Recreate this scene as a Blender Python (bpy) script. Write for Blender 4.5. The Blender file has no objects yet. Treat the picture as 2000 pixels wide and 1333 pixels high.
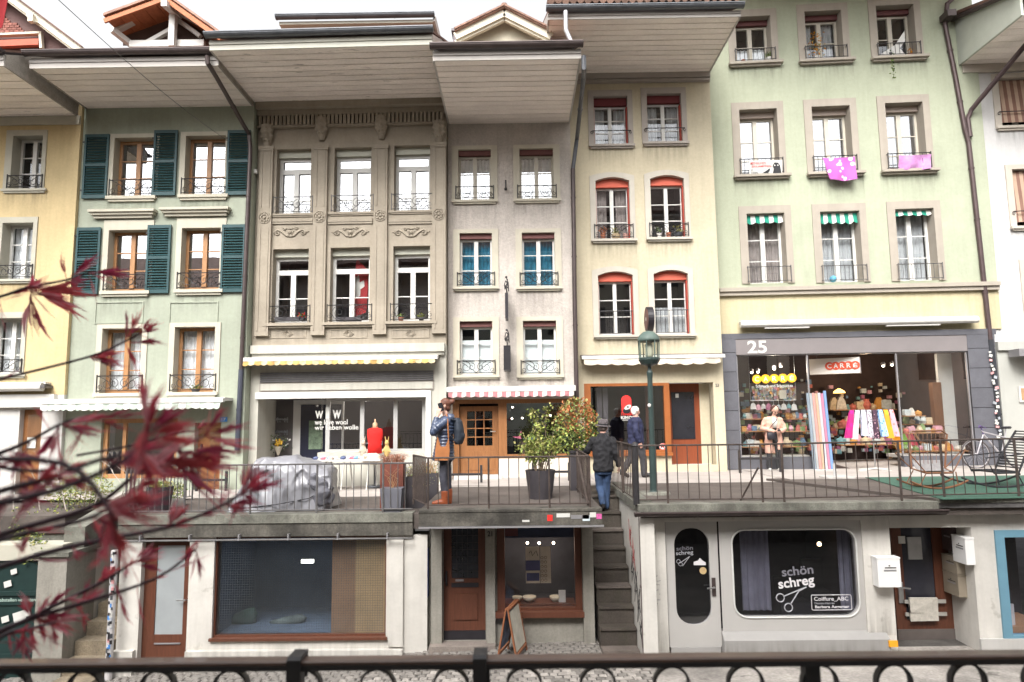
import bpy,bmesh,math,random
from math import sin,cos,pi,radians,sqrt,atan2,floor
from mathutils import Vector,Matrix,noise

random.seed(7)
SC = bpy.context.scene
COL = SC.collection

# ------------------------------------------------------------------ camera
CAMP = Vector((0.0,0.0,1.42))
FPX = 1333.3                       # 24 mm lens on a 36 mm sensor, 2000 px wide
TILT,ROLL,YAW = radians(6.42),0.0117,-0.0077
FWD = Vector((sin(YAW) *cos(TILT),cos(YAW) *cos(TILT),sin(TILT)))
RIGHT0 = Vector((cos(YAW),-sin(YAW),0.0))
UP0 = RIGHT0.cross(FWD)
UPV = cos(ROLL) *UP0+sin(ROLL) *RIGHT0
RIGHT = cos(ROLL) *RIGHT0-sin(ROLL) *UP0
cam_data = bpy.data.cameras.new('camera')
cam = bpy.data.objects.new('camera',cam_data)
COL.objects.link(cam)
cam_data.lens = 24.0
cam_data.sensor_width = 36.0
cam_data.clip_start = 0.05
cam_data.clip_end = 500.0
m3 = Matrix((RIGHT,UPV,-FWD)).transposed()
cam.matrix_world = Matrix.Translation(CAMP) @ m3.to_4x4()
cam_data.dof.use_dof = True
cam_data.dof.focus_distance = 14.5
cam_data.dof.aperture_fstop = 3.6
SC.camera = cam

# ------------------------------------------------------------------ sky, sun, exposure (bright overcast)
SUN_EL,SUN_AZ = radians(47),radians(196)      # high, behind the camera and a little to the left
world = bpy.data.worlds.new('World')
SC.world = world
world.use_nodes = True
wn = world.node_tree.nodes
wl = world.node_tree.links
wn.clear()
w_out = wn.new('ShaderNodeOutputWorld')
w_bg = wn.new('ShaderNodeBackground')
w_sky = wn.new('ShaderNodeTexSky')
w_sky.sky_type = 'NISHITA'
w_sky.sun_disc = False
w_sky.sun_elevation = SUN_EL
w_sky.sun_rotation = SUN_AZ
w_sky.air_density = 1.0
w_sky.dust_density = 6.0
w_sky.ozone_density = 1.0
w_hsv = wn.new('ShaderNodeHueSaturation')       # a white overcast: the blue is nearly gone
w_hsv.inputs['Saturation'].default_value = 0.06
wl.new(w_sky.outputs[0],w_hsv.inputs['Color'])
wl.new(w_hsv.outputs[0],w_bg.inputs[0])
w_bg.inputs[1].default_value = 0.15
wl.new(w_bg.outputs[0],w_out.inputs[0])

sun_data = bpy.data.lights.new('sun','SUN')
sun_data.energy = 0.8
sun_data.angle = radians(32)
sun_data.color = (1.0,0.93,0.83)
sun = bpy.data.objects.new('sun',sun_data)
COL.objects.link(sun)
sd = Vector((sin(SUN_AZ) *cos(SUN_EL),cos(SUN_AZ) *cos(SUN_EL),sin(SUN_EL)))   # towards the sun
sun.rotation_euler = (-sd).to_track_quat('-Z','Y').to_euler()
sun.location = sd*60

SC.view_settings.view_transform = 'Standard'
SC.view_settings.look = 'None'
SC.view_settings.gamma = 1.0
SC.view_settings.exposure = 1.5
SC.view_settings.use_curve_mapping = False
SC.render.engine = 'CYCLES'
cy = SC.cycles
cy.use_denoising = True
try:
 cy.denoiser = 'OPENIMAGEDENOISE'
except Exception:
 pass
cy.max_bounces = 7
cy.diffuse_bounces = 3
cy.glossy_bounces = 3
cy.transmission_bounces = 4
cy.transparent_max_bounces = 12
cy.caustics_reflective = False
cy.caustics_refractive = False
cy.sample_clamp_indirect = 8.0


# ------------------------------------------------------------------ from a picture point to a place in the street
def ray(px,py):
 return FWD+RIGHT*((px-1000) /FPX) +UPV*((666.5-py) /FPX)


def at(px,py,Y):
 d = ray(px,py)
 return CAMP+d*(Y/d.y)


def atz(px,py,z):
 d = ray(px,py)
 return CAMP+d*((z-CAMP.z) /d.z)


class Fr:
 """A facade plane: y = Y + k (x - x0)."""
 def __init__(s,Y,x0=0.0,k=0.0):
  s.Y,s.x0,s.k = Y,x0,k

 def y(s,x):
  return s.Y+s.k*(x-s.x0)

 def p(s,px,py,dy=0.0):
  d = ray(px,py)
  t = (s.Y+dy-s.k*s.x0) /(d.y-s.k*d.x)
  return CAMP+d*t

 def rect(s,xl,yt,xr,yb,dy=0.0):
  ym,xm = (yt+yb) /2,(xl+xr) /2
  return (s.p(xl,ym,dy).x,s.p(xr,ym,dy).x,s.p(xm,yb,dy).z,s.p(xm,yt,dy).z)

# ------------------------------------------------------------------ materials
def lin(r,g,b):
 def f(c):
  c /= 255.0
  return c/12.92 if c <= 0.04045 else ((c+0.055) /1.055) ** 2.4
 return (f(r),f(g),f(b))


MATS = {}


def M(name,col,rough=0.8,var=0.08,scale=2.0,fine=0.0,bump=0.0,bscale=60.0,metal=0.0,spec=0.4,
 streak=0.0,streak_col=None,per_object=0.0,emit=0.0,coat=0.0,stretch=(1,1,1),patch=0.0,fleck=None,translucent=0.0):
 """Procedural material: base colour broken by noise, vertical rain streaks, fine bump."""
 if name in MATS:
  return MATS[name]
 m = bpy.data.materials.new(name)
 m.use_nodes = True
 nt = m.node_tree
 N,L = nt.nodes,nt.links
 b = N['Principled BSDF']
 b.inputs['Roughness'].default_value = rough
 b.inputs['Metallic'].default_value = metal
 b.inputs['Specular IOR Level'].default_value = spec
 if coat:
  b.inputs['Coat Weight'].default_value = coat
 geo = N.new('ShaderNodeNewGeometry')
 mp = N.new('ShaderNodeMapping')
 mp.inputs['Scale'].default_value = stretch
 L.new(geo.outputs['Position'],mp.inputs['Vector'])
 pos = mp.outputs[0]

 def noi(sc,detail=4.0,vec=pos,rough_=0.6):
  t = N.new('ShaderNodeTexNoise')
  t.inputs['Scale'].default_value = sc
  t.inputs['Detail'].default_value = detail
  t.inputs['Roughness'].default_value = rough_
  L.new(vec,t.inputs['Vector'])
  return t.outputs['Fac']

 def mrange(sock,a,b_,lo=0.3,hi=0.7):
  r = N.new('ShaderNodeMapRange')
  r.inputs['From Min'].default_value = lo
  r.inputs['From Max'].default_value = hi
  r.inputs['To Min'].default_value = a
  r.inputs['To Max'].default_value = b_
  L.new(sock,r.inputs['Value'])
  return r.outputs[0]

 def mul(a,bsock):
  x = N.new('ShaderNodeMath')
  x.operation = 'MULTIPLY'
  L.new(a,x.inputs[0])
  L.new(bsock,x.inputs[1])
  return x.outputs[0]

 fac = mrange(noi(scale),1-var,1+var)
 if fine:
  fac = mul(fac,mrange(noi(scale*14,3.0),1-fine,1+fine))
 if per_object:
  oi = N.new('ShaderNodeObjectInfo')
  fac = mul(fac,mrange(oi.outputs['Random'],1-per_object,1+per_object,0,1))
 if patch:                                  # repaired, slightly different areas with a soft outline
  fac = mul(fac,mrange(noi(0.55,3.0,geo.outputs['Position']),1.0,1-patch,0.50,0.56))
  fac = mul(fac,mrange(noi(0.23,5.0,geo.outputs['Position'],0.7),1-patch*0.8,1+patch*0.5,0.35,0.65))
 vm = N.new('ShaderNodeVectorMath')
 vm.operation = 'SCALE'
 vm.inputs[0].default_value = col
 L.new(fac,vm.inputs['Scale'])
 csock = vm.outputs[0]
 if streak:
  ms = N.new('ShaderNodeMapping')
  ms.inputs['Scale'].default_value = (5.0,5.0,0.35)
  L.new(geo.outputs['Position'],ms.inputs['Vector'])
  sf = mrange(noi(1.6,5.0,ms.outputs[0]),0.0,streak,0.45,0.8)
  mx = N.new('ShaderNodeMix')
  mx.data_type = 'RGBA'
  L.new(sf,mx.inputs['Factor'])
  L.new(csock,mx.inputs['A'])
  mx.inputs['B'].default_value = (*(streak_col or (col[0] *0.4,col[1] *0.38,col[2] *0.35)),1)
  csock = mx.outputs['Result']
 if fleck:                                  # chipped paint: short dark marks
  mf = N.new('ShaderNodeMapping')
  mf.inputs['Scale'].default_value = fleck[1]
  L.new(geo.outputs['Position'],mf.inputs['Vector'])
  ff = mrange(noi(1.0,4.0,mf.outputs[0],0.65),0.0,fleck[0],0.63,0.70)
  mx = N.new('ShaderNodeMix')
  mx.data_type = 'RGBA'
  L.new(ff,mx.inputs['Factor'])
  L.new(csock,mx.inputs['A'])
  mx.inputs['B'].default_value = (*fleck[2],1)
  csock = mx.outputs['Result']
 L.new(csock,b.inputs['Base Color'])
 if translucent:
  tl = N.new('ShaderNodeBsdfTranslucent')
  L.new(csock,tl.inputs[0])
  ms_ = N.new('ShaderNodeMixShader')
  ms_.inputs[0].default_value = translucent
  L.new(b.outputs[0],ms_.inputs[1])
  L.new(tl.outputs[0],ms_.inputs[2])
  L.new(ms_.outputs[0],N['Material Output'].inputs[0])
 if emit:
  L.new(csock,b.inputs['Emission Color'])
  b.inputs['Emission Strength'].default_value = emit
 if bump:
  bp = N.new('ShaderNodeBump')
  bp.inputs['Strength'].default_value = bump
  bp.inputs['Distance'].default_value = 0.02
  L.new(noi(bscale,4.0),bp.inputs['Height'])
  L.new(bp.outputs[0],b.inputs['Normal'])
 MATS[name] = m
 return m


def glass(name,tint=(0.97,0.98,0.98),refl=0.16,rough=0.0,wav=0.02):
 """Window glass: a mirror share that grows with the angle, the rest seen through."""
 if name in MATS:
  return MATS[name]
 m = bpy.data.materials.new(name)
 m.use_nodes = True
 N,L = m.node_tree.nodes,m.node_tree.links
 N.clear()
 out = N.new('ShaderNodeOutputMaterial')
 mix = N.new('ShaderNodeMixShader')
 tr = N.new('ShaderNodeBsdfTransparent')
 gl = N.new('ShaderNodeBsdfGlossy')
 fr = N.new('ShaderNodeFresnel')
 ad = N.new('ShaderNodeMath')
 ad.operation = 'ADD'
 ad.use_clamp = True
 ad.inputs[1].default_value = refl
 tr.inputs[0].default_value = (*tint,1)
 gl.inputs['Roughness'].default_value = rough
 gl.inputs[0].default_value = (0.95,0.97,1.0,1)
 fr.inputs[0].default_value = 1.5
 L.new(fr.outputs[0],ad.inputs[0])
 gb = N.new('ShaderNodeNewGeometry')          # one mirror share per pane, on its outer face
 iv = N.new('ShaderNodeMath');iv.operation = 'SUBTRACT';iv.inputs[0].default_value = 1.0
 L.new(gb.outputs['Backfacing'],iv.inputs[1])
 mf = N.new('ShaderNodeMath');mf.operation = 'MULTIPLY'
 L.new(ad.outputs[0],mf.inputs[0]);L.new(iv.outputs[0],mf.inputs[1])
 L.new(mf.outputs[0],mix.inputs[0])
 L.new(tr.outputs[0],mix.inputs[1])
 L.new(gl.outputs[0],mix.inputs[2])
 L.new(mix.outputs[0],out.inputs[0])
 if wav:
  geo = N.new('ShaderNodeNewGeometry')
  t = N.new('ShaderNodeTexNoise')
  t.inputs['Scale'].default_value = 1.6
  t.inputs['Detail'].default_value = 1.0
  L.new(geo.outputs['Position'],t.inputs['Vector'])
  bp = N.new('ShaderNodeBump')
  bp.inputs['Strength'].default_value = wav
  bp.inputs['Distance'].default_value = 0.05
  L.new(t.outputs['Fac'],bp.inputs['Height'])
  L.new(bp.outputs[0],gl.inputs['Normal'])
 MATS[name] = m
 return m


def stain_mat(name,col,amount,up=False):
 """Thin film of rain dirt: streaky, fading away from the edge it runs from."""
 m = bpy.data.materials.new(name)
 m.use_nodes = True
 N,L = m.node_tree.nodes,m.node_tree.links
 b,out = N['Principled BSDF'],N['Material Output']
 b.inputs['Base Color'].default_value = (*col,1)
 b.inputs['Roughness'].default_value = 0.9
 geo,tc = N.new('ShaderNodeNewGeometry'),N.new('ShaderNodeTexCoord')
 mp = N.new('ShaderNodeMapping')
 mp.inputs['Scale'].default_value = (13,13,1.1)
 L.new(geo.outputs['Position'],mp.inputs['Vector'])
 t = N.new('ShaderNodeTexNoise')
 t.inputs['Scale'].default_value = 1.0
 t.inputs['Detail'].default_value = 4
 L.new(mp.outputs[0],t.inputs['Vector'])
 r = N.new('ShaderNodeMapRange')
 r.inputs['From Min'].default_value,r.inputs['From Max'].default_value = 0.36,0.72
 L.new(t.outputs['Fac'],r.inputs['Value'])
 sp = N.new('ShaderNodeSeparateXYZ')
 L.new(tc.outputs['Generated'],sp.inputs[0])
 f = N.new('ShaderNodeMapRange')
 f.inputs['From Min'].default_value,f.inputs['From Max'].default_value = (1.0,0.0) if up else (0.0,1.0)
 L.new(sp.outputs['Z'],f.inputs['Value'])
 p = N.new('ShaderNodeMath');p.operation = 'POWER';p.inputs[1].default_value = 1.6
 L.new(f.outputs[0],p.inputs[0])
 q = N.new('ShaderNodeMath');q.operation = 'MULTIPLY'
 L.new(p.outputs[0],q.inputs[0]);L.new(r.outputs[0],q.inputs[1])
 q2 = N.new('ShaderNodeMath');q2.operation = 'MULTIPLY';q2.inputs[1].default_value = amount;q2.use_clamp = True
 L.new(q.outputs[0],q2.inputs[0])
 tr,mx = N.new('ShaderNodeBsdfTransparent'),N.new('ShaderNodeMixShader')
 L.new(q2.outputs[0],mx.inputs[0]);L.new(tr.outputs[0],mx.inputs[1]);L.new(b.outputs[0],mx.inputs[2]);L.new(mx.outputs[0],out.inputs[0])
 return m


# ------------------------------------------------------------------ mesh builder
WP = {}


class MB:
 def __init__(s,F=None):
  s.v,s.f,s.m,s.F = [],[],[],F

 def add(s,verts,faces,mi=0):
  n = len(s.v)
  s.v += [Vector(v) for v in verts]
  s.f += [tuple(i+n for i in f) for f in faces]
  s.m += [mi] *len(faces)
  return s

 def box(s,x0,x1,y0,y1,z0,z1,mi=0):
  if x0 > x1: x0,x1 = x1,x0
  if y0 > y1: y0,y1 = y1,y0
  if z0 > z1: z0,z1 = z1,z0
  return s.add([(x0,y0,z0),(x1,y0,z0),(x1,y1,z0),(x0,y1,z0),(x0,y0,z1),(x1,y0,z1),(x1,y1,z1),(x0,y1,z1)],
     [(0,3,2,1),(4,5,6,7),(0,1,5,4),(1,2,6,5),(2,3,7,6),(3,0,4,7)],mi)

 def bbox(s,x0,x1,y0,y1,z0,z1,b=0.01,mi=0):
  """Box with chamfered edges round the y axis (seen from the front)."""
  p = [(x0+b,z0),(x1-b,z0),(x1,z0+b),(x1,z1-b),(x1-b,z1),(x0+b,z1),(x0,z1-b),(x0,z0+b)]
  return s.prism(p,y0,y1,mi)

 def obox(s,c,ax,ay,az,mi=0):
  """Oriented box: centre and three half-axis vectors."""
  c,ax,ay,az = Vector(c),Vector(ax),Vector(ay),Vector(az)
  vs = [c+i*ax+j*ay+k*az for k in (-1,1) for j in (-1,1) for i in (-1,1)]
  return s.add(vs,[(0,2,3,1),(4,5,7,6),(0,1,5,4),(2,6,7,3),(0,4,6,2),(1,3,7,5)],mi)

 def beam(s,a,b,w,h,mi=0,up=(0,0,1)):
  a,b = Vector(a),Vector(b)
  d = (b-a)
  l = d.length
  d.normalize()
  side = d.cross(Vector(up))
  if side.length < 1e-4:
   side = Vector((1,0,0))
  side.normalize()
  u = side.cross(d)
  return s.obox((a+b) /2,d*l/2,side*w/2,u*h/2,mi)

 def prism(s,poly,y0,y1,mi=0):
  """Extrude an x-z outline from y0 to y1."""
  n = len(poly)
  vs = [(x,y0,z) for x,z in poly] +[(x,y1,z) for x,z in poly]
  fs = [tuple(range(n)),tuple(reversed(range(n,2*n)))] +[(i,i+n,(i+1) % n+n,(i+1) % n) for i in range(n)]
  return s.add(vs,fs,mi)

 def prismx(s,poly,x0,x1,mi=0):
  """Extrude a y-z outline from x0 to x1."""
  n = len(poly)
  vs = [(x0,y,z) for y,z in poly] +[(x1,y,z) for y,z in poly]
  fs = [tuple(range(n)),tuple(reversed(range(n,2*n)))] +[(i,i+n,(i+1) % n+n,(i+1) % n) for i in range(n)]
  return s.add(vs,fs,mi)

 def prismz(s,poly,z0,z1,mi=0):
  n = len(poly)
  vs = [(x,y,z0) for x,y in poly] +[(x,y,z1) for x,y in poly]
  fs = [tuple(reversed(range(n))),tuple(range(n,2*n))] +[(i,(i+1) % n,(i+1) % n+n,i+n) for i in range(n)]
  return s.add(vs,fs,mi)

 def tube(s,pts,r,n=6,mi=0,closed=False,caps=True):
  pts = [Vector(p) for p in pts]
  k = len(pts)
  rs = r if isinstance(r,(list,tuple)) else [r] *k
  vs,fs = [],[]
  u = None
  for i,p in enumerate(pts):
   if closed:
    d = pts[(i+1) % k] -pts[i-1]
   else:
    d = pts[min(i+1,k-1)] -pts[max(i-1,0)]
   if d.length < 1e-9:
    d = Vector((0,0,1))
   d.normalize()
   if u is None:
    u = d.orthogonal().normalized()
   else:
    u = (u-d*u.dot(d))
    u = u.normalized() if u.length > 1e-6 else d.orthogonal().normalized()
   w = d.cross(u)
   for j in range(n):
    a = 2*pi*(j+0.5) /n
    vs.append(p+(u*cos(a) +w*sin(a)) *rs[i])
  for i in range(k if closed else k-1):
   for j in range(n):
    a,b = i*n+j,i*n+(j+1) % n
    c,d_ = ((i+1) % k) *n+(j+1) % n,((i+1) % k) *n+j
    fs.append((a,b,c,d_))
  if caps and not closed:
   fs.append(tuple(reversed(range(n))))
   fs.append(tuple(range((k-1) *n,k*n)))
  return s.add(vs,fs,mi)

 def lathe(s,prof,c=(0,0,0),n=14,mi=0,axis='z',cap=True):
  vs,fs = [],[]
  c = Vector(c)
  for r,h in prof:
   for j in range(n):
    a = 2*pi*j/n
    if axis == 'z':
     vs.append(c+Vector((r*cos(a),r*sin(a),h)))
    elif axis == 'y':
     vs.append(c+Vector((r*cos(a),h,r*sin(a))))
    else:
     vs.append(c+Vector((h,r*cos(a),r*sin(a))))
  for i in range(len(prof) -1):
   for j in range(n):
    fs.append((i*n+j,i*n+(j+1) % n,(i+1) *n+(j+1) % n,(i+1) *n+j))
  if cap:
   fs.append(tuple(reversed(range(n))))
   fs.append(tuple(range((len(prof) -1) *n,len(prof) *n)))
  return s.add(vs,fs,mi)

 def ball(s,c,r,n=10,k=6,mi=0,sq=(1,1,1)):
  c = Vector(c)
  vs = [c+Vector((0,0,-r*sq[2]))]
  fs = []
  for i in range(1,k):
   a = -pi/2+pi*i/k
   for j in range(n):
    b = 2*pi*j/n
    vs.append(c+Vector((r*cos(a) *cos(b) *sq[0],r*cos(a) *sin(b) *sq[1],r*sin(a) *sq[2])))
  vs.append(c+Vector((0,0,r*sq[2])))
  for j in range(n):
   fs.append((0,1+(j+1) % n,1+j))
   fs.append((len(vs) -1,1+(k-2) *n+j,1+(k-2) *n+(j+1) % n))
  for i in range(k-2):
   for j in range(n):
    fs.append((1+i*n+j,1+i*n+(j+1) % n,1+(i+1) *n+(j+1) % n,1+(i+1) *n+j))
  return s.add(vs,fs,mi)

 def xf(s,mat):
  s.v = [mat @ v for v in s.v]
  return s

 def build(s,name,mats,parent=None,label=None,cat=None,group=None,kind=None,smooth=False,base=None):
  vs = s.v
  if s.F is not None:
   vs = [Vector((v.x,v.y+s.F.y(v.x),v.z)) for v in vs]
  if not vs:
   return None
  lo = Vector((min(v.x for v in vs),min(v.y for v in vs),min(v.z for v in vs)))
  hi = Vector((max(v.x for v in vs),max(v.y for v in vs),max(v.z for v in vs)))
  c = (lo+hi) /2
  if parent is None:
   c.z = lo.z
  me = bpy.data.meshes.new(name)
  me.from_pydata([v-c for v in vs],[],s.f)
  if not isinstance(mats,(list,tuple)):
   mats = [mats]
  for m in mats:
   me.materials.append(m)
  if len(mats) > 1:
   me.polygons.foreach_set('material_index',s.m)
  if smooth:
   me.polygons.foreach_set('use_smooth',[True] *len(me.polygons))
  me.update()
  return place(me,name,c,parent,label,cat,group,kind)


def place(me,name,c,parent=None,label=None,cat=None,group=None,kind=None):
 o = bpy.data.objects.new(name,me)
 COL.objects.link(o)
 c = Vector(c)
 WP[o.name] = c
 if parent is not None:
  o.parent = parent
  o.location = c-WP[parent.name]
 else:
  o.location = c
 return tag(o,label,cat,group,kind)


def tag(o,label=None,cat=None,group=None,kind=None):
 if label: o['label'] = label
 if cat: o['category'] = cat
 if group: o['group'] = group
 if kind: o['kind'] = kind
 return o


def thing(name,loc,label,cat,group=None):
 return place(None,name,loc,None,label,cat,group)


def copy_part(o,parent,c):
 n = o.copy()
 COL.objects.link(n)
 n.parent = parent
 WP[n.name] = Vector(c)
 n.location = Vector(c) -(WP[parent.name] if parent else Vector())
 return n


# ------------------------------------------------------------------ lettering (flat print, real outlines)
def text_mesh(body,bold=0.0,shear=0.0):
 cu = bpy.data.curves.new('lettering','FONT')
 cu.body = body
 cu.align_x = 'LEFT'
 cu.offset = bold
 cu.shear = shear
 cu.resolution_u = 3
 cu.fill_mode = 'FRONT'
 ob = bpy.data.objects.new('lettering_tmp',cu)
 COL.objects.link(ob)
 dg = bpy.context.evaluated_depsgraph_get()
 me = bpy.data.meshes.new_from_object(ob.evaluated_get(dg))
 vs = [v.co.copy() for v in me.vertices]
 fs = [tuple(p.vertices) for p in me.polygons]
 bpy.data.objects.remove(ob)
 bpy.data.curves.remove(cu)
 bpy.data.meshes.remove(me)
 return vs,fs


def lettering(body,x0,x1,z0,z1,dy,mat,parent,F=None,bold=0.0,rot=0.0,xdir=None,kind=None):
 """Fit the text into the box x0..x1, z0..z1 on a plane facing the street."""
 vs,fs = text_mesh(body,bold)
 if not vs:
  return
 ax,bx = min(v.x for v in vs),max(v.x for v in vs)
 az,bz = min(v.y for v in vs),max(v.y for v in vs)
 mb = MB(F)
 cx,cz = (x0+x1) /2,(z0+z1) /2
 out = []
 for v in vs:
  x = (v.x-ax) /max(bx-ax,1e-6) *(x1-x0) +x0
  z = (v.y-az) /max(bz-az,1e-6) *(z1-z0) +z0
  if rot:
   x,z = cx+(x-cx) *cos(rot) -(z-cz) *sin(rot),cz+(x-cx) *sin(rot) +(z-cz) *cos(rot)
  if xdir is not None:           # a plane that is turned: x runs along xdir
   out.append(Vector((cx,0,0)) +Vector(xdir) *(x-cx) +Vector((0,dy,z)))
  else:
   out.append((x,dy,z))
 mb.add(out,fs)
 return mb.build('lettering',mat,parent,kind=kind)


# ------------------------------------------------------------------ joined, remeshed bodies
def blob(mb,voxel,smooth_it=4):
 """Fuse overlapping closed shapes into one continuous skin."""
 me = bpy.data.meshes.new('blob')
 me.from_pydata([tuple(v) for v in mb.v],[],mb.f)
 ob = bpy.data.objects.new('blob_tmp',me)
 COL.objects.link(ob)
 r = ob.modifiers.new('r','REMESH')
 r.mode = 'VOXEL'
 r.voxel_size = voxel
 if smooth_it:
  sm = ob.modifiers.new('s','SMOOTH')
  sm.factor = 0.5
  sm.iterations = smooth_it
 dg = bpy.context.evaluated_depsgraph_get()
 out = bpy.data.meshes.new_from_object(ob.evaluated_get(dg))
 res = MB()
 res.v = [v.co.copy() for v in out.vertices]
 res.f = [tuple(p.vertices) for p in out.polygons]
 res.m = [0] *len(res.f)
 bpy.data.objects.remove(ob)
 bpy.data.meshes.remove(me)
 bpy.data.meshes.remove(out)
 return res


def limb(mb,pts,rs,n=10,flat=None):
 """Tapered limb with round ends through the points."""
 pts = [Vector(p) for p in pts]
 rs = list(rs)
 d0 = (pts[0] -pts[1]).normalized()
 d1 = (pts[-1] -pts[-2]).normalized()
 P = [pts[0] +d0*rs[0] *0.9,pts[0] +d0*rs[0] *0.55] +pts+[pts[-1] +d1*rs[-1] *0.55,pts[-1] +d1*rs[-1] *0.9]
 R = [rs[0] *0.35,rs[0] *0.82] +rs+[rs[-1] *0.82,rs[-1] *0.35]
 mb.tube(P,R,n)
 return mb


def loft(mb,secs,n=16,mi=0):
 """Closed stack of ellipses: (cx, cy, z, rx, ry)."""
 vs,fs = [],[]
 for cx,cy_,z,rx,ry in secs:
  for j in range(n):
   a = 2*pi*j/n
   vs.append((cx+rx*cos(a),cy_+ry*sin(a),z))
 for i in range(len(secs) -1):
  for j in range(n):
   fs.append((i*n+j,i*n+(j+1) % n,(i+1) *n+(j+1) % n,(i+1) *n+j))
 fs.append(tuple(reversed(range(n))))
 fs.append(tuple(range((len(secs) -1) *n,len(secs) *n)))
 return mb.add(vs,fs,mi)

# ------------------------------------------------------------------ shared materials
WHITE = M('white paint',(0.56,0.55,0.52),0.45,0.05,3,spec=0.4)
WHITE_W = M('white window paint',(0.66,0.65,0.62),0.4,0.04,5)
CREAM_W = M('cream window paint',(0.54,0.50,0.42),0.45,0.05,5)
PINE = M('varnished pine',(0.37,0.19,0.085),0.4,0.18,6,fine=0.12,stretch=(6,6,0.7))
ORANGEWOOD = M('orange brown varnished wood',(0.245,0.108,0.042),0.4,0.14,5,fine=0.1,stretch=(6,6,0.8))
REDWOOD = M('red brown wood',(0.105,0.038,0.022),0.42,0.18,5,fine=0.12,stretch=(7,7,0.7))
BROWNWOOD = M('dark brown wood',(0.13,0.058,0.026),0.45,0.2,5,fine=0.15,stretch=(7,7,0.7))
IRON = M('black wrought iron',(0.022,0.020,0.022),0.5,0.2,20,spec=0.5)
RUSTIRON = M('rusty dark iron',(0.055,0.040,0.034),0.65,0.4,9,fine=0.3)
GREYIRON = M('grey painted iron',(0.10,0.095,0.095),0.5,0.25,9)
COPPER = M('brown weathered copper',(0.070,0.052,0.050),0.42,0.22,4,metal=0.35,spec=0.5)
ZINC = M('dark grey zinc',(0.10,0.105,0.115),0.4,0.2,4,metal=0.5)
SOFFIT = M('off white soffit board',(0.86,0.79,0.73),0.7,0.07,1.5,fine=0.05,per_object=0.07,fleck=(0.22,(1.1,7,7),(0.34,0.30,0.26)))
SOFFIT_OLD = M('peeling soffit board',(0.85,0.78,0.72),0.75,0.10,2.5,fine=0.12,per_object=0.07,stretch=(0.5,3,3),fleck=(0.75,(1.6,9,9),(0.20,0.17,0.14)))
STAIN = stain_mat('rain stain',(0.10,0.09,0.075),0.34)
SPLASH = stain_mat('splash dirt',(0.10,0.09,0.075),0.5,True)
FASCIA = M('pale fascia board',(0.44,0.41,0.38),0.6,0.06,2)
FASCIA_LT = M('light green white fascia board',(0.50,0.49,0.42),0.6,0.05,2)
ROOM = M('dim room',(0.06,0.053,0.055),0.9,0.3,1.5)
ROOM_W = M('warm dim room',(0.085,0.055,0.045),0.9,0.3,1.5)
LACE = M('white lace curtain',(0.78,0.79,0.82),0.9,0.10,9,fine=0.15)
GREYCURT = M('grey net curtain',(0.42,0.43,0.45),0.9,0.10,6,fine=0.1)
BROWNCURT = M('brown net curtain',(0.30,0.26,0.25),0.9,0.15,6)
BLUECURT = M('teal blue curtain',(0.035,0.20,0.31),0.85,0.2,4)
PALEBLIND = M('pale blue white blind',(0.72,0.76,0.78),0.85,0.05,4)
GLASS = glass('window glass',refl=0.05)
GLASS_B = glass('bright window glass',refl=0.33)
GLASS_SHOP = glass('shop window glass',tint=(0.97,0.97,0.97),refl=0.13,wav=0.01)
TILE = M('weathered roof tile',(0.25,0.15,0.115),0.85,0.3,3,fine=0.2,per_object=0.25)
ROOFMAT = M('brown tiled roof',(0.15,0.085,0.065),0.85,0.3,4,fine=0.25)


class House:
 def __init__(s,F,label,cat='house'):
  s.F,s.holes = F,[]
  s.root = thing('town_house',(F.x0,F.y(F.x0),0),label,cat,None)

 def mb(s):
  return MB(s.F)

 def hole(s,r):
  s.holes.append(r)

 def wall(s,x0,x1,z0,z1,mat,t=0.25,name='wall',side=1.3):
  """Sheet with openings, reveals and side returns."""
  w = MB(s.F)
  hs = [h for h in s.holes if h[1] > x0 and h[0] < x1 and h[3] > z0 and h[2] < z1]
  xs = sorted({x0,x1,*[min(max(v,x0),x1) for h in hs for v in h[:2]]})
  zs = sorted({z0,z1,*[min(max(v,z0),z1) for h in hs for v in h[2:]]})

  def solid(i,j):
   if i < 0 or j < 0 or i >= len(xs) -1 or j >= len(zs) -1:
    return False
   cx,cz = (xs[i] +xs[i+1]) /2,(zs[j] +zs[j+1]) /2
   return not any(h[0] < cx < h[1] and h[2] < cz < h[3] for h in hs)
  for i in range(len(xs) -1):
   for j in range(len(zs) -1):
    if not solid(i,j):
     continue
    a,b,c,d = xs[i],xs[i+1],zs[j],zs[j+1]
    w.add([(a,0,c),(b,0,c),(b,0,d),(a,0,d)],[(0,1,2,3)])
    w.add([(a,t,c),(b,t,c),(b,t,d),(a,t,d)],[(3,2,1,0)])
    for di,dj,q in ((-1,0,[(a,0,c),(a,0,d),(a,t,d),(a,t,c)]),(1,0,[(b,0,d),(b,0,c),(b,t,c),(b,t,d)]),
        (0,-1,[(b,0,c),(a,0,c),(a,t,c),(b,t,c)]),(0,1,[(a,0,d),(b,0,d),(b,t,d),(a,t,d)])):
     if not solid(i+di,j+dj):
      w.add(q,[(0,1,2,3)])
  if side:
   w.box(x0+0.01,x0+0.06,t,side,z0,z1)
   w.box(x1-0.06,x1-0.01,t,side,z0,z1)
  return w.build(name,mat,s.root)


def spiral(cx,cz,r,a0,turns,n=14,dy=0.0,k=0.8):
 return [(cx+r*(1-k*i/n) *cos(a0+turns*2*pi*i/n),dy,cz+r*(1-k*i/n) *sin(a0+turns*2*pi*i/n)) for i in range(n+1)]


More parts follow.
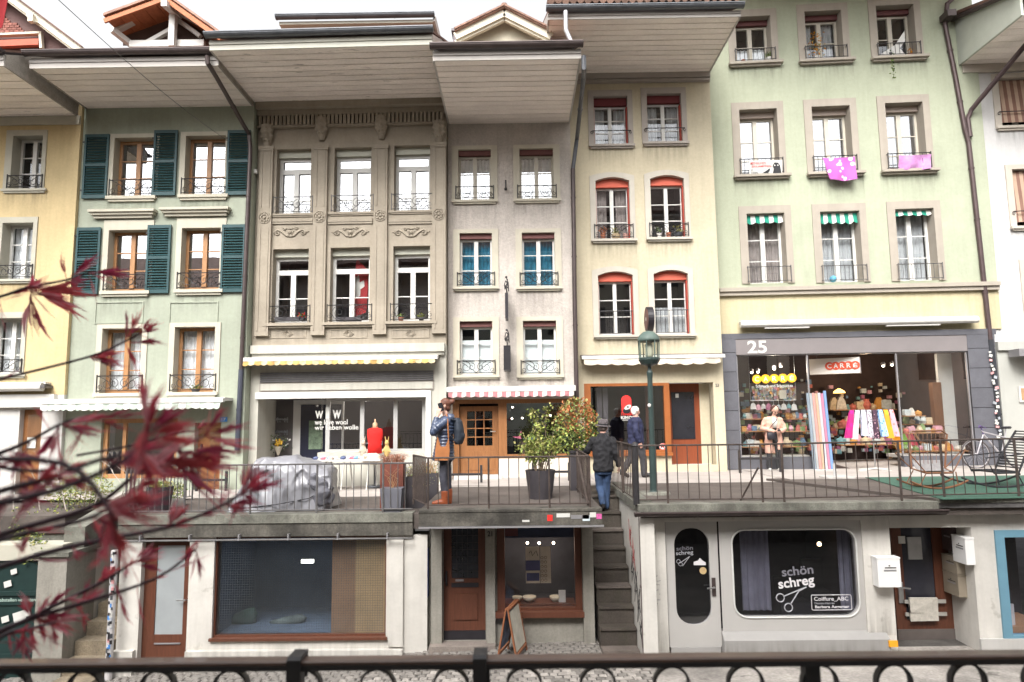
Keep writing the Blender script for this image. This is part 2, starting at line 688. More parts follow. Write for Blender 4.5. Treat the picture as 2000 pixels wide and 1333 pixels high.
def guard(win,F,x0,x1,z0,h,dy,kind,mat=None,ext=0.06):
 """Wrought iron window guard."""
 g = MB(F)
 a,b = x0-ext,x1+ext
 mat = mat or IRON
 w = b-a
 if kind == 'rod':
  g.tube([(a,0,z0+h),(a,dy,z0+h),(b,dy,z0+h),(b,0,z0+h)],0.013,5)
  for x in (a,b):
   g.tube(spiral(x,z0+h-0.05,0.05,pi/2,0.9,8,dy),0.008,4)
  return g.build('window_guard',mat,win)
 g.tube([(a,0.02,z0+h),(a,dy,z0+h),(b,dy,z0+h),(b,0.02,z0+h)],0.012,5)
 g.tube([(a,0.02,z0+0.05),(a,dy,z0+0.05),(b,dy,z0+0.05),(b,0.02,z0+0.05)],0.009,5)
 for x in (a,b):
  g.tube([(x,dy,z0+0.02),(x,dy,z0+h+0.03)],0.013,5)
 if kind == 'bars':
  n = max(5,int(w/0.105))
  for i in range(1,n):
   x = a+w*i/n
   g.tube([(x,dy,z0+0.05),(x,dy,z0+h)],0.0065,4)
 elif kind == 'scroll':
  zc,hh = z0+0.05+(h-0.05) /2,(h-0.05)
  for q in (-1,1):
   for c,r in ((0.25,0.46),(0.40,0.34)):
    cx = (a+b) /2+q*w*(0.5-c+0.02)
    g.tube(spiral(cx,zc,hh*r,pi/2 if q > 0 else pi/2,q*1.35,14,dy),0.007,4)
   g.tube([(a+b) /2*1.0 and ((a+b) /2,dy,z0+0.06),((a+b) /2+q*w*0.16,dy,zc-hh*0.1),((a+b) /2+q*w*0.33,dy,zc+hh*0.3),((a+b) /2+q*w*0.48,dy,z0+h)],0.007,4)
   g.tube(spiral((a+b) /2+q*w*0.43,z0+0.05+hh*0.25,hh*0.22,-pi/2,-q*1.2,10,dy),0.0065,4)
 elif kind == 'wheel':
  zc,hh = z0+0.05+(h-0.05) /2,(h-0.05)
  for q in (-1,1):
   cx = (a+b) /2+q*w*0.23
   g.tube([(cx+hh*0.46*cos(t*pi/8),dy,zc+hh*0.46*sin(t*pi/8)) for t in range(16)],0.007,4,closed=True)
   g.tube(spiral(cx,zc,hh*0.40,0.3,q*1.5,14,dy),0.0065,4)
   g.tube(spiral((a+b) /2+q*w*0.45,zc-hh*0.2,hh*0.2,pi/2,q*1.2,8,dy),0.0065,4)
 return g.build('window_guard',mat,win)


def curtain_mesh(F,x0,x1,z0,z1,dy,fold=0.10,amp=0.02,n=None):
 c = MB(F)
 n = n or max(6,int((x1-x0) /0.03))
 ph = random.random() *6
 vs,fs = [],[]
 for i in range(n+1):
  x = x0+(x1-x0) *i/n
  y = dy+amp*sin(x/fold*2*pi+ph) +amp*0.5*sin(x/fold*4.7+ph)
  vs += [(x,y,z0),(x,y,z1)]
 for i in range(n):
  fs.append((2*i,2*i+2,2*i+3,2*i+1))
 return c.add(vs,fs)


def window(h,px,sur=None,rev=0.18,fm=None,fw=0.055,cols=2,bars=(1/3,2/3),transom=None,blind=None,sill=None,
  grille=None,curtain=None,arch=0.0,room=None,gl=None,mull=0.10,blind_top=0.0,label=None,rect=None):
 F,root = h.F,h.root
 fm,gl,room = fm or WHITE_W,gl or GLASS,room or ROOM
 x0,x1,z0,z1 = rect or F.rect(*px)
 fr = MB(F)
 d0,d1 = rev,rev+0.06
 zt = z1-(blind[1] if blind else 0.0)
 zg = zt                                             # top of the glazing
 # frame, mullion, glazing bars
 fr.box(x0,x0+fw,d0,d1,z0,zt)
 fr.box(x1-fw,x1,d0,d1,z0,zt)
 fr.box(x0+fw,x1-fw,d0,d1,z0,z0+fw*1.3)
 fr.box(x0+fw,x1-fw,d0,d1,zt-fw,zt)
 panes = []
 ztop = zt-fw
 zb = z0+fw*1.3
 if transom:
  zm = zb+(ztop-zb) *transom
  fr.box(x0+fw,x1-fw,d0-0.015,d1,zm-fw*0.8,zm+fw*0.8)
  panes.append((x0+fw,x1-fw,zm+fw*0.8,ztop))
  ztop = zm-fw*0.8
 xm = [x0+fw+(x1-x0-2*fw) *i/cols for i in range(cols+1)]
 for i in range(1,cols):
  fr.box(xm[i] -mull/2,xm[i] +mull/2,d0-0.02,d1+0.001,zb,ztop)
 for i in range(cols):
  a = xm[i] +(mull/2 if i else 0.0)
  b = xm[i+1] -(mull/2 if i < cols-1 else 0.0)
  zz = [zb] +[zb+(ztop-zb) *q for q in bars] +[ztop]
  for j in range(len(zz) -1):
   panes.append((a,b,zz[j] +(0.011 if j else 0),zz[j+1] -(0.011 if j < len(zz) -2 else 0)))
   if j:
    fr.box(a,b,d0+0.012,d1-0.008,zz[j] -0.012,zz[j] +0.012)
 win = fr.build('window',fm,root,label=label)
 for a,b,c,d in panes:
  p = MB(F)
  p.box(a-0.004,b+0.004,d0+0.03,d0+0.036,c-0.004,d+0.004)
  p.build('pane',gl,win)
 # stone surround
 if sur:
  mat,l,r,t,bt = sur[:5]
  pr = sur[5] if len(sur) > 5 else 0.03
  s = MB(F)
  if arch:
   k = 12
   def top(q,e):
    return z1+e-arch*(2*q-1) ** 2
   for i in range(k):
    qa,qb = i/k,(i+1) /k
    xa,xb = x0+(x1-x0) *qa,x0+(x1-x0) *qb
    Xa,Xb = (x0-l) +(x1-x0+l+r) *qa,(x0-l) +(x1-x0+l+r) *qb
    s.add([(xa,-pr,top(qa,0)),(xb,-pr,top(qb,0)),(Xb,-pr,top(qb,t)),(Xa,-pr,top(qa,t)),
     (xa,rev+0.06,top(qa,0)),(xb,rev+0.06,top(qb,0)),(Xb,0.06,top(qb,t)),(Xa,0.06,top(qa,t))],
     [(0,1,2,3),(0,4,5,1),(3,2,6,7)])
   s.box(x0-l,x0,-pr+0.002,rev,z0-bt,z1-arch+t-0.004)
   s.box(x1,x1+r,-pr+0.002,rev,z0-bt,z1-arch+t-0.004)
   # wall filling above the arch, inside the square opening
   w = MB(F)
   for i in range(k):
    qa,qb = i/k,(i+1) /k
    Xa,Xb = (x0-l) +(x1-x0+l+r) *qa,(x0-l) +(x1-x0+l+r) *qb
    w.add([(Xa,0,top(qa,t) -0.01),(Xb,0,top(qb,t) -0.01),(Xb,0,z1+t),(Xa,0,z1+t)],[(0,1,2,3)])
   w.build('arch_spandrel',sur[6],win)
  else:
   s.box(x0-l,x0,-pr,rev,z0-bt,z1+t)
   s.box(x1,x1+r,-pr,rev,z0-bt,z1+t)
   s.box(x0,x1,-pr,rev,z1,z1+t)
  if bt > 0:
   s.box(x0,x1,-pr,rev,z0-bt,z0)
  s.build('surround',mat,win)
  h.hole((x0-l+0.004,x1+r-0.004,z0-bt+0.004,z1+t-0.004))
 else:
  h.hole((x0,x1,z0,z1))
 if blind:
  b = MB(F)
  if arch:
   k = 10
   poly = [(x0+0.002,zt),(x1-0.002,zt)] +[(x1-0.002-(x1-x0-0.004) *i/k,z1-0.004-arch*(1-2*i/k) ** 2) for i in range(k+1)]
   b.prism(poly,rev-0.10,rev+0.03)
  else:
   b.box(x0+0.002,x1-0.002,rev-0.10,rev+0.04,zt+0.001,z1-0.002-blind_top)
  b.build('blind_box',blind[0],win)
 if sill:
  mat,o,hh,pj = sill
  s = MB(F)
  l = sur[1] *0.9 if sur else 0
  s.box(x0-l-o,x1+l+o,-pj,-0.002-(sur[5] if sur and len(sur) > 5 else 0.03 if sur else 0),z0-hh,z0-0.003)
  s.box(x0-l-o+0.05,x1+l+o-0.05,-pj*0.6,-0.002,z0-hh*1.7,z0-hh-0.001)
  s.build('sill',mat,win)
  if pj > 0.055:
   s = MB(F);s.add([(x0-l-o,-0.0025,z0-hh*1.7-random.uniform(0.45,0.8)),(x1+l+o,-0.0025,z0-hh*1.7-0.6),(x1+l+o,-0.0025,z0-hh*1.7),(x0-l-o,-0.0025,z0-hh*1.7)],[(0,1,2,3)]);s.build('rain_stain',STAIN,win)
 if grille:
  guard(win,F,x0,x1,z0,grille[1],grille[2],grille[0],grille[3] if len(grille) > 3 else None)
 if curtain:
  kind,cm = curtain
  za,zb_ = z0+0.04,zg-0.03
  if kind == 'full':
   curtain_mesh(F,x0+0.03,x1-0.03,za,zb_,d1+0.10).build('curtain',cm,win)
  elif kind == 'half':
   curtain_mesh(F,x0+0.03,x1-0.03,za,z0+(zg-z0) *0.52,d1+0.10).build('curtain',cm,win)
  elif kind == 'blind':
   c = MB(F)
   c.box(x0+0.03,x1-0.03,d1+0.05,d1+0.06,za,z0+(zg-z0) *0.74)
   c.build('roller_blind',cm,win)
  elif kind == 'side':
   w = x1-x0
   curtain_mesh(F,x0+0.03,x0+w*0.36,za,zb_,d1+0.10).build('curtain',cm,win)
   curtain_mesh(F,x1-w*0.36,x1-0.03,za,zb_,d1+0.10).build('curtain',cm,win)
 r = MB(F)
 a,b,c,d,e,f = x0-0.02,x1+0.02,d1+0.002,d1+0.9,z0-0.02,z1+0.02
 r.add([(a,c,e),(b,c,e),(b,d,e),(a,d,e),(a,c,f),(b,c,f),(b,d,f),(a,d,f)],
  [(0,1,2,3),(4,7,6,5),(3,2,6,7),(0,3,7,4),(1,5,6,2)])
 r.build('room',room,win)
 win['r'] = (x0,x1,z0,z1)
 return win


def shutter(h,px,mat,n=22):
 F = h.F
 x0,x1,z0,z1 = F.rect(*px,dy=-0.05)
 f = MB(F)
 e = 0.05
 f.box(x0,x0+e,-0.07,-0.03,z0,z1)
 f.box(x1-e,x1,-0.07,-0.03,z0,z1)
 zm = z0+(z1-z0) *0.52
 for a,b in ((z0,z0+0.09),(zm-0.035,zm+0.035),(z1-0.08,z1)):
  f.box(x0+e,x1-e,-0.068,-0.032,a,b)
 o = f.build('shutter',mat,h.root)
 s = MB(F)
 for a,b in ((z0+0.09,zm-0.035),(zm+0.035,z1-0.08)):
  k = max(4,int((b-a) /0.062))
  for i in range(k):
   z = a+(b-a) *(i+0.5) /k
   s.obox(((x0+x1) /2,-0.05,z),((x1-x0) /2-e,0,0),(0,0.019,0.019),(0,-0.003,0.003))
 s.build('louvre',mat,o,kind='stuff')
 hg = MB(F)
 for z in (z0+0.2,z1-0.2):
  hg.box(x0-0.03,x0+0.02,-0.075,-0.069,z-0.02,z+0.02)
  hg.box(x0-0.035,x0-0.02,-0.075,0.0,z-0.012,z+0.012)
 hg.build('hinge',IRON,o)
 return o


def half_gutter(F,x0,x1,dy,z,r=0.09,mb=None):
 g = mb or MB(F)
 n = 8
 vs,fs = [],[]
 prof = [(dy+r*cos(pi+pi*i/n),z+r*sin(pi+pi*i/n)) for i in range(n+1)]
 prof = [(dy-r-0.012,z+0.012),(dy-r-0.012,z-0.006)] +prof
 prof2 = [(y+(0.008 if y < dy else -0.008),zz+0.006) for y,zz in reversed(prof)]
 g.prismx(prof+prof2,x0,x1)
 k = max(2,int((x1-x0) /0.85))
 for i in range(k+1):
  x = x0+0.02+(x1-x0-0.04) *i/k
  rp = [(dy+(r+0.006) *cos(pi+pi*j/n),z+(r+0.006) *sin(pi+pi*j/n)) for j in range(n+1)]
  rq = [(dy+(r-0.002) *cos(pi+pi*j/n),z+(r-0.002) *sin(pi+pi*j/n)) for j in reversed(range(n+1))]
  g.prismx(rp+rq,x-0.012,x+0.012)
 for x in (x0,x1):
  pts = [(x,dy,z)] +[(x,dy+r*cos(pi+pi*i/n),z+r*sin(pi+pi*i/n)) for i in range(n+1)]
  g.add(pts,[(0,i+1,i+2) for i in range(n)])
 return g


def eaves(h,xl,xr,pxc,pyb,pyf,n,gm=None,sm=None,fm=None,fh=0.20,roofback=3.2,slope=0.5,cheek=None,gut=True,zrise=0.0,fex=0.0):
 F = h.F
 z = F.p(pxc,pyb).z
 p = atz(pxc,pyf,z)
 d = F.y(p.x) -p.y
 sm = sm or SOFFIT
 b = MB(F)
 b.box(xl+0.01,xr-0.01,-d+0.01,0.2,z+0.03,z+0.055)
 so = b.build('soffit',sm,h.root)
 w = (d+0.2) /n
 for i in range(n):
  q = MB(F)
  y0 = -d+i*w
  o = random.uniform(-0.003,0.003)
  q.add([(xl,y0+0.009,z+0.03),(xr,y0+0.009,z+0.03),(xr,y0+w-0.009,z+0.03),(xl,y0+w-0.009,z+0.03),
   (xl,y0+0.014,z+o),(xr,y0+0.014,z+o),(xr,y0+w-0.014,z+o),(xl,y0+w-0.014,z+o)],
   [(0,1,2,3),(4,7,6,5),(0,4,5,1),(1,5,6,2),(2,6,7,3),(3,7,4,0)])
  q.build('plank',sm,so)
 f = MB(F)
 f.box(xl-0.01,xr+0.01,-d-0.03,-d-0.001,z-0.015,z+fh)
 f.box(xl-0.01,xr+0.01,-d-0.055,-d-0.031,z+fh*0.55,z+fh+0.01)
 f.build('fascia',fm or FASCIA,h.root)
 if gut:
  half_gutter(F,xl-0.06-fex,xr+0.05,-d-0.15,z+fh+0.10,0.088).build('gutter',gm or COPPER,h.root)
 zr = z+fh+0.06
 r = MB(F)
 r.prismx([(-d-0.10,zr),(-d-0.10,zr+0.05),(roofback,zr+0.05+(roofback+d+0.1) *slope),(roofback,zr+(roofback+d+0.1) *slope)],xl,xr)
 rf = r.build('roof',ROOFMAT,h.root)
 for x in (xl,xr):
  v = MB(F)
  v.prismx([(-d,z-0.012),(0.19,z-0.012),(0.19,zr-0.01+(d+0.2) *slope),(-d,zr-0.01)],x-0.02,x+0.02)
  v.build('verge_board',cheek or FASCIA,h.root)
 return z,d,rf


def downpipe(h,pts,r=0.055,mat=None,brackets=True,name='downpipe'):
 m = MB()
 m.tube(pts,r,10)
 for a,b in zip(pts[:-1],pts[1:]):
  a,b = Vector(a),Vector(b)
  l = (b-a).length
  k = int(l/1.3)
  for i in range(k):
   c = a.lerp(b,(i+0.5) /k)
   d = (b-a).normalized()
   m.tube([c-d*0.02,c+d*0.02],r*1.18,10)
 return m.build(name,mat or COPPER,h.root,smooth=False)


def valance(parent,F,x0,x1,dy,z1,hh,cols,stripe,wave=0.02,name='valance',scallop=True,sag=0.0):
 """Hanging awning flap with scalloped lower edge; stripes are strips of cloth of two colours."""
 v = MB(F)
 n = max(2,int(round((x1-x0) /stripe)))
 k = 6
 for i in range(n):
  mi = i % len(cols)
  for j in range(k):
   def pt(t):
    x = x0+(x1-x0) *t/(n*k)
    u = t/k
    e = hh*0.24*abs(sin(u*pi*(1.0 if stripe > 0.12 else 0.5))) *(0.8+0.5*noise.noise((x*3.1,z1,0))) +hh*0.10*noise.noise((x*1.3,4.0,z1)) if scallop else 0
    y = dy+wave*sin(u*pi*0.9) +0.03*noise.noise((x*2.0,z1,3.0))
    return x,y,e
   xa,ya,ea = pt(i*k+j)
   xb,yb,eb = pt(i*k+j+1)
   v.add([(xa,ya*1.0,z1-hh*0.76-ea),(xb,yb,z1-hh*0.76-eb),(xb,dy+0.03,z1),(xa,dy+0.03,z1)],[(0,1,2,3)],mi)
 return v.build(name,cols,parent)


def gable(h,pxl,pxr,pyb,apx,apy,Y,wallm,roofm,barge,over=0.35,depth=2.0,name='dormer',tilehang=True):
 """Dormer gable: wall, bargeboards, two roof slopes. Coordinates are the roof's lower corners and its apex."""
 L,R,A = at(pxl,pyb,Y),at(pxr,pyb,Y),at(apx,apy,Y)
 w = MB()
 w.add([(L.x+over,Y+0.3,L.z-0.4),(R.x-over,Y+0.3,R.z-0.4),(R.x-over,Y+0.3,R.z+over*0.5),(A.x,Y+0.3,A.z-0.12),(L.x+over,Y+0.3,L.z+over*0.5),
  (L.x+over,Y+depth,L.z-0.4),(R.x-over,Y+depth,R.z-0.4),(R.x-over,Y+depth,R.z+over*0.5),(L.x+over,Y+depth,L.z+over*0.5)],
  [(0,1,2,3,4),(1,6,7,2),(0,4,8,5)])
 wl_ = w.build(name,wallm,h.root)
 for P in (L,R):
  r = MB()
  up = Vector((0,0,0.035))
  q = [Vector((P.x,Y-0.12,P.z)),Vector((A.x,Y-0.12,A.z)),Vector((A.x,Y+depth,A.z)),Vector((P.x,Y+depth,P.z))]
  r.add(q+[v+up for v in q],[(0,1,2,3),(7,6,5,4),(0,4,5,1),(1,5,6,2),(2,6,7,3),(3,7,4,0)])
  r.build('dormer_roof',roofm,wl_)
  b = MB()
  b.beam((P.x,Y-0.02,P.z-0.09),(A.x,Y-0.02,A.z-0.09),0.06,0.17)
  b.beam((P.x,Y+0.06,P.z-0.20),(A.x,Y+0.06,A.z-0.20),0.10,0.08)
  b.build('bargeboard',barge,wl_)
  if tilehang:
   k = int((Vector(P) -Vector(A)).length/0.16)
   base = None
   for i in range(k):
    c = Vector(P).lerp(Vector(A),(i+0.5) /k) +Vector((0,-0.08,0.05))
    if base is None:
     t = MB()
     t.v = []
     d = (Vector(A) -Vector(P)).normalized()
     t.obox(c,d*0.09,(0,0.07,0.0),Vector((-d.z,0,d.x)) *0.02)
     base = t.build('tile',TILE,wl_)
    else:
     copy_part(base,wl_,c)
 return wl_

# ------------------------------------------------------------------ the upper row of houses, left to right
def bx(F,x,y):
 return F.p(x,y).x


def boundary(Fa,*pts):
 return sum(Fa.p(x,y).x for x,y in pts) /len(pts)


GUARD_H = 0.36
# ---- house 1: yellow, cut by the left edge
F1 = Fr(15.9)
H1 = House(F1,'yellow town house at the far left edge behind the maple','house')
Y1_WALL = M('yellow plaster',(0.56,0.44,0.245),0.9,0.05,1.2,fine=0.05,bump=0.35,bscale=22,streak=0.18,patch=0.06)
STONE_OL = M('olive grey stone trim',(0.43,0.41,0.34),0.8,0.07,3)
b12 = boundary(F1,(163,235),(120,790))
x1l = F1.p(-420,500).x
for px in ((24,266,82,370),(3,436,63,546),(-20,622,42,731)):
 window(H1,px,sur=(STONE_OL,0.17,0.10,0.14,0.05),rev=0.26,sill=(STONE_OL,0.03,0.06,0.08),grille=('scroll',0.33,-0.05),curtain=('full',LACE) if px[1] > 400 else None,gl=GLASS)
for px in ((-185,266,-120,370),(-205,436,-145,546),(-230,622,-168,731)):
 window(H1,px,sur=(STONE_OL,0.17,0.10,0.14,0.05),rev=0.26,sill=(STONE_OL,0.03,0.06,0.08))
zt1 = F1.p(80,228).z
doorz = F1.p(60,962).z
# ground floor: fascia, door, side panel
gz1 = F1.p(60,772).z
r = F1.rect(-170,796,-20,930)
H1.hole((*r[:2],r[2],r[3]))
rd = F1.rect(34,800,78,962)
H1.hole((rd[0],rd[1],rd[2] -0.5,rd[3]))
H1.wall(x1l,b12-0.003,gz1,zt1+0.5,Y1_WALL)
G1 = M('white ground floor plaster',(0.48,0.465,0.445),0.8,0.06,2,streak=0.2)
H1.wall(x1l,b12-0.003,-1.0,gz1-0.003,G1,name='ground_floor_wall')
d = H1.mb()
d.box(rd[0],rd[1],0.15,0.2,rd[2],rd[3])
do = d.build('door',ORANGEWOOD,H1.root)
d = H1.mb();d.box(rd[0] +0.1,rd[1] -0.1,0.135,0.149,rd[2] +0.9,rd[3] -0.12);d.build('pane',GLASS_SHOP,do)
d = H1.mb();d.box(rd[0] +0.12,rd[1] -0.2,0.125,0.132,rd[2] +1.0,rd[2] +1.25);d.build('notice',WHITE,do)
d = H1.mb();d.box(r[0],r[1],0.1,0.16,r[2],r[3]);d.build('shop_window',GLASS_SHOP,H1.root)
d = H1.mb();d.box(r[0],r[1],0.6,0.7,r[2],r[3]);d.build('room',ROOM_W,H1.root)
f = H1.mb();a = F1.p(-300,775);b = F1.p(112,775)
f.box(a.x,b.x,-0.12,-0.001,F1.p(60,796).z,F1.p(60,771).z)
f.build('shop_fascia',WHITE,H1.root)
aw = H1.mb();z = F1.p(60,757).z
aw.tube([(x1l,-0.22,z),(F1.p(96,757).x,-0.22,z)],0.10,10)
aw.box(x1l,F1.p(100,757).x,-0.20,-0.001,z+0.06,z+0.11)
awo = aw.build('awning',WHITE,H1.root)
aw = H1.mb();aw.box(F1.p(86,757).x,F1.p(104,757).x,-0.3,0,z-0.03,z+0.03);aw.build('awning_bracket',GREYIRON,awo)
eaves(H1,x1l,b12-0.1,80,228,128,8,sm=SOFFIT_OLD,fm=FASCIA,cheek=M('weathered grey timber',(0.30,0.27,0.235),0.85,0.2,5,fine=0.2))
c = H1.mb()
c.box(x1l,b12-0.01,-0.05,-0.001,F1.p(80,245).z,F1.p(80,229).z)
c.build('frieze',STONE_OL,H1.root)
# dormer with brick gable on the roof of the yellow house
BRICK = M('red brown brick',(0.24,0.10,0.08),0.9,0.2,12,per_object=0.2)
MORTAR = M('dark mortar',(0.13,0.08,0.075),0.95,0.1,9)
CREAMTRIM = M('cream painted timber',(0.62,0.58,0.47),0.6,0.08,4)
dm = gable(H1,-150,165,97,-2,-28,15.6,MORTAR,ROOFMAT,CREAMTRIM,over=0.55,tilehang=False)
brick0 = None
wl0,wr0,wa = at(0,60,15.88),at(70,60,15.88),at(5,12,15.88)
zz = at(40,66,15.88).z
row = 0
while zz < wa.z-0.1:
 xx = at(-10,60,15.88).x+(0.06 if row % 2 else 0)
 while xx < at(58-row*7.0,60,15.88).x:
  cpos = (xx,15.885,zz)
  if brick0 is None:
   t = MB();t.box(xx-0.055,xx+0.055,15.87,15.9,zz-0.026,zz+0.026)
   brick0 = t.build('brick',BRICK,dm)
  else:
   copy_part(brick0,dm,cpos)
  xx += 0.122
 zz += 0.064
 row += 1
t = MB();p,q = at(-40,78,15.8),at(78,74,15.8)
t.beam(at(-60,90,15.8),at(78,84,15.8),0.12,0.16)
t.build('window_head',M('red painted timber',(0.40,0.085,0.045),0.6,0.15,6),dm)
t = MB();t.beam(at(-60,72,15.78),at(80,66,15.78),0.12,0.05);t.beam(at(80,64,15.78),at(82,96,15.78),0.1,0.06);t.build('trim',CREAMTRIM,dm)
t = MB();t.beam(at(62,34,15.7),at(80,50,15.7),0.3,0.12);t.beam(at(62,30,15.5),at(62,44,15.5),0.12,0.12);t.build('purlin_end',CREAMTRIM,dm)

# ---- house 2: sage green with dark green shutters
F2 = Fr(16.0)
H2 = House(F2,'sage green town house with dark teal shutters','house')
b23 = boundary(F2,(499,220),(472,880))
W2 = M('sage green plaster',(0.325,0.35,0.28),0.9,0.05,1.0,fine=0.05,bump=0.2,bscale=30,streak=0.18,patch=0.07)
STONE2 = M('pale beige stone trim',(0.47,0.44,0.36),0.8,0.06,3,streak=0.12)
SHUT = M('dark teal shutter paint',(0.018,0.058,0.064),0.5,0.12,5)
for i,px in enumerate(((222,270,300,384),(362,266,440,381),(211,450,288,569),(354,446,430,566),(198,642,276,768),(340,639,419,766))):
 window(H2,px,sur=(STONE2,0.13,0.13,0.10 if i != 2 and i != 3 else 0.24,0.06),rev=0.22,fm=PINE,fw=0.07,mull=0.11,
  sill=(STONE2,0.0,0.08,0.09),grille=('scroll',0.40,-0.04),
  curtain=('full',LACE) if i > 3 else None,gl=GLASS_B if i < 4 else GLASS)
for px in ((163,263,211,388),(299,255,345,382),(443,255,488,381),(147,445,194,575),(286,440,332,573),(432,439,478,571)):
 shutter(H2,px,SHUT)
for xa,xb,yc in ((180,308,421),(318,452,417)):
 a,b = F2.p(xa,yc),F2.p(xb,yc)
 m = H2.mb()
 m.box(a.x,b.x,-0.20,-0.001,a.z+0.03,a.z+0.09)
 m.box(a.x+0.04,b.x-0.04,-0.15,-0.001,a.z-0.03,a.z+0.029)
 m.box(a.x+0.09,b.x-0.09,-0.09,-0.001,a.z-0.10,a.z-0.031)
 m.build('cornice',STONE2,H2.root)
for xa,xb in ((188,278),(333,424)):          # sunk panels under the middle windows
 m = H2.mb()
 x0,x1,z0,z1 = F2.rect(xa,592,xb,630)
 for q in ((x0-0.03,x1+0.03,z1,z1+0.03),(x0-0.03,x1+0.03,z0-0.03,z0),(x0-0.03,x0,z0,z1),(x1,x1+0.03,z0,z1)):
  m.box(q[0],q[1],-0.02,-0.001,q[2],q[3])
 m.build('panel_moulding',W2,H2.root)
zg2 = F2.p(300,785).z
rs = F2.rect(196,818,345,935)
rd = F2.rect(378,826,430,962)
H2.hole((rs[0],rs[1],rs[2],rs[3]))
H2.hole((rd[0],rd[1],rd[2] -0.6,rd[3]))
H2.wall(b12+0.003,b23-0.003,-1.0,F2.p(330,208).z+0.4,W2,t=0.3)
m = H2.mb()
for q in ((rs[0],rs[0] +0.1,rs[2],rs[3]),(rs[1] -0.1,rs[1],rs[2],rs[3]),(rs[0] +0.1,rs[1] -0.1,rs[3] -0.1,rs[3]),(rs[0] +0.1,rs[1] -0.1,rs[2],rs[2] +0.1),(rs[0] +0.45,rs[0] +0.53,rs[2] +0.1,rs[3] -0.1)):
 m.box(q[0],q[1],0.10,0.18,q[2],q[3])
sw = m.build('shop_window',PINE,H2.root)
m = H2.mb();m.box(rs[0] +0.1,rs[0] +0.45,0.13,0.14,rs[2] +0.1,rs[3] -0.1);m.build('pane',GLASS_SHOP,sw)
m = H2.mb();m.box(rs[0] +0.53,rs[1] -0.1,0.13,0.14,rs[2] +0.1,rs[3] -0.1);m.build('pane',GLASS_SHOP,sw)
m = H2.mb();m.box(rs[0] -0.2,rs[1] +0.2,0.9,1.0,rs[2] -0.2,rs[3] +0.2);m.build('room',M('pale display back',(0.16,0.165,0.155),0.9,0.15,2),sw)
m = H2.mb();m.box(rd[0],rd[1],0.20,0.26,rd[2],rd[3] -0.12)
do = m.build('door',ORANGEWOOD,H2.root)
m = H2.mb();m.box(rd[0],rd[1],0.18,0.27,rd[3] -0.12,rd[3]);m.build('door_head',PINE,do)
m = H2.mb();m.box(rd[0] +0.28,rd[1] -0.1,0.192,0.199,rd[2] +0.65,rd[3] -0.22);m.build('pane',GLASS_SHOP,do)
for q in (0.0,0.22):
 m = H2.mb();m.box(rd[0] +0.07+q,rd[0] +0.25+q,0.185,0.199,rd[2] +0.12,rd[2] +0.55);m.build('panel',ORANGEWOOD,do)
m = H2.mb();m.box(rd[0] +0.08,rd[0] +0.11,0.14,0.199,rd[2] +0.6,rd[2] +1.1);m.build('handle',IRON,do)
# awning of the green house
m = H2.mb();a,b = F2.p(108,786),F2.p(455,784)
m.box(a.x,b.x,-0.45,-0.001,a.z-0.02,a.z+0.05)
m.box(a.x,b.x,-0.55,-0.449,a.z-0.06,a.z+0.03)
awo = m.build('awning',WHITE,H2.root)
valance(awo,F2,a.x+0.03,b.x-0.06,-0.56,a.z-0.055,0.17,[M('white awning cloth',(0.72,0.72,0.68),0.9,0.05,4),M('pale green awning cloth',(0.40,0.47,0.40),0.9,0.08,4)],0.16,0.03)
BLUESIGN = M('blue enamel',(0.06,0.22,0.55),0.35,0.05,5)
m = H2.mb();x0,x1,z0,z1 = F2.rect(431,815,444,824);m.box(x0,x1,-0.02,-0.001,z0,z1)
so = m.build('number_plate',BLUESIGN,H2.root)
lettering('17',x0+0.03,x1-0.03,z0+0.02,z1-0.02,-0.0225,WHITE,so,F2,bold=0.02)
z2e,d2e,_ = eaves(H2,b12+0.05,b23-0.03,330,210,130,8,sm=SOFFIT,fm=FASCIA,fh=0.19,cheek=MATS['weathered grey timber'])
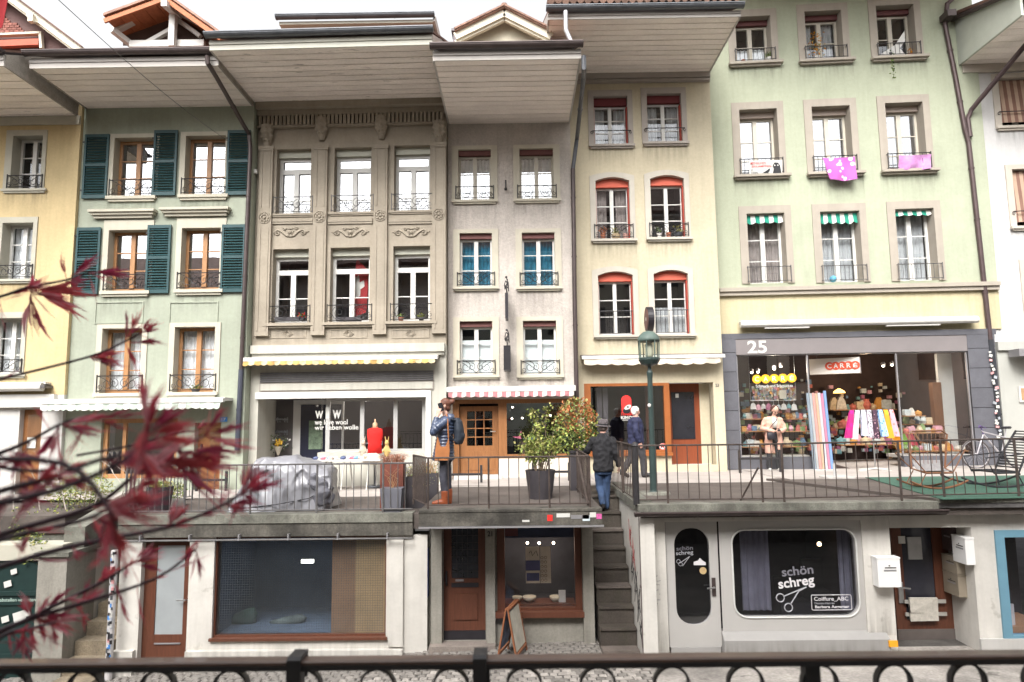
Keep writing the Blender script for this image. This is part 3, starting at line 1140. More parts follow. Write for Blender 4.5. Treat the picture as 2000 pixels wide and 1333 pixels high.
# white timber dormer with board soffit
WOODSOF = M('orange board soffit',(0.36,0.13,0.06),0.7,0.2,6,per_object=0.2,stretch=(1,1,4))
Yd = 14.75
A,L,R = at(322,-6,Yd),at(204,37,Yd),at(432,72,Yd)
m = MB();m.box(at(232,95,15.5).x,at(400,95,15.5).x,15.5,17.0,A.z-1.6,A.z-1.0)
m.add([(at(240,90,15.5).x,15.5,at(240,90,15.5).z),(at(405,90,15.5).x,15.5,at(240,90,15.5).z),(at(395,55,15.5).x,15.5,at(395,62,15.5).z),(at(322,20,15.5).x,15.5,at(322,20,15.5).z),(at(240,50,15.5).x,15.5,at(240,55,15.5).z)],[(0,1,2,3,4)])
dm2 = m.build('dormer',ROOM_W,H2.root)
for P in (L,R):
 base = None
 for k in range(5):                       # roof slope boards seen from below, from the eave to the ridge
  a = Vector(P).lerp(A,k/5+0.004);b = Vector(P).lerp(A,(k+1) /5-0.004)
  t = MB();dv = Vector((0,1.0,0.0));up = Vector((0,0,0.04))
  q = [a,b,b+dv,a+dv]
  t.add(q+[v+up for v in q],[(0,1,2,3),(7,6,5,4),(0,4,5,1),(1,5,6,2),(2,6,7,3),(3,7,4,0)])
  t.build('plank',WOODSOF,dm2)
 t = MB();up = Vector((0,0,0.06));q = [P+Vector((0,-0.06,0.045)),A+Vector((0,-0.06,0.045)),A+Vector((0,2.2,0.045)),P+Vector((0,2.2,0.045))]
 t.add(q+[v+up for v in q],[(0,1,2,3),(7,6,5,4),(0,4,5,1),(1,5,6,2),(2,6,7,3),(3,7,4,0)])
 t.build('dormer_roof',TILE,dm2)
 t = MB();t.beam(Vector(P) +Vector((0,0.0,-0.06)),A+Vector((0,0,-0.06)),0.05,0.10);t.build('bargeboard',WOODSOF,dm2)
 # white rafters of the frame behind
 s = 1 if P is R else -1
 t = MB();t.beam(at(322+s*102,62 if s < 0 else 64,15.2),at(322,8,15.2),0.16,0.13);t.build('rafter',WHITE,dm2)
t = MB();t.beam(at(340,10,15.1),at(336,92,15.1),0.14,0.14);t.build('king_post',WHITE,dm2)
t = MB();t.beam(at(220,59,15.0),at(262,92,15.4),0.13,0.12);t.build('brace',WHITE,dm2)
t = MB();t.beam(at(320,6,14.6),at(350,32,15.3),0.14,0.14);t.build('purlin',WHITE,dm2)
t = MB();t.beam(at(255,88,15.25),at(400,86,15.25),0.12,0.16);t.beam(at(285,86,15.3),at(340,55,15.3),0.1,0.09);t.beam(at(392,72,15.3),at(345,38,15.3),0.1,0.09);t.build('tie_beam',WHITE,dm2)
# downpipe: swan neck from the gutter to the wall, then down between the houses
p0 = Vector((at(407,118,13.95).x,13.9,at(407,112,13.95).z))
downpipe(H2,[p0,p0+Vector((0,0.02,-0.15)),at(422,150,14.3),at(486,262,15.93),at(489,290,15.94),at(481,480,15.94),at(471,722,15.94)],0.05)
downpipe(H2,[at(471,722,15.93),at(463,880,15.93)],0.058,M('dark blue grey pipe',(0.05,0.055,0.075),0.5,0.15,5))

# ---- house 3: beige sandstone with pilasters
F3 = Fr(16.3,bx(Fr(16.3),500,500),-0.02)
H3 = House(F3,'beige sandstone town house with carved pilasters','house')
b34 = boundary(F3,(871,250),(872,700))
W3 = M('beige sandstone',(0.335,0.29,0.23),0.85,0.09,1.3,fine=0.06,bump=0.12,bscale=35,streak=0.4,streak_col=(0.22,0.19,0.15),patch=0.08)
W3L = M('pale cream plaster',(0.47,0.455,0.40),0.85,0.05,2,streak=0.3,patch=0.06)
BLINDW = M('cream shutter box',(0.50,0.50,0.42),0.6,0.04,4)
wins3 = ((540,292,607,418),(653,289,725,415),(770,285,840,412),(532,487,602,632),(645,484,722,630),(768,481,840,628))
for i,px in enumerate(wins3):
 window(H3,px,sur=(W3,0.08,0.08,0.07,0.0,0.02),rev=0.24,fw=0.075,transom=0.80,bars=(0.48,) if i > 2 else (0.30,),mull=0.12,blind=(BLINDW,0.17),grille=('wheel' if i > 2 else 'scroll',0.42,-0.02,GREYIRON if i < 3 else IRON),
  sill=(W3,0.10,0.07,0.12) if i > 2 else (W3,0.06,0.05,0.05),gl=GLASS_B if i < 3 else GLASS)
zb3 = F3.p(670,676).z
H3.wall(b23+0.003,b34-0.003,zb3,F3.p(670,206).z+0.4,W3)
pil = (513,626,744,861)
ztop3,zbase3 = F3.p(670,286).z,F3.p(670,655).z
for k,pxx in enumerate(pil):
 c = (F3.p(pxx,340).x+F3.p(pxx-(7 if k == 0 else 0),560).x) /2
 if k == 0: c = b23+0.26
 if k == 3: c = b34-0.17
 hw = 0.165
 m = H3.mb()
 m.box(c-hw,c+hw,-0.10,-0.001,zbase3,ztop3)
 pl = m.build('pilaster',W3,H3.root)
 zs = F3.p(670,425).z
 for za,zb in ((zbase3+0.12,zs-0.25),(zs+0.25,ztop3-0.12)):     # raised fillets round the sunk panel
  for q in ((c-hw+0.05,c-hw+0.085),(c+hw-0.085,c+hw-0.05)):
   f = H3.mb();f.box(q[0],q[1],-0.115,-0.101,za,zb);f.build('fillet',W3,pl)
 f = H3.mb()
 f.box(c-hw-0.02,c+hw+0.02,-0.125,-0.101,ztop3-0.12,ztop3-0.07)
 f.box(c-hw-0.03,c+hw+0.03,-0.135,-0.101,ztop3-0.069,ztop3)
 f.build('collar',W3,pl)
 # rosette between the storeys
 f = H3.mb()
 for j in range(8):
  f.ball((c+0.085*cos(j*pi/4),-0.105,zs+0.085*sin(j*pi/4)),0.036,6,4,sq=(1,0.6,1))
 f.ball((c,-0.11,zs),0.04,8,4,sq=(1,0.7,1))
 f.tube([(c+0.14*cos(j*pi/8),-0.103,zs+0.14*sin(j*pi/8)) for j in range(16)],0.016,5,closed=True)
 f.build('rosette',W3,pl,smooth=True)
 # carved head bracket on top
 zc = F3.p(670,250 if 0 < k < 3 else 262).z
 g = MB()
 loft(g,[(0,0,-0.34,0.07,0.05),(0,-0.02,-0.25,0.10,0.08),(0,-0.04,-0.12,0.125,0.11),(0,-0.05,0.02,0.14,0.13),(0,-0.05,0.14,0.15,0.14),(0,-0.06,0.22,0.17,0.15)],12)
 g.ball((0,-0.15,-0.05),0.075,8,6,sq=(0.85,0.9,1.25))
 g.ball((0,-0.225,-0.06),0.02,6,4,sq=(0.8,1,1.6))
 for s in (-1,1):
  g.ball((s*0.105,-0.11,0.06),0.06,7,5)
  g.ball((s*0.125,-0.09,-0.06),0.05,7,5)
  g.ball((s*0.09,-0.14,0.15),0.05,7,5)
  g.ball((s*0.05,-0.16,-0.19),0.035,7,5)
 g.ball((0,-0.16,0.10),0.055,7,5)
 g = blob(g,0.022,1)
 g.F = H3.F
 g.xf(Matrix.Translation((c,-0.02,zc)))
 g.build('carved_head',W3,pl,smooth=True)
# frieze, dentils, crown under the eaves
m = H3.mb();zd = F3.p(670,246).z;zc = F3.p(670,228).z;ze = F3.p(670,204).z
m.box(b23+0.02,b34-0.02,-0.16,-0.001,zc,ze+0.1)
m.box(b23+0.02,b34-0.02,-0.30,-0.161,zc+0.14,ze+0.1)
m.box(b23+0.02,b34-0.02,-0.12,-0.001,zd-0.05,zd)
fz = m.build('frieze',W3,H3.root)
m = H3.mb()
n = 46
for i in range(n):
 x = b23+0.05+(b34-b23-0.1) *(i+0.5) /n
 m.box(x-0.033,x+0.033,-0.15,-0.002,zd+0.002,zc-0.002)
m.build('dentil_band',W3,fz,kind='stuff')
# carved panels between the storeys
for cxp in (567,684,803):
 c = F3.p(cxp,455);w = 0.43
 m = H3.mb()
 for s in (-1,1):
  m.tube([(c.x,-0.012,c.z-0.10),(c.x+s*0.10,-0.012,c.z-0.08),(c.x+s*0.20,-0.012,c.z+0.02),(c.x+s*0.30,-0.012,c.z+0.07),(c.x+s*0.40,-0.012,c.z+0.02),(c.x+s*0.38,-0.012,c.z-0.05)],[0.02,0.024,0.026,0.024,0.02,0.012],6)
  m.tube(spiral(c.x+s*0.31,c.z-0.01,0.07,pi/2,-s*1.3,10,-0.012),0.016,5)
  m.tube(spiral(c.x+s*0.15,c.z+0.10,0.045,0,s*1.2,8,-0.012),0.013,5)
  m.tube([(c.x,-0.012,c.z+0.09),(c.x+s*0.08,-0.012,c.z+0.11),(c.x+s*0.15,-0.012,c.z+0.10)],0.014,5)
  m.tube([(c.x+s*0.03,-0.012,c.z-0.05),(c.x+s*0.09,-0.012,c.z+0.06)],0.012,5)
  m.tube([(c.x+s*0.40,-0.01,c.z),(c.x+s*0.46,-0.01,c.z+0.03)],0.012,5)
 m.ball((c.x,-0.01,c.z+0.02),0.045,8,5,sq=(1,0.6,1))
 m.build('carved_ornament',W3,H3.root,smooth=True)
 z0 = F3.p(cxp,432).z
 m = H3.mb();m.box(c.x-0.55,c.x+0.55,-0.05,-0.001,z0-0.03,z0+0.05);m.box(c.x-0.55,c.x+0.55,-0.035,-0.001,z0-0.08,z0-0.031);m.build('string_moulding',W3,H3.root)
 z0 = F3.p(cxp,652).z
 m = H3.mb()
 for q in ((-0.45,0.45,0.09,0.11),(-0.45,0.45,-0.11,-0.09),(-0.45,-0.43,-0.09,0.09),(0.43,0.45,-0.09,0.09)):
  m.box(c.x+q[0],c.x+q[1],-0.015,-0.001,z0+q[2],z0+q[3])
 for rr in (0.09,0.05):
  m.tube([(c.x,-0.01,z0+rr),(c.x+rr*1.4,-0.01,z0),(c.x,-0.01,z0-rr),(c.x-rr*1.4,-0.01,z0)],0.012,4,closed=True)
 m.build('sill_panel',W3,H3.root)
# belt course and shop front
m = H3.mb()
za = F3.p(670,690).z;zb = F3.p(670,674).z
m.box(b23+0.03,b34-0.03,-0.16,-0.001,za,zb)
m.box(b23+0.05,b34-0.05,-0.10,-0.001,za-0.08,za-0.001)
m.build('belt_course',W3L,H3.root)
so_ = F3.rect(503,778,832,884)
zl3 = F3.p(670,724).z
ground3 = F3.p(640,966).z
ro = F3.rect(508,726,848,746)
H3.holes = [(so_[0],so_[1],so_[2],so_[3]),(so_[0],so_[0] +1.45,ground3-0.5,so_[3])]
H3.wall(b23+0.003,b34-0.003,-1.0,zb3-0.003,W3L,name='ground_floor_wall',t=0.3)
m = H3.mb();a,b = F3.p(483,705),F3.p(858,702)
m.box(a.x,b.x,-0.30,-0.001,a.z+0.0,a.z+0.05);m.box(a.x,b.x,-0.38,-0.301,a.z-0.05,a.z+0.04)
awo = m.build('awning',WHITE,H3.root)
valance(awo,F3,a.x+0.03,b.x-0.06,-0.40,a.z-0.03,0.13,[M('yellow awning cloth',(0.52,0.33,0.12),0.9,0.06,4),M('pale yellow awning cloth',(0.55,0.45,0.28),0.9,0.06,4)],0.15,0.03)
m = H3.mb();m.box(ro[0],ro[1],-0.02,-0.001,ro[2] -0.22,ro[3])
rsx = m.build('shutter_housing',M('taupe metal',(0.30,0.265,0.235),0.6,0.1,4),H3.root)
base = None
for i in range(5):
 z = ro[2] +(ro[3] -ro[2]) *(i+0.5) /5
 t = H3.mb();t.box(ro[0] +0.02,ro[1] -0.02,-0.05,-0.021,z-0.018,z+0.018);t.build('slat',GREYIRON,rsx)
t = H3.mb();t.box(ro[0] +0.03,ro[1] -0.03,-0.045,-0.021,ro[2] -0.19,ro[2] -0.03);t.build('lintel_panel',W3L,rsx)
m = H3.mb();q = F3.rect(500,765,842,778)
m.box(q[0],q[1],-0.06,-0.001,so_[3] +0.002,q[3]);m.box(so_[1] +0.002,q[1],-0.06,-0.001,so_[2] -0.3,so_[3] +0.001)
m.build('shop_frame',WHITE_W,H3.root)
# display window with white posts, and the recessed porch at its left
xd = so_[0] +1.45
m = H3.mb()
def fx(v,dy=0.3): return F3.p(v,830,dy).x
for v in (641,708,773,829):
 m.box(fx(v) -0.05,fx(v) +0.05,0.25,0.33,so_[2],so_[3])
m.box(fx(641),so_[1],0.252,0.328,so_[2] -0.0,so_[2] +0.06)
m.box(fx(641),so_[1],0.252,0.328,so_[3] -0.07,so_[3])
sw = m.build('shop_window',M('greyish white post',(0.36,0.355,0.345),0.5,0.05,4),H3.root)
for a,b in ((641,708),(708,773),(773,829)):
 m = H3.mb();m.box(fx(a) +0.05,fx(b) -0.05,0.285,0.293,so_[2] +0.06,so_[3] -0.07);m.build('pane',GLASS_SHOP,sw)
m = H3.mb();m.box(xd+0.02,so_[1],0.02,0.24,so_[2] -0.04,so_[2] -0.001);m.build('window_board',WHITE,sw)
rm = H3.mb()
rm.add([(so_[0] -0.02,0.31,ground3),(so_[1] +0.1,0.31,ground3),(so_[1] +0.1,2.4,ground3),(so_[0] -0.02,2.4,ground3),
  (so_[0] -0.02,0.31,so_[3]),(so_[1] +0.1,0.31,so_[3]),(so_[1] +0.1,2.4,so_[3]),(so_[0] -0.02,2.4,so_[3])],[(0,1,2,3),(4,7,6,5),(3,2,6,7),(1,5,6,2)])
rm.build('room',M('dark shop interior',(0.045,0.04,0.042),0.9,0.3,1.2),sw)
m = H3.mb();m.box(so_[0] -0.02,so_[0] +0.0,0.3,1.3,ground3,so_[3]);m.build('porch_wall',W3L,H3.root)
m = H3.mb();m.box(xd-0.02,xd+0.015,0.31,1.3,ground3,so_[3]);po = m.build('porch_glass',GLASS_SHOP,H3.root)
pa,pb = F3.p(528,840,1.2).x,F3.p(572,840,1.2).x
m = H3.mb();m.box(pa,pb,1.22,1.3,ground3,so_[3]);m.build('porch_panel',M('grey display board',(0.12,0.11,0.11),0.8,0.2,2),H3.root)
m = H3.mb();m.box(pb,xd+0.3,1.2,1.26,ground3,so_[3]);do = m.build('door',WHITE_W,H3.root)
m = H3.mb();m.box(pb+0.2,xd+0.25,1.18,1.199,ground3+0.5,so_[3] -0.12);m.build('pane',M('dark blue door glass',(0.025,0.027,0.045),0.15,0.2,3,spec=0.6),do)
m = H3.mb();m.box(pb+0.42,pb+0.78,1.17,1.178,ground3+1.0,ground3+1.72);nt = m.build('poster',M('green leafy poster',(0.16,0.22,0.15),0.7,0.5,9,fine=0.4),do)
for j in range(3):                         # small wares hung on the porch board
 m = H3.mb()
 z = ground3+1.75-j*0.32
 for i in range(14):
  m.ball((pa+0.06+(i % 7) *0.062,1.205,z+0.05*sin(i*2.3)),0.022,5,4)
 m.tube([(pa+0.05,1.212,z),(pa+0.25,1.212,z+0.02),(pa+0.45,1.212,z)],0.03,5)
 m.build('hung_yarn',M('hung yarn %d' % j,((0.30,0.30,0.31),(0.22,0.22,0.24),(0.10,0.14,0.17))[j],0.9,0.4,14),H3.root)
# the shop's printed lettering on the glass
def g3(px,py): return F3.p(px,py,0.30)
a,b = g3(616,824),g3(667,796)
lettering('w',g3(616,820).x,g3(632,820).x,g3(616,818).z,g3(616,803).z,0.27,WHITE,sw,F3,bold=0.02)
lettering('l',g3(637,820).x,g3(644,820).x,g3(640,818).z,g3(640,796).z,0.245,WHITE,sw,F3,bold=0.02)
lettering('w',g3(650,820).x,g3(667,820).x,g3(650,818).z,g3(650,801).z,0.27,WHITE,sw,F3,bold=0.02)
lettering('"',g3(617,820).x,g3(622,820).x,g3(617,795).z,g3(617,791).z,0.27,WHITE,sw,F3,bold=0.02)
lettering('we love wool',g3(616,826).x,g3(680,826).x,g3(640,830).z,g3(640,820).z,0.245,WHITE,sw,F3,bold=0.012)
lettering('wir lieben wolle',g3(616,836).x,g3(701,836).x,g3(640,840).z,g3(640,830.5).z,0.245,WHITE,sw,F3,bold=0.012)
x3l,x3r = b23-0.02,b34-0.02
z3e,d3e,_ = eaves(H3,x3l,x3r,670,206,92,12,gm=ZINC,sm=SOFFIT_OLD,fm=FASCIA_LT,fh=0.18)
# upper attic eave
Yq = 15.2
m = MB();a,b = at(560,62,Yq),at(845,56,Yq)
m.box(a.x,b.x,Yq,Yq+1.5,a.z-0.6,a.z+0.22)
at3 = m.build('attic_wall',FASCIA_LT,H3.root)
a,b = at(545,47,Yq-0.3),at(848,40,Yq-0.3)
m = MB();m.box(a.x,b.x,Yq-0.3,Yq+1.5,a.z-0.02,a.z+0.05);m.build('attic_soffit',FASCIA_LT,at3)
half_gutter(Fr(0),a.x-0.05,b.x+0.02,Yq-0.38,a.z+0.14,0.085).build('attic_gutter',ZINC,at3)
m = MB();m.beam(at(848,36,14.9),at(862,92,15.6),0.05,0.2);m.build('attic_verge',FASCIA,at3)
# small alarm lamp on the beige house corner
m = H3.mb();p = F3.p(503,340);m.box(p.x-0.05,p.x+0.05,-0.2,-0.1,p.z-0.05,p.z+0.05);m.build('wall_lamp',WHITE,H3.root)

# ---- house 4: narrow grey house
F4 = Fr(16.6)
H4 = House(F4,'narrow grey plastered town house with cream window surrounds','house')
x4l = b34+0.003
b45 = boundary(F4,(1114,260),(1124,720))
W4 = M('rough grey plaster',(0.50,0.452,0.41),0.95,0.08,1.5,fine=0.10,bump=0.5,bscale=26,streak=0.26,patch=0.08)
STONE4 = M('cream stone trim',(0.52,0.48,0.39),0.8,0.06,3,streak=0.12)
BLINDR = M('maroon blind',(0.16,0.065,0.06),0.7,0.1,4)
for i,px in enumerate(((895,293,959,392),(1015,291,1081,390),(898,456,961,561),(1020,455,1084,561),(898,628,962,733),(1022,627,1087,733))):
 window(H4,px,sur=(STONE4,0.16,0.16,0.10,0.02),rev=0.16,fw=0.05,blind=(BLINDR,0.13),bars=(0.34,0.68) if i > 1 else (0.62,),sill=(STONE4,0.02,0.06,0.10),
  grille=('wheel' if i < 2 else 'scroll',0.34,-0.06),fm=CREAM_W if i < 2 else WHITE_W,
  curtain=(('full',LACE),('full',LACE),('full',BLUECURT),('full',BLUECURT),('blind',PALEBLIND),('blind',PALEBLIND))[i],gl=GLASS_B if i < 2 else GLASS)
zg4 = F4.p(1000,757).z
gr4 = F4.p(950,934).z
dr = F4.rect(888,782,986,934)
wr = F4.rect(986,784,1122,896)
H4.hole((F4.p(884,850).x,b45-0.06,gr4-0.5,F4.p(1000,780).z))
H4.wall(x4l,b45-0.003,-1.0,F4.p(1000,240).z+0.4,W4)
m = H4.mb();a = F4.p(872,766);b = F4.p(1122,766)
m.box(a.x,b.x,-0.32,-0.001,a.z+0.03,a.z+0.11);m.box(a.x,b.x,-0.38,-0.321,a.z-0.02,a.z+0.10)
awo = m.build('awning',WHITE,H4.root)
valance(awo,F4,a.x+0.08,b.x-0.05,-0.40,a.z-0.02,0.14,[M('faded red awning cloth',(0.36,0.16,0.17),0.9,0.08,4),M('white red awning cloth',(0.55,0.48,0.45),0.9,0.05,4)],0.105,0.015)
# timber shop front: lintel, posts, glazed door, window
sz = F4.p(1000,780).z
m = H4.mb()
xa = F4.p(884,850).x
xdl,xdr = F4.rect(900,800,972,930)[:2]
xw0,xw1 = F4.p(990,850).x,b45-0.1
m.box(xa,b45-0.06,0.02,0.14,sz-0.10,sz)
for x0,x1 in ((xa,xdl-0.04),(xdr+0.02,xw0)):
 m.box(x0,x1,0.02,0.15,gr4 if x0 == xa else F4.p(1000,900).z,sz-0.10)
m.box(xw0,xw1,0.02,0.14,F4.p(1000,896).z,F4.p(1000,888).z)
m.box(xw1,b45-0.06,0.02,0.14,F4.p(1000,896).z,sz-0.10)
sf = m.build('shop_front',ORANGEWOOD,H4.root)
m = H4.mb();zb = F4.p(1000,896).z
m.box(xdr+0.02,b45-0.05,-0.02,0.15,gr4-0.1,zb-0.001);m.build('plinth',M('cream plinth',(0.62,0.56,0.48),0.85,0.08,3,streak=0.3),H4.root)
m = H4.mb();m.box(xw0,xw1,0.06,0.068,F4.p(1000,888).z,sz-0.10);m.build('pane',GLASS_SHOP,sf)
m = H4.mb()
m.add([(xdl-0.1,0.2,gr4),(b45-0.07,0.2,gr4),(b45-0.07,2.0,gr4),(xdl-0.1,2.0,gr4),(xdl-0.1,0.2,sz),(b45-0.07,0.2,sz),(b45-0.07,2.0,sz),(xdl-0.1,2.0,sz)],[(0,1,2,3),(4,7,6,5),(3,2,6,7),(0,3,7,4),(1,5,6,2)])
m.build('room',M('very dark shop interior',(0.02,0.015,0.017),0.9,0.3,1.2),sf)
# door leaf with twelve panes
zd1 = sz-0.16
m = H4.mb()
x0,x1,z0,z1 = xdl-0.03,xdr+0.01,gr4+0.08,zd1
m.box(x0,x0+0.17,0.16,0.2,z0,z1);m.box(x1-0.14,x1,0.16,0.2,z0,z1);m.box(x0+0.17,x1-0.14,0.16,0.2,z1-0.12,z1);m.box(x0+0.17,x1-0.14,0.16,0.2,z0,z0+0.68)
gx0,gx1,gz0,gz1 = x0+0.17,x1-0.14,z0+0.68,z1-0.12
for i in (1,2):
 x = gx0+(gx1-gx0) *i/3;m.box(x-0.012,x+0.012,0.165,0.195,gz0,gz1)
for j in (1,2,3):
 z = gz0+(gz1-gz0) *j/4;m.box(gx0,gx1,0.166,0.194,z-0.012,z+0.012)
do = m.build('door',ORANGEWOOD,H4.root)
for i in range(3):
 for j in range(4):
  t = H4.mb();t.box(gx0+(gx1-gx0) *i/3+0.012,gx0+(gx1-gx0) *(i+1) /3-0.012,0.178,0.184,gz0+(gz1-gz0) *j/4+0.012,gz0+(gz1-gz0) *(j+1) /4-0.012);t.build('pane',GLASS,do)
t = H4.mb();t.box(x0+0.12,x1-0.1,0.145,0.159,z0+0.1,z0+0.55);t.build('panel',ORANGEWOOD,do)
t = H4.mb();t.tube([(x1-0.07,0.16,z0+1.02),(x1-0.07,0.10,z0+1.02),(x1-0.19,0.10,z0+1.02)],0.012,6);t.build('handle',M('brushed steel',(0.5,0.5,0.5),0.3,0.05,9,metal=0.9),do)
m = H4.mb();m.box(xdl-0.15,xdr+0.1,-0.25,0.2,gr4-0.1,gr4+0.07);m.build('door_step',M('pale concrete step',(0.50,0.48,0.45),0.9,0.1,4),H4.root)
z4e,d4e,_ = eaves(H4,x4l+0.02,b45-0.02,985,241,117,14,sm=SOFFIT,fm=FASCIA,fh=0.16)
# classical dormer above
GABLEP = M('cream gable plaster',(0.58,0.54,0.43),0.8,0.09,5,fine=0.1)
dm4 = gable(H4,889,1077,66,985,20,15.0,GABLEP,TILE,CREAMTRIM,over=0.2)
m = MB();m.beam(at(893,90,14.92),at(1072,88,14.92),0.12,0.07);m.build('trim',CREAMTRIM,dm4)
m = MB();a = at(985,22,15.0);m.lathe([(0.06,0),(0.09,0.05),(0.07,0.12),(0.02,0.14)],a+Vector((0,-0.05,0.02)),10);m.build('finial',TILE,dm4)
for px0,px1,py0 in ((885,900,62),(1078,1086,40)):
 m = MB();a,b = at(px0,100,15.6),at(px1,py0,15.6);m.box(a.x,b.x,15.6,15.9,a.z,b.z);m.box(a.x-0.04,b.x+0.04,15.55,15.95,b.z,b.z+0.06);m.build('flue',M('grey flue',(0.16,0.14,0.15),0.7,0.2,5),H4.root)
# chimney with tiled hood between grey and cream house
a,b = at(1066,100,15.4),at(1092,50,15.4)
m = MB();m.box(a.x,b.x,15.4,15.75,a.z-0.4,b.z)
ch = m.build('chimney',GABLEP,H4.root)
m = MB();c = (a.x+b.x) /2;m.prism([(a.x-0.02,b.z+0.001),(b.x+0.02,b.z+0.001),(c,b.z+0.30)],15.38,15.77);m.build('chimney_hood',CREAMTRIM,ch)
m = MB();m.box(c-0.06,c+0.08,15.385,15.399,b.z-0.3,b.z-0.08);m.build('flue_opening',ROOM,ch)
m = MB();m.ball((c,15.57,b.z+0.32),0.05,8,5);m.build('finial',TILE,ch)
# downpipe from the gutter, swan neck to the wall joint
p0 = at(1140,110,13.45)
downpipe(H4,[p0,p0+Vector((0,0.02,-0.25)),at(1140,150,13.9),at(1127,270,16.35),at(1119,330,16.45)],0.052,ZINC)
downpipe(H4,[at(1119,330,16.45),at(1122,560,16.5),at(1128,870,16.5)],0.055)
# wrought sign brackets and hanging signs seen edge on are separate things
SIGNBLK = M('black sign metal',(0.02,0.018,0.022),0.4,0.2,6)
def projecting(F,px,y0,y1,w,label,deep=0.7,curl=True,hang=True):
 t = thing('hanging_sign',F.p(px,y1),label,'sign')
 p,q = F.p(px,y0),F.p(px,y1)
 m = MB(F);m.box(p.x-w/2,p.x+w/2,-deep,-0.12,q.z,p.z);m.build('sign_board',SIGNBLK,t)
 m = MB(F)
 m.tube([(p.x,0,p.z+0.12),(p.x,-deep-0.05,p.z+0.12)],0.016,6)
 m.tube([(p.x,-0.2,p.z+0.12),(p.x,-0.2,p.z-0.01)],0.008,5);m.tube([(p.x,-deep+0.08,p.z+0.12),(p.x,-deep+0.08,p.z-0.01)],0.008,5)
 if curl:
  m.tube([(p.x+0.05*sin(i*0.9),-0.1-deep*i/14,p.z+0.12+0.34*(1-i/14) *abs(cos(i*0.8))) for i in range(14)],0.013,5)
  m.tube([(p.x,-deep-0.05,p.z+0.1),(p.x+0.03,-deep-0.05,p.z+0.32)],0.012,5)
  m.ball((p.x,-deep-0.05,p.z+0.36),0.03,6,4)
 m.build('bracket',IRON,t)
 return t
projecting(F4,990,582,629,0.07,'upper black sign hung edge on between the windows of the grey house')
projecting(F4,991,681,727,0.16,'lower wider black sign hung edge on below the first on grey house')
t = thing('iron_hook',F4.p(988,368),'small black iron hook between the topmost grey house windows','hook')
m = MB(F4);p = F4.p(988,365);m.tube([(p.x,0,p.z-0.08),(p.x,-0.12,p.z-0.08),(p.x,-0.14,p.z+0.12)],0.018,6);m.ball((p.x,-0.12,p.z-0.1),0.04,6,4);m.build('hook',IRON,t)

# ---- house 5: cream, arched windows with red blinds
F5 = Fr(17.0)
H5 = House(F5,'pale cream town house with arched windows and red blinds','house')
x5l = b45*17.0/16.6-0.1
b56 = boundary(F5,(1384,160),(1411,650))
W5 = M('pale cream plaster wall',(0.52,0.46,0.335),0.9,0.05,1.0,fine=0.05,bump=0.15,bscale=30,streak=0.17,patch=0.06)
STONE5 = M('pale grey stone trim',(0.48,0.445,0.385),0.8,0.06,3,streak=0.1)
REDB = M('bright red blind',(0.58,0.125,0.08),0.75,0.06,3)
REDB_D = M('maroon red blind',(0.15,0.03,0.032),0.75,0.06,3)
REDF = M('red window rebate',(0.35,0.05,0.03),0.6,0.1,4)
GREY5 = M('grey stone trim',(0.37,0.33,0.295),0.8,0.08,3)
for i,px in enumerate(((1160,189,1226,284),(1264,184,1331,279),(1164,347,1230,468),(1271,343,1337,465),(1169,531,1237,655),(1278,528,1345,653))):
 window(H5,px,sur=(GREY5 if i < 2 else STONE5,0.15,0.13,0.13 if i > 1 else 0.16,0.02,0.04,W5),rev=0.2,fw=0.05,arch=0.0 if i < 2 else 0.10,
  blind=(REDB_D if i < 2 else REDB,0.20 if i < 2 else 0.23),bars=(1/3,2/3),mull=0.09,sill=(GREY5 if i < 2 else STONE5,0.02,0.06,0.11),
  grille=(('rod',0.36,-0.08),('rod',0.36,-0.08),('scroll',0.36,-0.07),('scroll',0.36,-0.07),('bars',0.62,0.06),('bars',0.62,0.06))[i],
  curtain=('side',GREYCURT) if i < 2 else ('side',BROWNCURT) if i == 2 else ('half',GREYCURT) if i == 5 else None,fm=WHITE_W)
 w = H5.mb();x0,x1,z0,z1 = F5.rect(*px)
 w.box(x1-0.03,x1-0.001,0.06,0.199,z0+0.01,z1-0.26)
 w.build('red_rebate',REDF,H5.root)
 w = H5.mb();w.box(x0+0.001,x0+0.025,0.10,0.199,z0+0.01,z1-0.26);w.build('red_rebate',REDF,H5.root)
zc5 = F5.p(1260,700).z
gr5 = F5.p(1280,920).z
so5 = F5.rect(1142,749,1309,887)
do5 = F5.rect(1309,749,1396,909)
H5.hole((so5[0],so5[1],so5[2],so5[3]));H5.hole((so5[1],do5[1],do5[2],so5[3]))
H5.wall(x5l,b56-0.003,-0.6,F5.p(1260,150).z+0.6,W5,t=0.3)
m = H5.mb();zc = F5.p(1260,163).z;zt = F5.p(1260,146).z
m.box(x5l,b56-0.01,-0.06,-0.001,zc,zt+0.05);m.box(x5l,b56-0.01,-0.12,-0.061,zc+0.10,zt+0.05);m.box(x5l,b56-0.01,-0.09,-0.061,zc+0.02,zc+0.08)
m.build('cornice',GREY5,H5.root)
m = H5.mb();a,b = F5.p(1134,702),F5.p(1408,700)
m.box(a.x,b.x,-0.30,-0.001,a.z+0.01,a.z+0.06);m.box(a.x,b.x,-0.36,-0.301,a.z-0.03,a.z+0.05)
awo = m.build('awning',WHITE,H5.root)
m = H5.mb();m.box(a.x-0.01,b.x+0.01,-0.05,-0.001,a.z+0.065,a.z+0.10);m.build('awning_flashing',COPPER,awo)
valance(awo,F5,a.x+0.05,b.x-0.12,-0.37,a.z-0.01,0.19,[M('cream awning cloth',(0.54,0.47,0.385),0.9,0.05,4)],0.34,0.025)
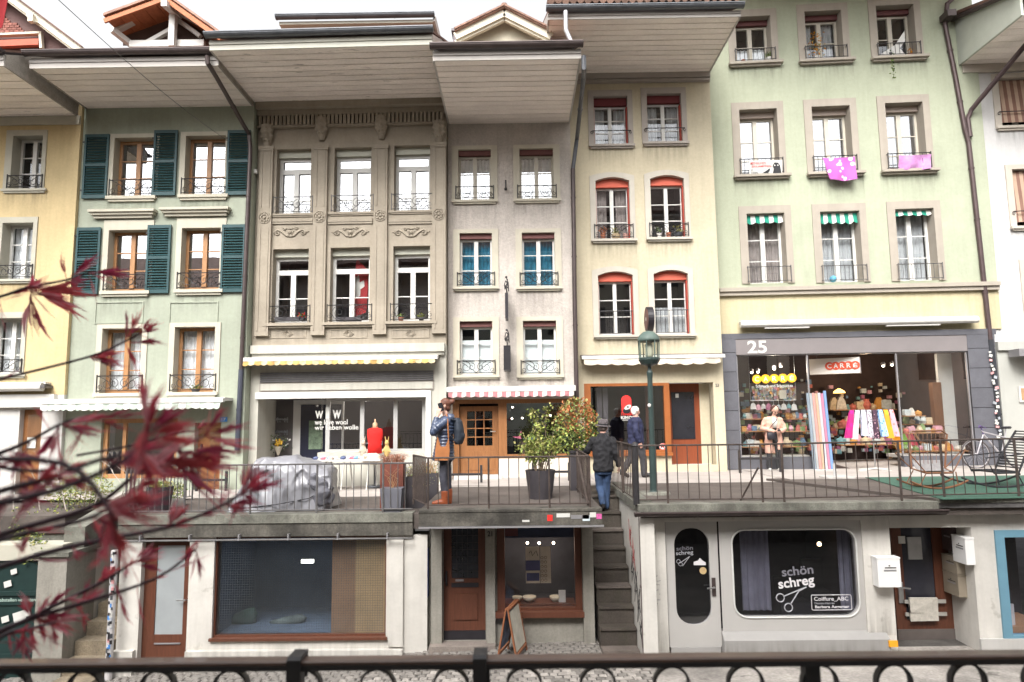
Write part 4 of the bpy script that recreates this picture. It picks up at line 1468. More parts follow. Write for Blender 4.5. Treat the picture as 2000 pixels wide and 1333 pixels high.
# shop window
OR5 = M('orange varnished frame',(0.29,0.095,0.028),0.4,0.1,5,fine=0.08)
m = H5.mb()
e = 0.11
for q in ((so5[0],so5[0] +0.16,so5[2],so5[3]),(so5[1] -0.14,so5[1],so5[2],so5[3]),(so5[0] +0.16,so5[1] -0.14,so5[3] -0.07,so5[3]),(so5[0] +0.16,so5[1] -0.14,so5[2],so5[2] +0.09)):
 m.box(q[0],q[1],-0.02,0.12,q[2],q[3])
sw = m.build('shop_window',OR5,H5.root)
m = H5.mb();m.box(so5[0] +0.16,so5[1] -0.14,0.05,0.058,so5[2] +0.09,so5[3] -0.07);m.build('pane',glass('dark shop glass',tint=(0.86,0.86,0.88),refl=0.12,wav=0.005),sw)
m = H5.mb()
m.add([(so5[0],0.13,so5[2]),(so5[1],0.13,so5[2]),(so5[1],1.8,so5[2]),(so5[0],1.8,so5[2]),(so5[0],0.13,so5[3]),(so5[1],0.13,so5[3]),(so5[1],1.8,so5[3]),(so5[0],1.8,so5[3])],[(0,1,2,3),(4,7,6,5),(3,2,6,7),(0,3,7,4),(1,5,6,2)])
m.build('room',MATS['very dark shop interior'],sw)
for q in (0.35,0.5):
 m = H5.mb();m.box(so5[0] +q,so5[0] +q+0.12,0.3,0.35,so5[2] +0.1,so5[3] -0.1);m.build('inner_post',M('dim grey post',(0.12,0.115,0.12),0.8,0.1,3),sw)
m = H5.mb();m.box(so5[1] -0.5,so5[1] -0.42,0.5,0.56,so5[2],so5[3]);m.build('inner_post',REDWOOD,sw)
m = H5.mb();m.box(so5[0] -0.03,so5[1] +0.02,-0.09,-0.021,so5[2] -0.05,so5[2] +0.03);m.build('window_board',OR5,sw)
# round red badge and lettering on the glass
REDP = M('red print',(0.70,0.03,0.025),0.5,0.03,5)
BLKP = M('black print',(0.012,0.012,0.014),0.5,0.03,5)
c = F5.p(1224,791);hw,hh = 0.125,0.235
poly = [(c.x+hw*cos(t) *(1.0),c.z+(hh-hw) *(1 if sin(t) > 0 else -1) +hw*sin(t)) for t in [i*pi/12 for i in range(24)]]
m = H5.mb();m.prism(poly,0.035,0.042);bd = m.build('badge',REDP,sw)
m = H5.mb();m.prism([(c.x+0.03+0.085*cos(t),c.z-0.06+0.055*sin(t) +0.03*cos(t)) for t in [i*pi/8 for i in range(16)]],0.028,0.034);m.build('badge_face',WHITE,bd)
m = H5.mb();m.prism([(c.x+0.0+0.1*cos(t),c.z-0.15+0.07*sin(t)) for t in [i*pi/8 for i in range(16)]],0.029,0.0345);m.build('badge_face',BLKP,bd)
m = H5.mb();m.prism([(c.x+0.03+0.03*cos(t),c.z-0.055+0.018*sin(t)) for t in [i*pi/8 for i in range(16)]],0.022,0.027);m.build('badge_face',BLKP,bd)
lettering('ITAKAYA',F5.p(1214,800).x,F5.p(1247,800).x,F5.p(1224,812).z,F5.p(1224,805).z,0.04,REDP,sw,F5,bold=0.02)
lettering('KIMONO',F5.p(1213,800).x,F5.p(1249,800).x,F5.p(1224,819).z,F5.p(1224,813).z,0.04,WHITE,sw,F5,bold=0.03)
m = H5.mb();m.box(F5.p(1216,817).x,F5.p(1235,817).x,0.036,0.042,F5.p(1224,817.5).z-0.05,F5.p(1224,816.4).z-0.05);m.build('print_line',WHITE,sw)
c = F5.p(1295,873)
m = H5.mb();m.lathe([(0.088,0.03),(0.088,0.036)],(c.x,0,c.z),20,axis='y');nd = m.build('sticker',WHITE,sw)
m = H5.mb();m.tube([(c.x+0.075*cos(i*pi/10),0.027,c.z+0.075*sin(i*pi/10)) for i in range(20)],0.008,5,closed=True);m.tube([(c.x-0.05,0.026,c.z+0.05),(c.x+0.05,0.026,c.z-0.05)],0.008,5);m.build('red_ring',REDP,nd)
m = H5.mb();m.prism([(c.x-0.045,c.z-0.03),(c.x-0.03,c.z-0.03),(c.x-0.025,c.z-0.005),(c.x+0.02,c.z-0.005),(c.x+0.025,c.z-0.03),(c.x+0.037,c.z-0.03),(c.x+0.035,c.z+0.02),(c.x+0.05,c.z+0.04),(c.x+0.01,c.z+0.025),(c.x-0.045,c.z+0.02)],0.0255,0.029);m.build('dog_print',BLKP,nd)
# door set back in the porch
m = H5.mb();x0,x1 = so5[1],F5.p(1368,830,0.45).x
m.box(x0,x1,0.45,0.5,do5[2],so5[3])
do = m.build('door',M('red orange door',(0.20,0.05,0.02),0.4,0.12,5,fine=0.08,stretch=(6,6,0.8)),H5.root)
m = H5.mb();m.box(x0+0.14,x1-0.14,0.435,0.449,do5[2] +0.62,so5[3] -0.22);m.build('pane',M('dark door glass',(0.022,0.022,0.028),0.12,0.2,3,spec=0.7),do)
m = H5.mb();m.box(x0+0.03,x0+0.07,0.40,0.449,do5[2] +0.75,do5[2] +0.95);m.build('handle',WHITE,do)
m = H5.mb();m.box(x0+0.25,x0+0.33,0.425,0.434,so5[3] -0.36,so5[3] -0.26);m.build('notice',WHITE,do)
m = H5.mb();m.box(x0,do5[1],0.3,0.9,do5[2] -0.2,do5[2] -0.001);m.build('door_step',M('pale stone step',(0.62,0.58,0.54),0.85,0.06,3),H5.root)
m = H5.mb();m.box(x1,do5[1] +0.02,0.44,0.48,do5[2],so5[3]);m.build('porch_wall',W5,H5.root)
lettering('23',F5.p(1397,752).x,F5.p(1404,752).x,F5.p(1400,756).z,F5.p(1400,750).z,-0.008,GREYIRON,H5.root,F5,bold=0.02)
z5e,d5e,rf5 = eaves(H5,x5l-0.55,b56-0.02,1260,146,36,12,gm=ZINC,sm=SOFFIT,fm=FASCIA,fh=0.10)
base = None
xx = x5l-0.5
while xx < b56-0.1:                       # eave tiles showing above the gutter
 c_ = (xx,F5.y(xx) -d5e-0.16,z5e+0.33)
 if base is None:
  t = MB();t.tube([Vector(c_) +Vector((0,-0.06,0)),Vector(c_) +Vector((0,0.6,0.3))],[0.085,0.075],8);base = t.build('tile',TILE,rf5)
  cb = Vector(WP[base.name]) -Vector(c_)
 else:
  copy_part(base,rf5,Vector(c_) +cb+Vector((0,random.uniform(-0.02,0.02),random.uniform(-0.008,0.008))))
 xx += 0.165
p = Vector((at(1104,60,14.5).x,14.3,z5e+0.1))
downpipe(H5,[p,p+Vector((0,0,-0.45)),p+Vector((0.12,0,-0.75)),at(1120,92,14.0)],0.05,M('galvanised pipe',(0.42,0.42,0.44),0.4,0.12,6,metal=0.5))
# round sign projecting from the cream wall
rs_ = thing('round_sign',F5.p(1268,650,-0.62),'round brown sign on the cream wall above the green street lamp','sign')
c = F5.p(1264,624,-0.62)
m = MB(F5)
R3 = 0.30
ring = [(0.0-0.62+0.3*cos(i*pi/14),c.z+R3*sin(i*pi/14)) for i in range(28)]
m.prismx(ring,c.x-0.02,c.x+0.12);so = m.build('sign_case',SIGNBLK,rs_)
ring2 = [(-0.62+0.25*cos(i*pi/14),c.z+0.25*sin(i*pi/14)) for i in range(28)]
m = MB(F5);m.prismx(ring2,c.x-0.03,c.x-0.0201);fc = m.build('sign_face',M('brown sign face',(0.16,0.075,0.06),0.5,0.15,5),so)
m = MB(F5);m.ball((c.x-0.03,-0.62,c.z),0.05,8,5,sq=(0.15,1,1));m.build('sign_emblem',WHITE,fc)
m = MB(F5);m.tube([(c.x+0.05,0,c.z),(c.x+0.05,-0.33,c.z)],0.02,6);m.build('bracket',IRON,rs_)

# ---- house 6: pale green, wide, shop 25
F6 = Fr(17.5,bx(Fr(17.5),1400,500),-0.06)
H6 = House(F6,'wide pale green town house above the grey shop front number 25','house')
x6l = b56*17.5/17.0+0.003-0.05
x6r = F6.p(1945,600).x+0.1
W6 = M('pale green plaster',(0.39,0.415,0.31),0.9,0.04,0.9,fine=0.04,bump=0.15,bscale=30,streak=0.16,patch=0.06)
W6Y = M('pale yellow plaster',(0.52,0.455,0.295),0.9,0.05,1.0,fine=0.05,bump=0.15,bscale=30,streak=0.28,patch=0.07)
STONE6 = M('taupe stone trim',(0.36,0.32,0.27),0.8,0.06,3,streak=0.15)
MAROON = M('maroon window head',(0.13,0.045,0.045),0.6,0.1,4)
TAUPEB = M('taupe blind box',(0.44,0.36,0.31),0.7,0.05,4)
px6 = ((1437,33,1506,124),(1573,22,1645,119),(1713,11,1787,113),(1446,214,1520,343),(1588,208,1663,338),(1732,201,1806,333),(1461,417,1535,554),(1605,413,1682,552),(1752,408,1828,549))
gstr = [M('green awning cloth',(0.02,0.25,0.17),0.85,0.06,4),M('white green awning cloth',(0.75,0.74,0.70),0.9,0.04,4)]
for i,px in enumerate(px6):
 row = i // 3
 w = window(H6,px,sur=(STONE6,0.20,0.17,0.20,0.0),rev=0.30,fw=0.06,mull=0.11,bars=(0.5,) if row == 0 else (0.28,0.62) if row == 1 else (0.33,0.66),fm=CREAM_W if row < 2 else WHITE_W,
   blind=(MAROON,0.14) if row == 0 else (TAUPEB,0.16) if row == 1 else None,sill=(STONE6,0.06,0.07,0.16) if row < 2 else None,
   grille=('bars',0.42 if row else 0.36,-0.10,GREYIRON if row == 2 else IRON),curtain=(('side',GREYCURT) if i == 1 else ('half',LACE) if i == 0 else None) if row == 0 else (('full',BROWNCURT),('full',GREYCURT),('full',GREYCURT))[i-6] if row == 2 else None,
   gl=GLASS_B if row == 1 else GLASS)
 if row == 2:
  x0,x1,z0,z1 = F6.rect(*px)
  k = (0.24,0.30,0.15)[i-6]
  m = MB(F6);m.box(x0+0.01,x1-0.01,0.10,0.2,z1-0.05,z1-0.01)
  ro = m.build('window_awning',WHITE,w)
  valance(w,F6,x0+0.015,x1-0.015,0.06,z1-0.03,k,gstr,0.11,0.004,name='awning_flap')
zco = F6.p(1660,566).z
zba = F6.p(1660,648).z
H6.wall(x6l,x6r,zco,F6.p(1660,-10).z+1.2,W6,t=0.32)
H6.wall(x6l,x6r,zba,zco-0.003,W6Y,name='yellow_band')
m = H6.mb()
m.box(x6l+0.02,x6r-0.02,-0.14,-0.001,zco+0.0,zco+0.10);m.box(x6l+0.02,x6r-0.02,-0.09,-0.001,zco-0.10,zco-0.001)
m.build('cornice',STONE6,H6.root)
eaves(H6,x6l,x6r,1660,-45,-205,10,fm=FASCIA)
m = H6.mb();a,b = F6.p(1441,636),F6.p(1899,631)
m.tube([(a.x,-0.20,a.z),(b.x,-0.20,a.z)],0.085,10);m.box(a.x+0.02,b.x,-0.22,-0.001,a.z+0.05,a.z+0.09);m.box(a.x+0.6,a.x+1.7,-0.22,-0.15,a.z-0.125,a.z-0.09);m.box(b.x-2.2,b.x-0.9,-0.22,-0.15,a.z-0.125,a.z-0.09)
m.build('awning_cassette',WHITE,H6.root)
# grey shop front
SLATE = M('grey slate cladding',(0.105,0.105,0.12),0.55,0.12,3,fine=0.06,per_object=0.10)
FASC6 = M('taupe grey fascia',(0.195,0.175,0.175),0.5,0.06,2)
gr6 = F6.p(1660,916).z
zs1 = F6.p(1660,690).z
gx0,gx1 = F6.p(1441,790).x,F6.p(1896,790).x
zp = F6.p(1660,892).z
for xa,xb in ((x6l+0.01,gx0),(gx1,x6r-0.25)):
 m = H6.mb();m.box(xa+0.01,xb-0.01,-0.05,0.2,gr6,zba-0.02)
 pr = m.build('pillar',M('dark joint',(0.035,0.035,0.04),0.8,0.1,4),H6.root)
 n = 7
 for i in range(n):
  za = gr6+(zba-gr6) *i/n
  t = H6.mb();t.box(xa,xb,-0.07,-0.051,za+0.006,za+(zba-gr6) /n-0.006);t.build('slab',SLATE,pr)
m = H6.mb();m.box(gx0+0.002,gx1-0.002,-0.06,0.15,zs1,F6.p(1660,660).z);fa = m.build('shop_fascia',FASC6,H6.root)
m = H6.mb();m.box(x6l+0.01,x6r-0.2,-0.075,0.1,F6.p(1660,659).z,zba-0.005);m.build('shop_head',SLATE,H6.root)
z0,z1 = F6.p(1476,691).z,F6.p(1476,666).z
lettering('25',F6.p(1458,680).x,F6.p(1496,680).x,z0,z1,-0.068,WHITE,fa,F6,bold=0.025)
# plinth, glass, frames and the deep shop room
xe0,xe1 = F6.p(1582,800).x,F6.p(1757,800).x
for xa,xb in ((gx0,xe0),(xe1,gx1)):
 m = H6.mb();m.box(xa,xb,-0.04,0.12,gr6,zp);m.build('plinth',SLATE,H6.root)
FR6 = M('grey aluminium',(0.30,0.29,0.30),0.4,0.05,4,metal=0.4)
m = H6.mb()
for x in (gx0+0.02,xe0,xe1,gx1-0.02):
 m.box(x-0.016,x+0.016,-0.02,0.03,zp,zs1)
m.box(gx0+0.02,gx1-0.02,-0.018,0.028,zs1-0.03,zs1-0.001)
sw6 = m.build('shop_window',FR6,H6.root)
for a,b in ((gx0+0.036,xe0-0.016),(xe1+0.016,gx1-0.036)):
 m = H6.mb();m.box(a,b,0.0,0.008,zp,zs1);m.build('pane',GLASS_SHOP,sw6)
rm = H6.mb()
rm.add([(gx0,0.13,gr6),(gx1,0.13,gr6),(gx1,3.2,gr6),(gx0,3.2,gr6),(gx0,0.13,zs1+0.2),(gx1,0.13,zs1+0.2),(gx1,3.2,zs1+0.2),(gx0,3.2,zs1+0.2)],[(0,1,2,3),(4,7,6,5),(3,2,6,7),(0,3,7,4),(1,5,6,2)])
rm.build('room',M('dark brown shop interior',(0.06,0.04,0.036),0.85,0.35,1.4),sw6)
m = H6.mb();m.box(F6.p(1838,800,0.6).x,gx1-0.002,0.6,0.7,zp-0.2,zs1);m.build('display_wall',M('pale display wall',(0.42,0.42,0.40),0.9,0.06,2),sw6)
m = H6.mb();m.box(F6.p(1822,800,0.62).x,F6.p(1839,800,0.62).x,0.55,0.72,zp-0.2,zs1-0.75);m.build('display_post',BROWNWOOD,sw6)
for a,b in ((gx0+0.04,xe0-0.02),(xe1+0.02,gx1-0.04)):
 m = H6.mb();m.box(a,b,0.13,0.8,zp-0.05,zp+0.03);m.build('display_floor',M('white display floor',(0.55,0.52,0.48),0.7,0.06,2),sw6)
# yellow discs with letters on the glass
YEL = M('yellow print',(0.85,0.42,0.02),0.5,0.03,4,emit=0.0)
for i,ch_ in enumerate('CARRÉ'):
 c = F6.p(1478+i*17,741-i*0.6)
 m = H6.mb();m.lathe([(0.115,-0.012-0.001*i),(0.115,-0.004)],(c.x,0,c.z),22,axis='y');dd = m.build('sign_disc',YEL,sw6)
 lettering(ch_,c.x-0.055,c.x+0.055,c.z-0.06,c.z+(0.06 if ch_ != 'É' else 0.08),-0.0195,M('pale yellow print',(0.85,0.74,0.50),0.5,0.02,4),dd,F6,bold=0.02)
lettering('Schmuck und Schmuckes',F6.p(1476,754).x,F6.p(1548,754).x,F6.p(1510,757).z,F6.p(1510,751).z,-0.01,WHITE,sw6,F6,bold=0.01)
# light box sign hung across the entrance
t = thing('shop_sign',F6.p(1650,730),'white box sign with red lettered discs hung over the shop 25 entrance','sign')
A_,B_ = F6.p(1599,716),F6.p(1680,714)
m = MB();y0,y1 = F6.y(A_.x) +0.55,F6.y(B_.x) +0.02
dv = Vector((B_.x-A_.x,y1-y0,0));dvn = dv.normalized();nrm = Vector((-dvn.y,dvn.x,0))
cz,hh = (F6.p(1640,729).z+F6.p(1640,698).z) /2,(F6.p(1640,698).z-F6.p(1640,729).z) /2
ctr = Vector(((A_.x+B_.x) /2,(y0+y1) /2,cz))
m.obox(ctr+nrm*0.12,dv/2,nrm*0.12,Vector((0,0,hh)))
sg = m.build('sign_box',M('white sign box',(0.62,0.57,0.52),0.5,0.04,4),t)
m = MB();m.obox(ctr+dv*0.5+dvn*0.006+nrm*0.12,dvn*0.005,nrm*0.118,Vector((0,0,hh*0.98)));m.build('sign_end',FR6,sg)
for i,ch_ in enumerate('CARRÉ'):
 q = ctr+dv*(-0.28+0.5*(0.25+i*0.255) +0.06) -nrm*0.004
 m = MB();k = 18
 ring = [q+dvn*0.105*cos(2*pi*j/k) +Vector((0,0,0.105*sin(2*pi*j/k))) -nrm*0.002*i for j in range(k)]
 m.add(ring+[v-nrm*0.006 for v in ring],[tuple(range(k,2*k)),tuple(reversed(range(k)))] +[(j,(j+1) % k,(j+1) % k+k,j+k) for j in range(k)])
 dd = m.build('sign_disc',M('red sign print',(0.55,0.06,0.02),0.5,0.05,4),sg)
 vs,fs = text_mesh(ch_,0.02)
 ax,bx_,az,bz = min(v.x for v in vs),max(v.x for v in vs),min(v.y for v in vs),max(v.y for v in vs)
 m = MB();m.add([q-nrm*(0.012+0.002*i) +dvn*(((v.x-ax) /(bx_-ax) -0.5) *0.10) +Vector((0,0,((v.y-az) /(bz-az) -0.5) *0.12)) for v in vs],fs)
 m.build('lettering',WHITE,dd)
m = MB()
for s in (-0.35,0.35):
 q = ctr+dv*s+nrm*0.12;m.tube([q+Vector((0,0,hh)),q+Vector((0,0,hh+0.3))],0.008,5)
m.build('hanger',GREYIRON,t)
# downpipe with the joint between green and white house
F7 = Fr(17.15,F6.p(1930,600).x,-0.06)
PIPE6 = M('plum brown pipe',(0.085,0.058,0.058),0.4,0.15,5,metal=0.3)
dp_pts = [F7.p(1866,-6,-0.25),F7.p(1846,18,-0.25),F7.p(1845,48,-0.2)]
downpipe(H6,[F7.p(1880,-20,-0.25),F7.p(1850,8,-0.25),F7.p(1846,50,-0.12),F7.p(1866,150,-0.1),F7.p(1884,250,-0.1),F7.p(1892,280,-0.1),F7.p(1914,480,-0.1),F7.p(1934,665,-0.1)],0.06,PIPE6)
downpipe(H6,[F7.p(1934,664,-0.1),F7.p(1942,740,-0.1),F7.p(1956,880,-0.1)],0.07,M('black lower pipe',(0.03,0.032,0.038),0.5,0.2,6))
m = MB(F7);p = F7.p(1838,44);m.box(p.x-0.1,p.x+0.12,-0.45,-0.1,p.z-0.08,p.z+0.09);m.build('gutter_head',COPPER,H6.root)
random.seed(31)
for i in range(26):                          # stickers on the lower pipe
 py = 690+i*6.6+random.uniform(-2,2)
 pxx = 1936.5+(py-690) *0.098+random.uniform(-4,4)
 c = F7.p(pxx,py,-0.17);s = random.uniform(0.022,0.045)
 m = MB();a = random.uniform(-0.5,0.5)
 dx,dz = Vector((cos(a),0,sin(a))),Vector((-sin(a),0,cos(a)))
 m.obox(c+Vector((0,-0.004-0.001*(i % 3),0)),dx*s,Vector((0,0.002,0)),dz*s*random.uniform(0.6,1.1));m.build('sticker',(WHITE,WHITE,M('pink sticker',(0.6,0.3,0.3),0.6,0.3,20),M('grey sticker',(0.35,0.37,0.4),0.6,0.3,20))[i % 4],H6.root)

# ---- house 7: white, right edge
H7 = House(F7,'white town house at the far right with striped awnings','house')
W7 = M('white plaster',(0.55,0.54,0.53),0.9,0.04,1.0,fine=0.03,bump=0.12,bscale=30,streak=0.12,patch=0.04)
STONE7 = M('warm grey stone trim',(0.47,0.425,0.365),0.8,0.06,3)
x7r = F7.p(2000,500).x+4.5
stripes = M('brown blind',(0.22,0.12,0.09),0.9,0.1,4)
stripes2 = M('tan blind',(0.42,0.30,0.22),0.9,0.1,4)
z7 = F7.p(1930,130).z
pl = [F7.p(1870,118),F7.p(1890,270),F7.p(1912,480),F7.p(1938,690),F7.p(1958,905)]
wh = ((1952,152,2030,247),(1980,330,2055,442),(2008,515,2085,625))
hr = [F7.rect(*p) for p in wh]
# wall: slanting left edge strip plus a holed sheet
m = MB(F7)
xk = hr[0][0] -0.2
for a,b in zip(pl[:-1],pl[1:]):
 m.add([(b.x,0,b.z),(xk,0,b.z),(xk,0,a.z),(a.x,0,a.z),(b.x,0.4,b.z),(a.x,0.4,a.z)],[(0,1,2,3),(0,3,5,4)])
m.build('wall',W7,H7.root)
for px,q in zip(wh,hr):
 w = window(H7,px,sur=(STONE7,0.16,0.14,0.12,0.04),rev=0.2,sill=(STONE7,0.03,0.07,0.10),bars=(0.5,))
 x0,x1,z0,z1 = q
 m = MB(F7);n = 11
 for i in range(n):
  a,b = x0+(x1-x0) *i/n,x0+(x1-x0) *(i+1) /n
  m.add([(a,0.10,z1-0.02),(b,0.10,z1-0.02),(b,0.02,z0+0.12),(a,0.02,z0+0.12)],[(3,2,1,0)],i % 2)
 m.build('striped_awning',[stripes,stripes2],w)
 guard(w,F7,x0,x1,z0+0.05,0.34,-0.05,'rod')
H7.wall(xk,x7r,pl[-1].z,z7+0.3,W7,t=0.25,side=0)
G7 = M('pale grey green ground floor',(0.39,0.39,0.36),0.85,0.05,2,streak=0.15)
zg7 = F7.p(1970,668).z
m = MB(F7);m.box(F7.p(1942,670).x,x7r,-0.06,-0.001,-0.4,zg7);m.box(F7.p(1942,670).x,x7r,-0.13,-0.061,zg7-0.22,zg7)
m.build('ground_floor_wall',G7,H7.root)
m = MB(F7);a = F7.p(1962,690);m.box(a.x,x7r,-0.5,-0.14,a.z-0.12,a.z+0.06);awo = m.build('awning',FR6,H7.root)
valance(awo,F7,F7.p(1976,700).x,x7r,-0.52,a.z-0.04,0.22,[M('pink striped awning cloth',(0.62,0.42,0.40),0.9,0.1,4),MATS['white red awning cloth']],0.09,0.01)
m = MB(F7);a = F7.rect(1985,755,2012,786);m.box(a[0],a[1],-0.10,-0.061,a[2],a[3]);bo = m.build('notice_case',WHITE,H7.root)
m = MB(F7);m.box(a[0] +0.05,a[1] -0.05,-0.11,-0.101,a[2] +0.05,a[3] -0.05);m.build('notice_board',M('cork board',(0.40,0.24,0.13),0.9,0.1,8),bo)
# eave box: its left cheek shows
zc0 = F7.p(1868,130).z
dE = 2.3
m = MB(F7)
xl7 = F7.p(1872,128).x
zt7 = F7.p(1845,46).z
m.prismx([(-dE,zc0),(0.1,zc0),(0.1,zt7+0.10),(-dE,zc0+0.55)],xl7-0.03,xl7+0.03)
m.build('verge_board',M('grey green board',(0.44,0.46,0.40),0.7,0.06,3),H7.root)
m = MB(F7);m.box(xl7+0.031,x7r,-dE+0.01,0.2,zc0+0.03,zc0+0.06);so = m.build('soffit',SOFFIT,H7.root)
for i in range(8):
 q = MB(F7);w = dE/8;q.box(xl7+0.032,x7r,-dE+i*w+0.008,-dE+(i+1) *w-0.008,zc0,zc0+0.029);q.build('plank',SOFFIT,so)
m = MB(F7);m.box(xl7+0.05,x7r,-0.08,-0.001,zc0-0.22,zc0-0.001);m.build('frieze',STONE7,H7.root)
m = MB(F7);m.prismx([(-dE-0.15,zc0+0.56),(-dE-0.15,zc0+0.63),(3.0,zt7+1.3),(3.0,zt7+1.2)],xl7-0.12,x7r);m.build('roof',ROOFMAT,H7.root)
m = MB(F7);m.tube([(xl7-0.1,0.1,zt7+0.10),(xl7-0.1,-dE,zc0+0.60)],0.06,8);m.build('verge_gutter',COPPER,H7.root)
half_gutter(F7,xl7,x7r,-dE-0.15,zc0+0.55,0.09).build('gutter',COPPER,H7.root)
downpipe(H7,[F7.p(2080,20,-1.9),F7.p(2003,88,-1.2),F7.p(1897,215,-0.15),F7.p(1890,232,-0.1),F7.p(1895,268,-0.1)],0.06,PIPE6)

# ------------------------------------------------------------------ street, terraces, stairs and the lower shop fronts
YL,YM,YR = 11.7,10.75,10.85              # front edges of the three terraces
ZL = at(520,1007,YL).z
ZM = at(1000,996,YM).z
ZR = at(1500,985,YR).z
ZRR = at(1920,974,YR).z
print('terrace z',ZL,ZM,ZR,ZRR)
ASPH = M('worn asphalt terrace',(0.085,0.07,0.062),0.9,0.28,1.2,fine=0.12,bump=0.25,bscale=50)
PAVE = M('pale concrete paving',(0.36,0.325,0.30),0.9,0.13,1.4,fine=0.07,bump=0.15,bscale=50)
MOSSY = M('stained mossy concrete',(0.085,0.078,0.066),0.9,0.6,2.2,fine=0.25,bump=0.4,bscale=30,streak=0.85,streak_col=(0.035,0.032,0.03))
SLABW = M('weathered slab edge',(0.15,0.148,0.125),0.9,0.45,3.0,fine=0.2,bump=0.3,bscale=30,streak=0.6,streak_col=(0.08,0.07,0.06))
LWALL = M('off white render',(0.57,0.545,0.505),0.9,0.06,1.4,fine=0.03,bump=0.12,bscale=9,streak=0.22,patch=0.10,fleck=(0.4,(3,3,3),(0.26,0.235,0.20)))
LGREY = M('grey limestone',(0.25,0.235,0.205),0.85,0.14,2.0,fine=0.1,bump=0.2,bscale=30,streak=0.4)
SHOPGREY = M('light grey painted metal',(0.40,0.385,0.37),0.5,0.04,2)
SHOPGREY_D = M('grey plinth',(0.29,0.28,0.27),0.8,0.07,3)
STEPM = M('dark worn stone step',(0.055,0.045,0.038),0.6,0.3,3,fine=0.25,bump=0.35,bscale=20,streak=0.4,streak_col=(0.03,0.035,0.015))
STEPN = M('pale worn step nosing',(0.12,0.10,0.088),0.55,0.25,4,fine=0.2)

XR0 = at(1250,985,YR).x                       # left edge of the right terrace
XM0,XM1 = at(818,1000,YM).x,at(1176,1000,YM).x
XL1 = at(806,1007,YL).x
XL0 = at(232,1007,YL).x
XRB = at(1832,985,YR).x

street_pts = [(-60,-3.6),(at(60,1318,11.6).x,at(60,1318,11.6).z-0.1),(at(300,1316,11.8).x,at(300,1316,11.8).z),(at(900,1262,11.9).x,at(900,1262,11.9).z),(at(1500,1276,11.1).x,at(1500,1276,11.1).z),(at(1800,1270,11.2).x,at(1800,1270,11.2).z),(60,-1.9)]
def street_z(x):
 for (xa,za),(xb,zb) in zip(street_pts[:-1],street_pts[1:]):
  if xa <= x <= xb:
   return za+(zb-za) *(x-xa) /(xb-xa)
 return -2.3
print('street',[(round(a,2),round(b,2)) for a,b in street_pts])
# street bed in one sheet
m = MB()
xs = [p[0] for p in street_pts]
vs,fs = [],[]
for x in xs:
 vs += [(x,1.9,street_z(x) -0.02),(x,40.0,street_z(x) -0.02)]
for i in range(len(xs) -1):
 fs.append((2*i,2*i+2,2*i+3,2*i+1))
m.add(vs,fs)
STREETM = M('pale trodden street bed',(0.085,0.078,0.072),0.9,0.3,2.0,fine=0.15,bump=0.3,bscale=30)
street = m.build('street',STREETM,None,kind='structure')
m = MB();xs = [x for x in [at(1262,1310,10.9).x,3.83,6.26,14]];vs,fs = [],[]
for x in xs: vs += [(x,9.2,street_z(x) -0.012),(x,11.4,street_z(x) -0.012)]
m.add(vs,[(2*i,2*i+2,2*i+3,2*i+1) for i in range(3)])
m.build('pavement',M('pale trodden flagstones',(0.30,0.275,0.25),0.9,0.3,1.6,fine=0.2,bump=0.3,bscale=30,patch=0.3,fleck=(0.7,(2.2,3.5,2),(0.09,0.08,0.072))),None,kind='structure')
COBBLE = M('worn cobble stone',(0.24,0.22,0.20),0.75,0.18,9,fine=0.15,per_object=0.38)
random.seed(5)
def cobble_shape(m,x,y,z,w,d,h):
 t = 0.72
 j = lambda: random.uniform(-0.008,0.008)
 m.add([(x-w,y-d,z-0.05),(x+w,y-d,z-0.05),(x+w,y+d,z-0.05),(x-w,y+d,z-0.05),
  (x-w+j(),y-d+j(),z+h*0.55),(x+w+j(),y-d+j(),z+h*0.55),(x+w+j(),y+d+j(),z+h*0.55),(x-w+j(),y+d+j(),z+h*0.55),
  (x-w*t,y-d*t,z+h),(x+w*t,y-d*t,z+h),(x+w*t,y+d*t,z+h),(x-w*t,y+d*t,z+h)],
  [(0,1,5,4),(1,2,6,5),(2,3,7,6),(3,0,4,7),(4,5,9,8),(5,6,10,9),(6,7,11,10),(7,4,8,11),(8,9,10,11)])
variants = []
for k in range(6):
 mm = MB();cobble_shape(mm,0,0,0,random.uniform(0.052,0.064),random.uniform(0.047,0.056),random.uniform(0.014,0.024))
 me = bpy.data.meshes.new('cobble');me.from_pydata([tuple(v) for v in mm.v],[],mm.f);me.materials.append(COBBLE);variants.append(me)
rest = MB()
count = 0
yy = 9.55
rowi = 0
while yy < 12.0:
 xx = -8.5+(0.06 if rowi % 2 else 0)
 while xx < at(1262,1310,10.9).x:
  z = street_z(xx) -0.018
  x_,y_ = xx+random.uniform(-0.012,0.012),yy+random.uniform(-0.012,0.012) +0.05*sin(xx*1.7)
  if 10.05 < yy < 10.85 and -2.75 < xx < 1.9 and count < 300:
   o = place(random.choice(variants),'cobble',(x_,y_,z),street)
   count += 1
  else:
   cobble_shape(rest,x_,y_,z,random.uniform(0.05,0.062),random.uniform(0.046,0.055),random.uniform(0.013,0.024))
  xx += 0.132
 yy += 0.118
 rowi += 1
rest.build('cobble',COBBLE,street,kind='stuff')

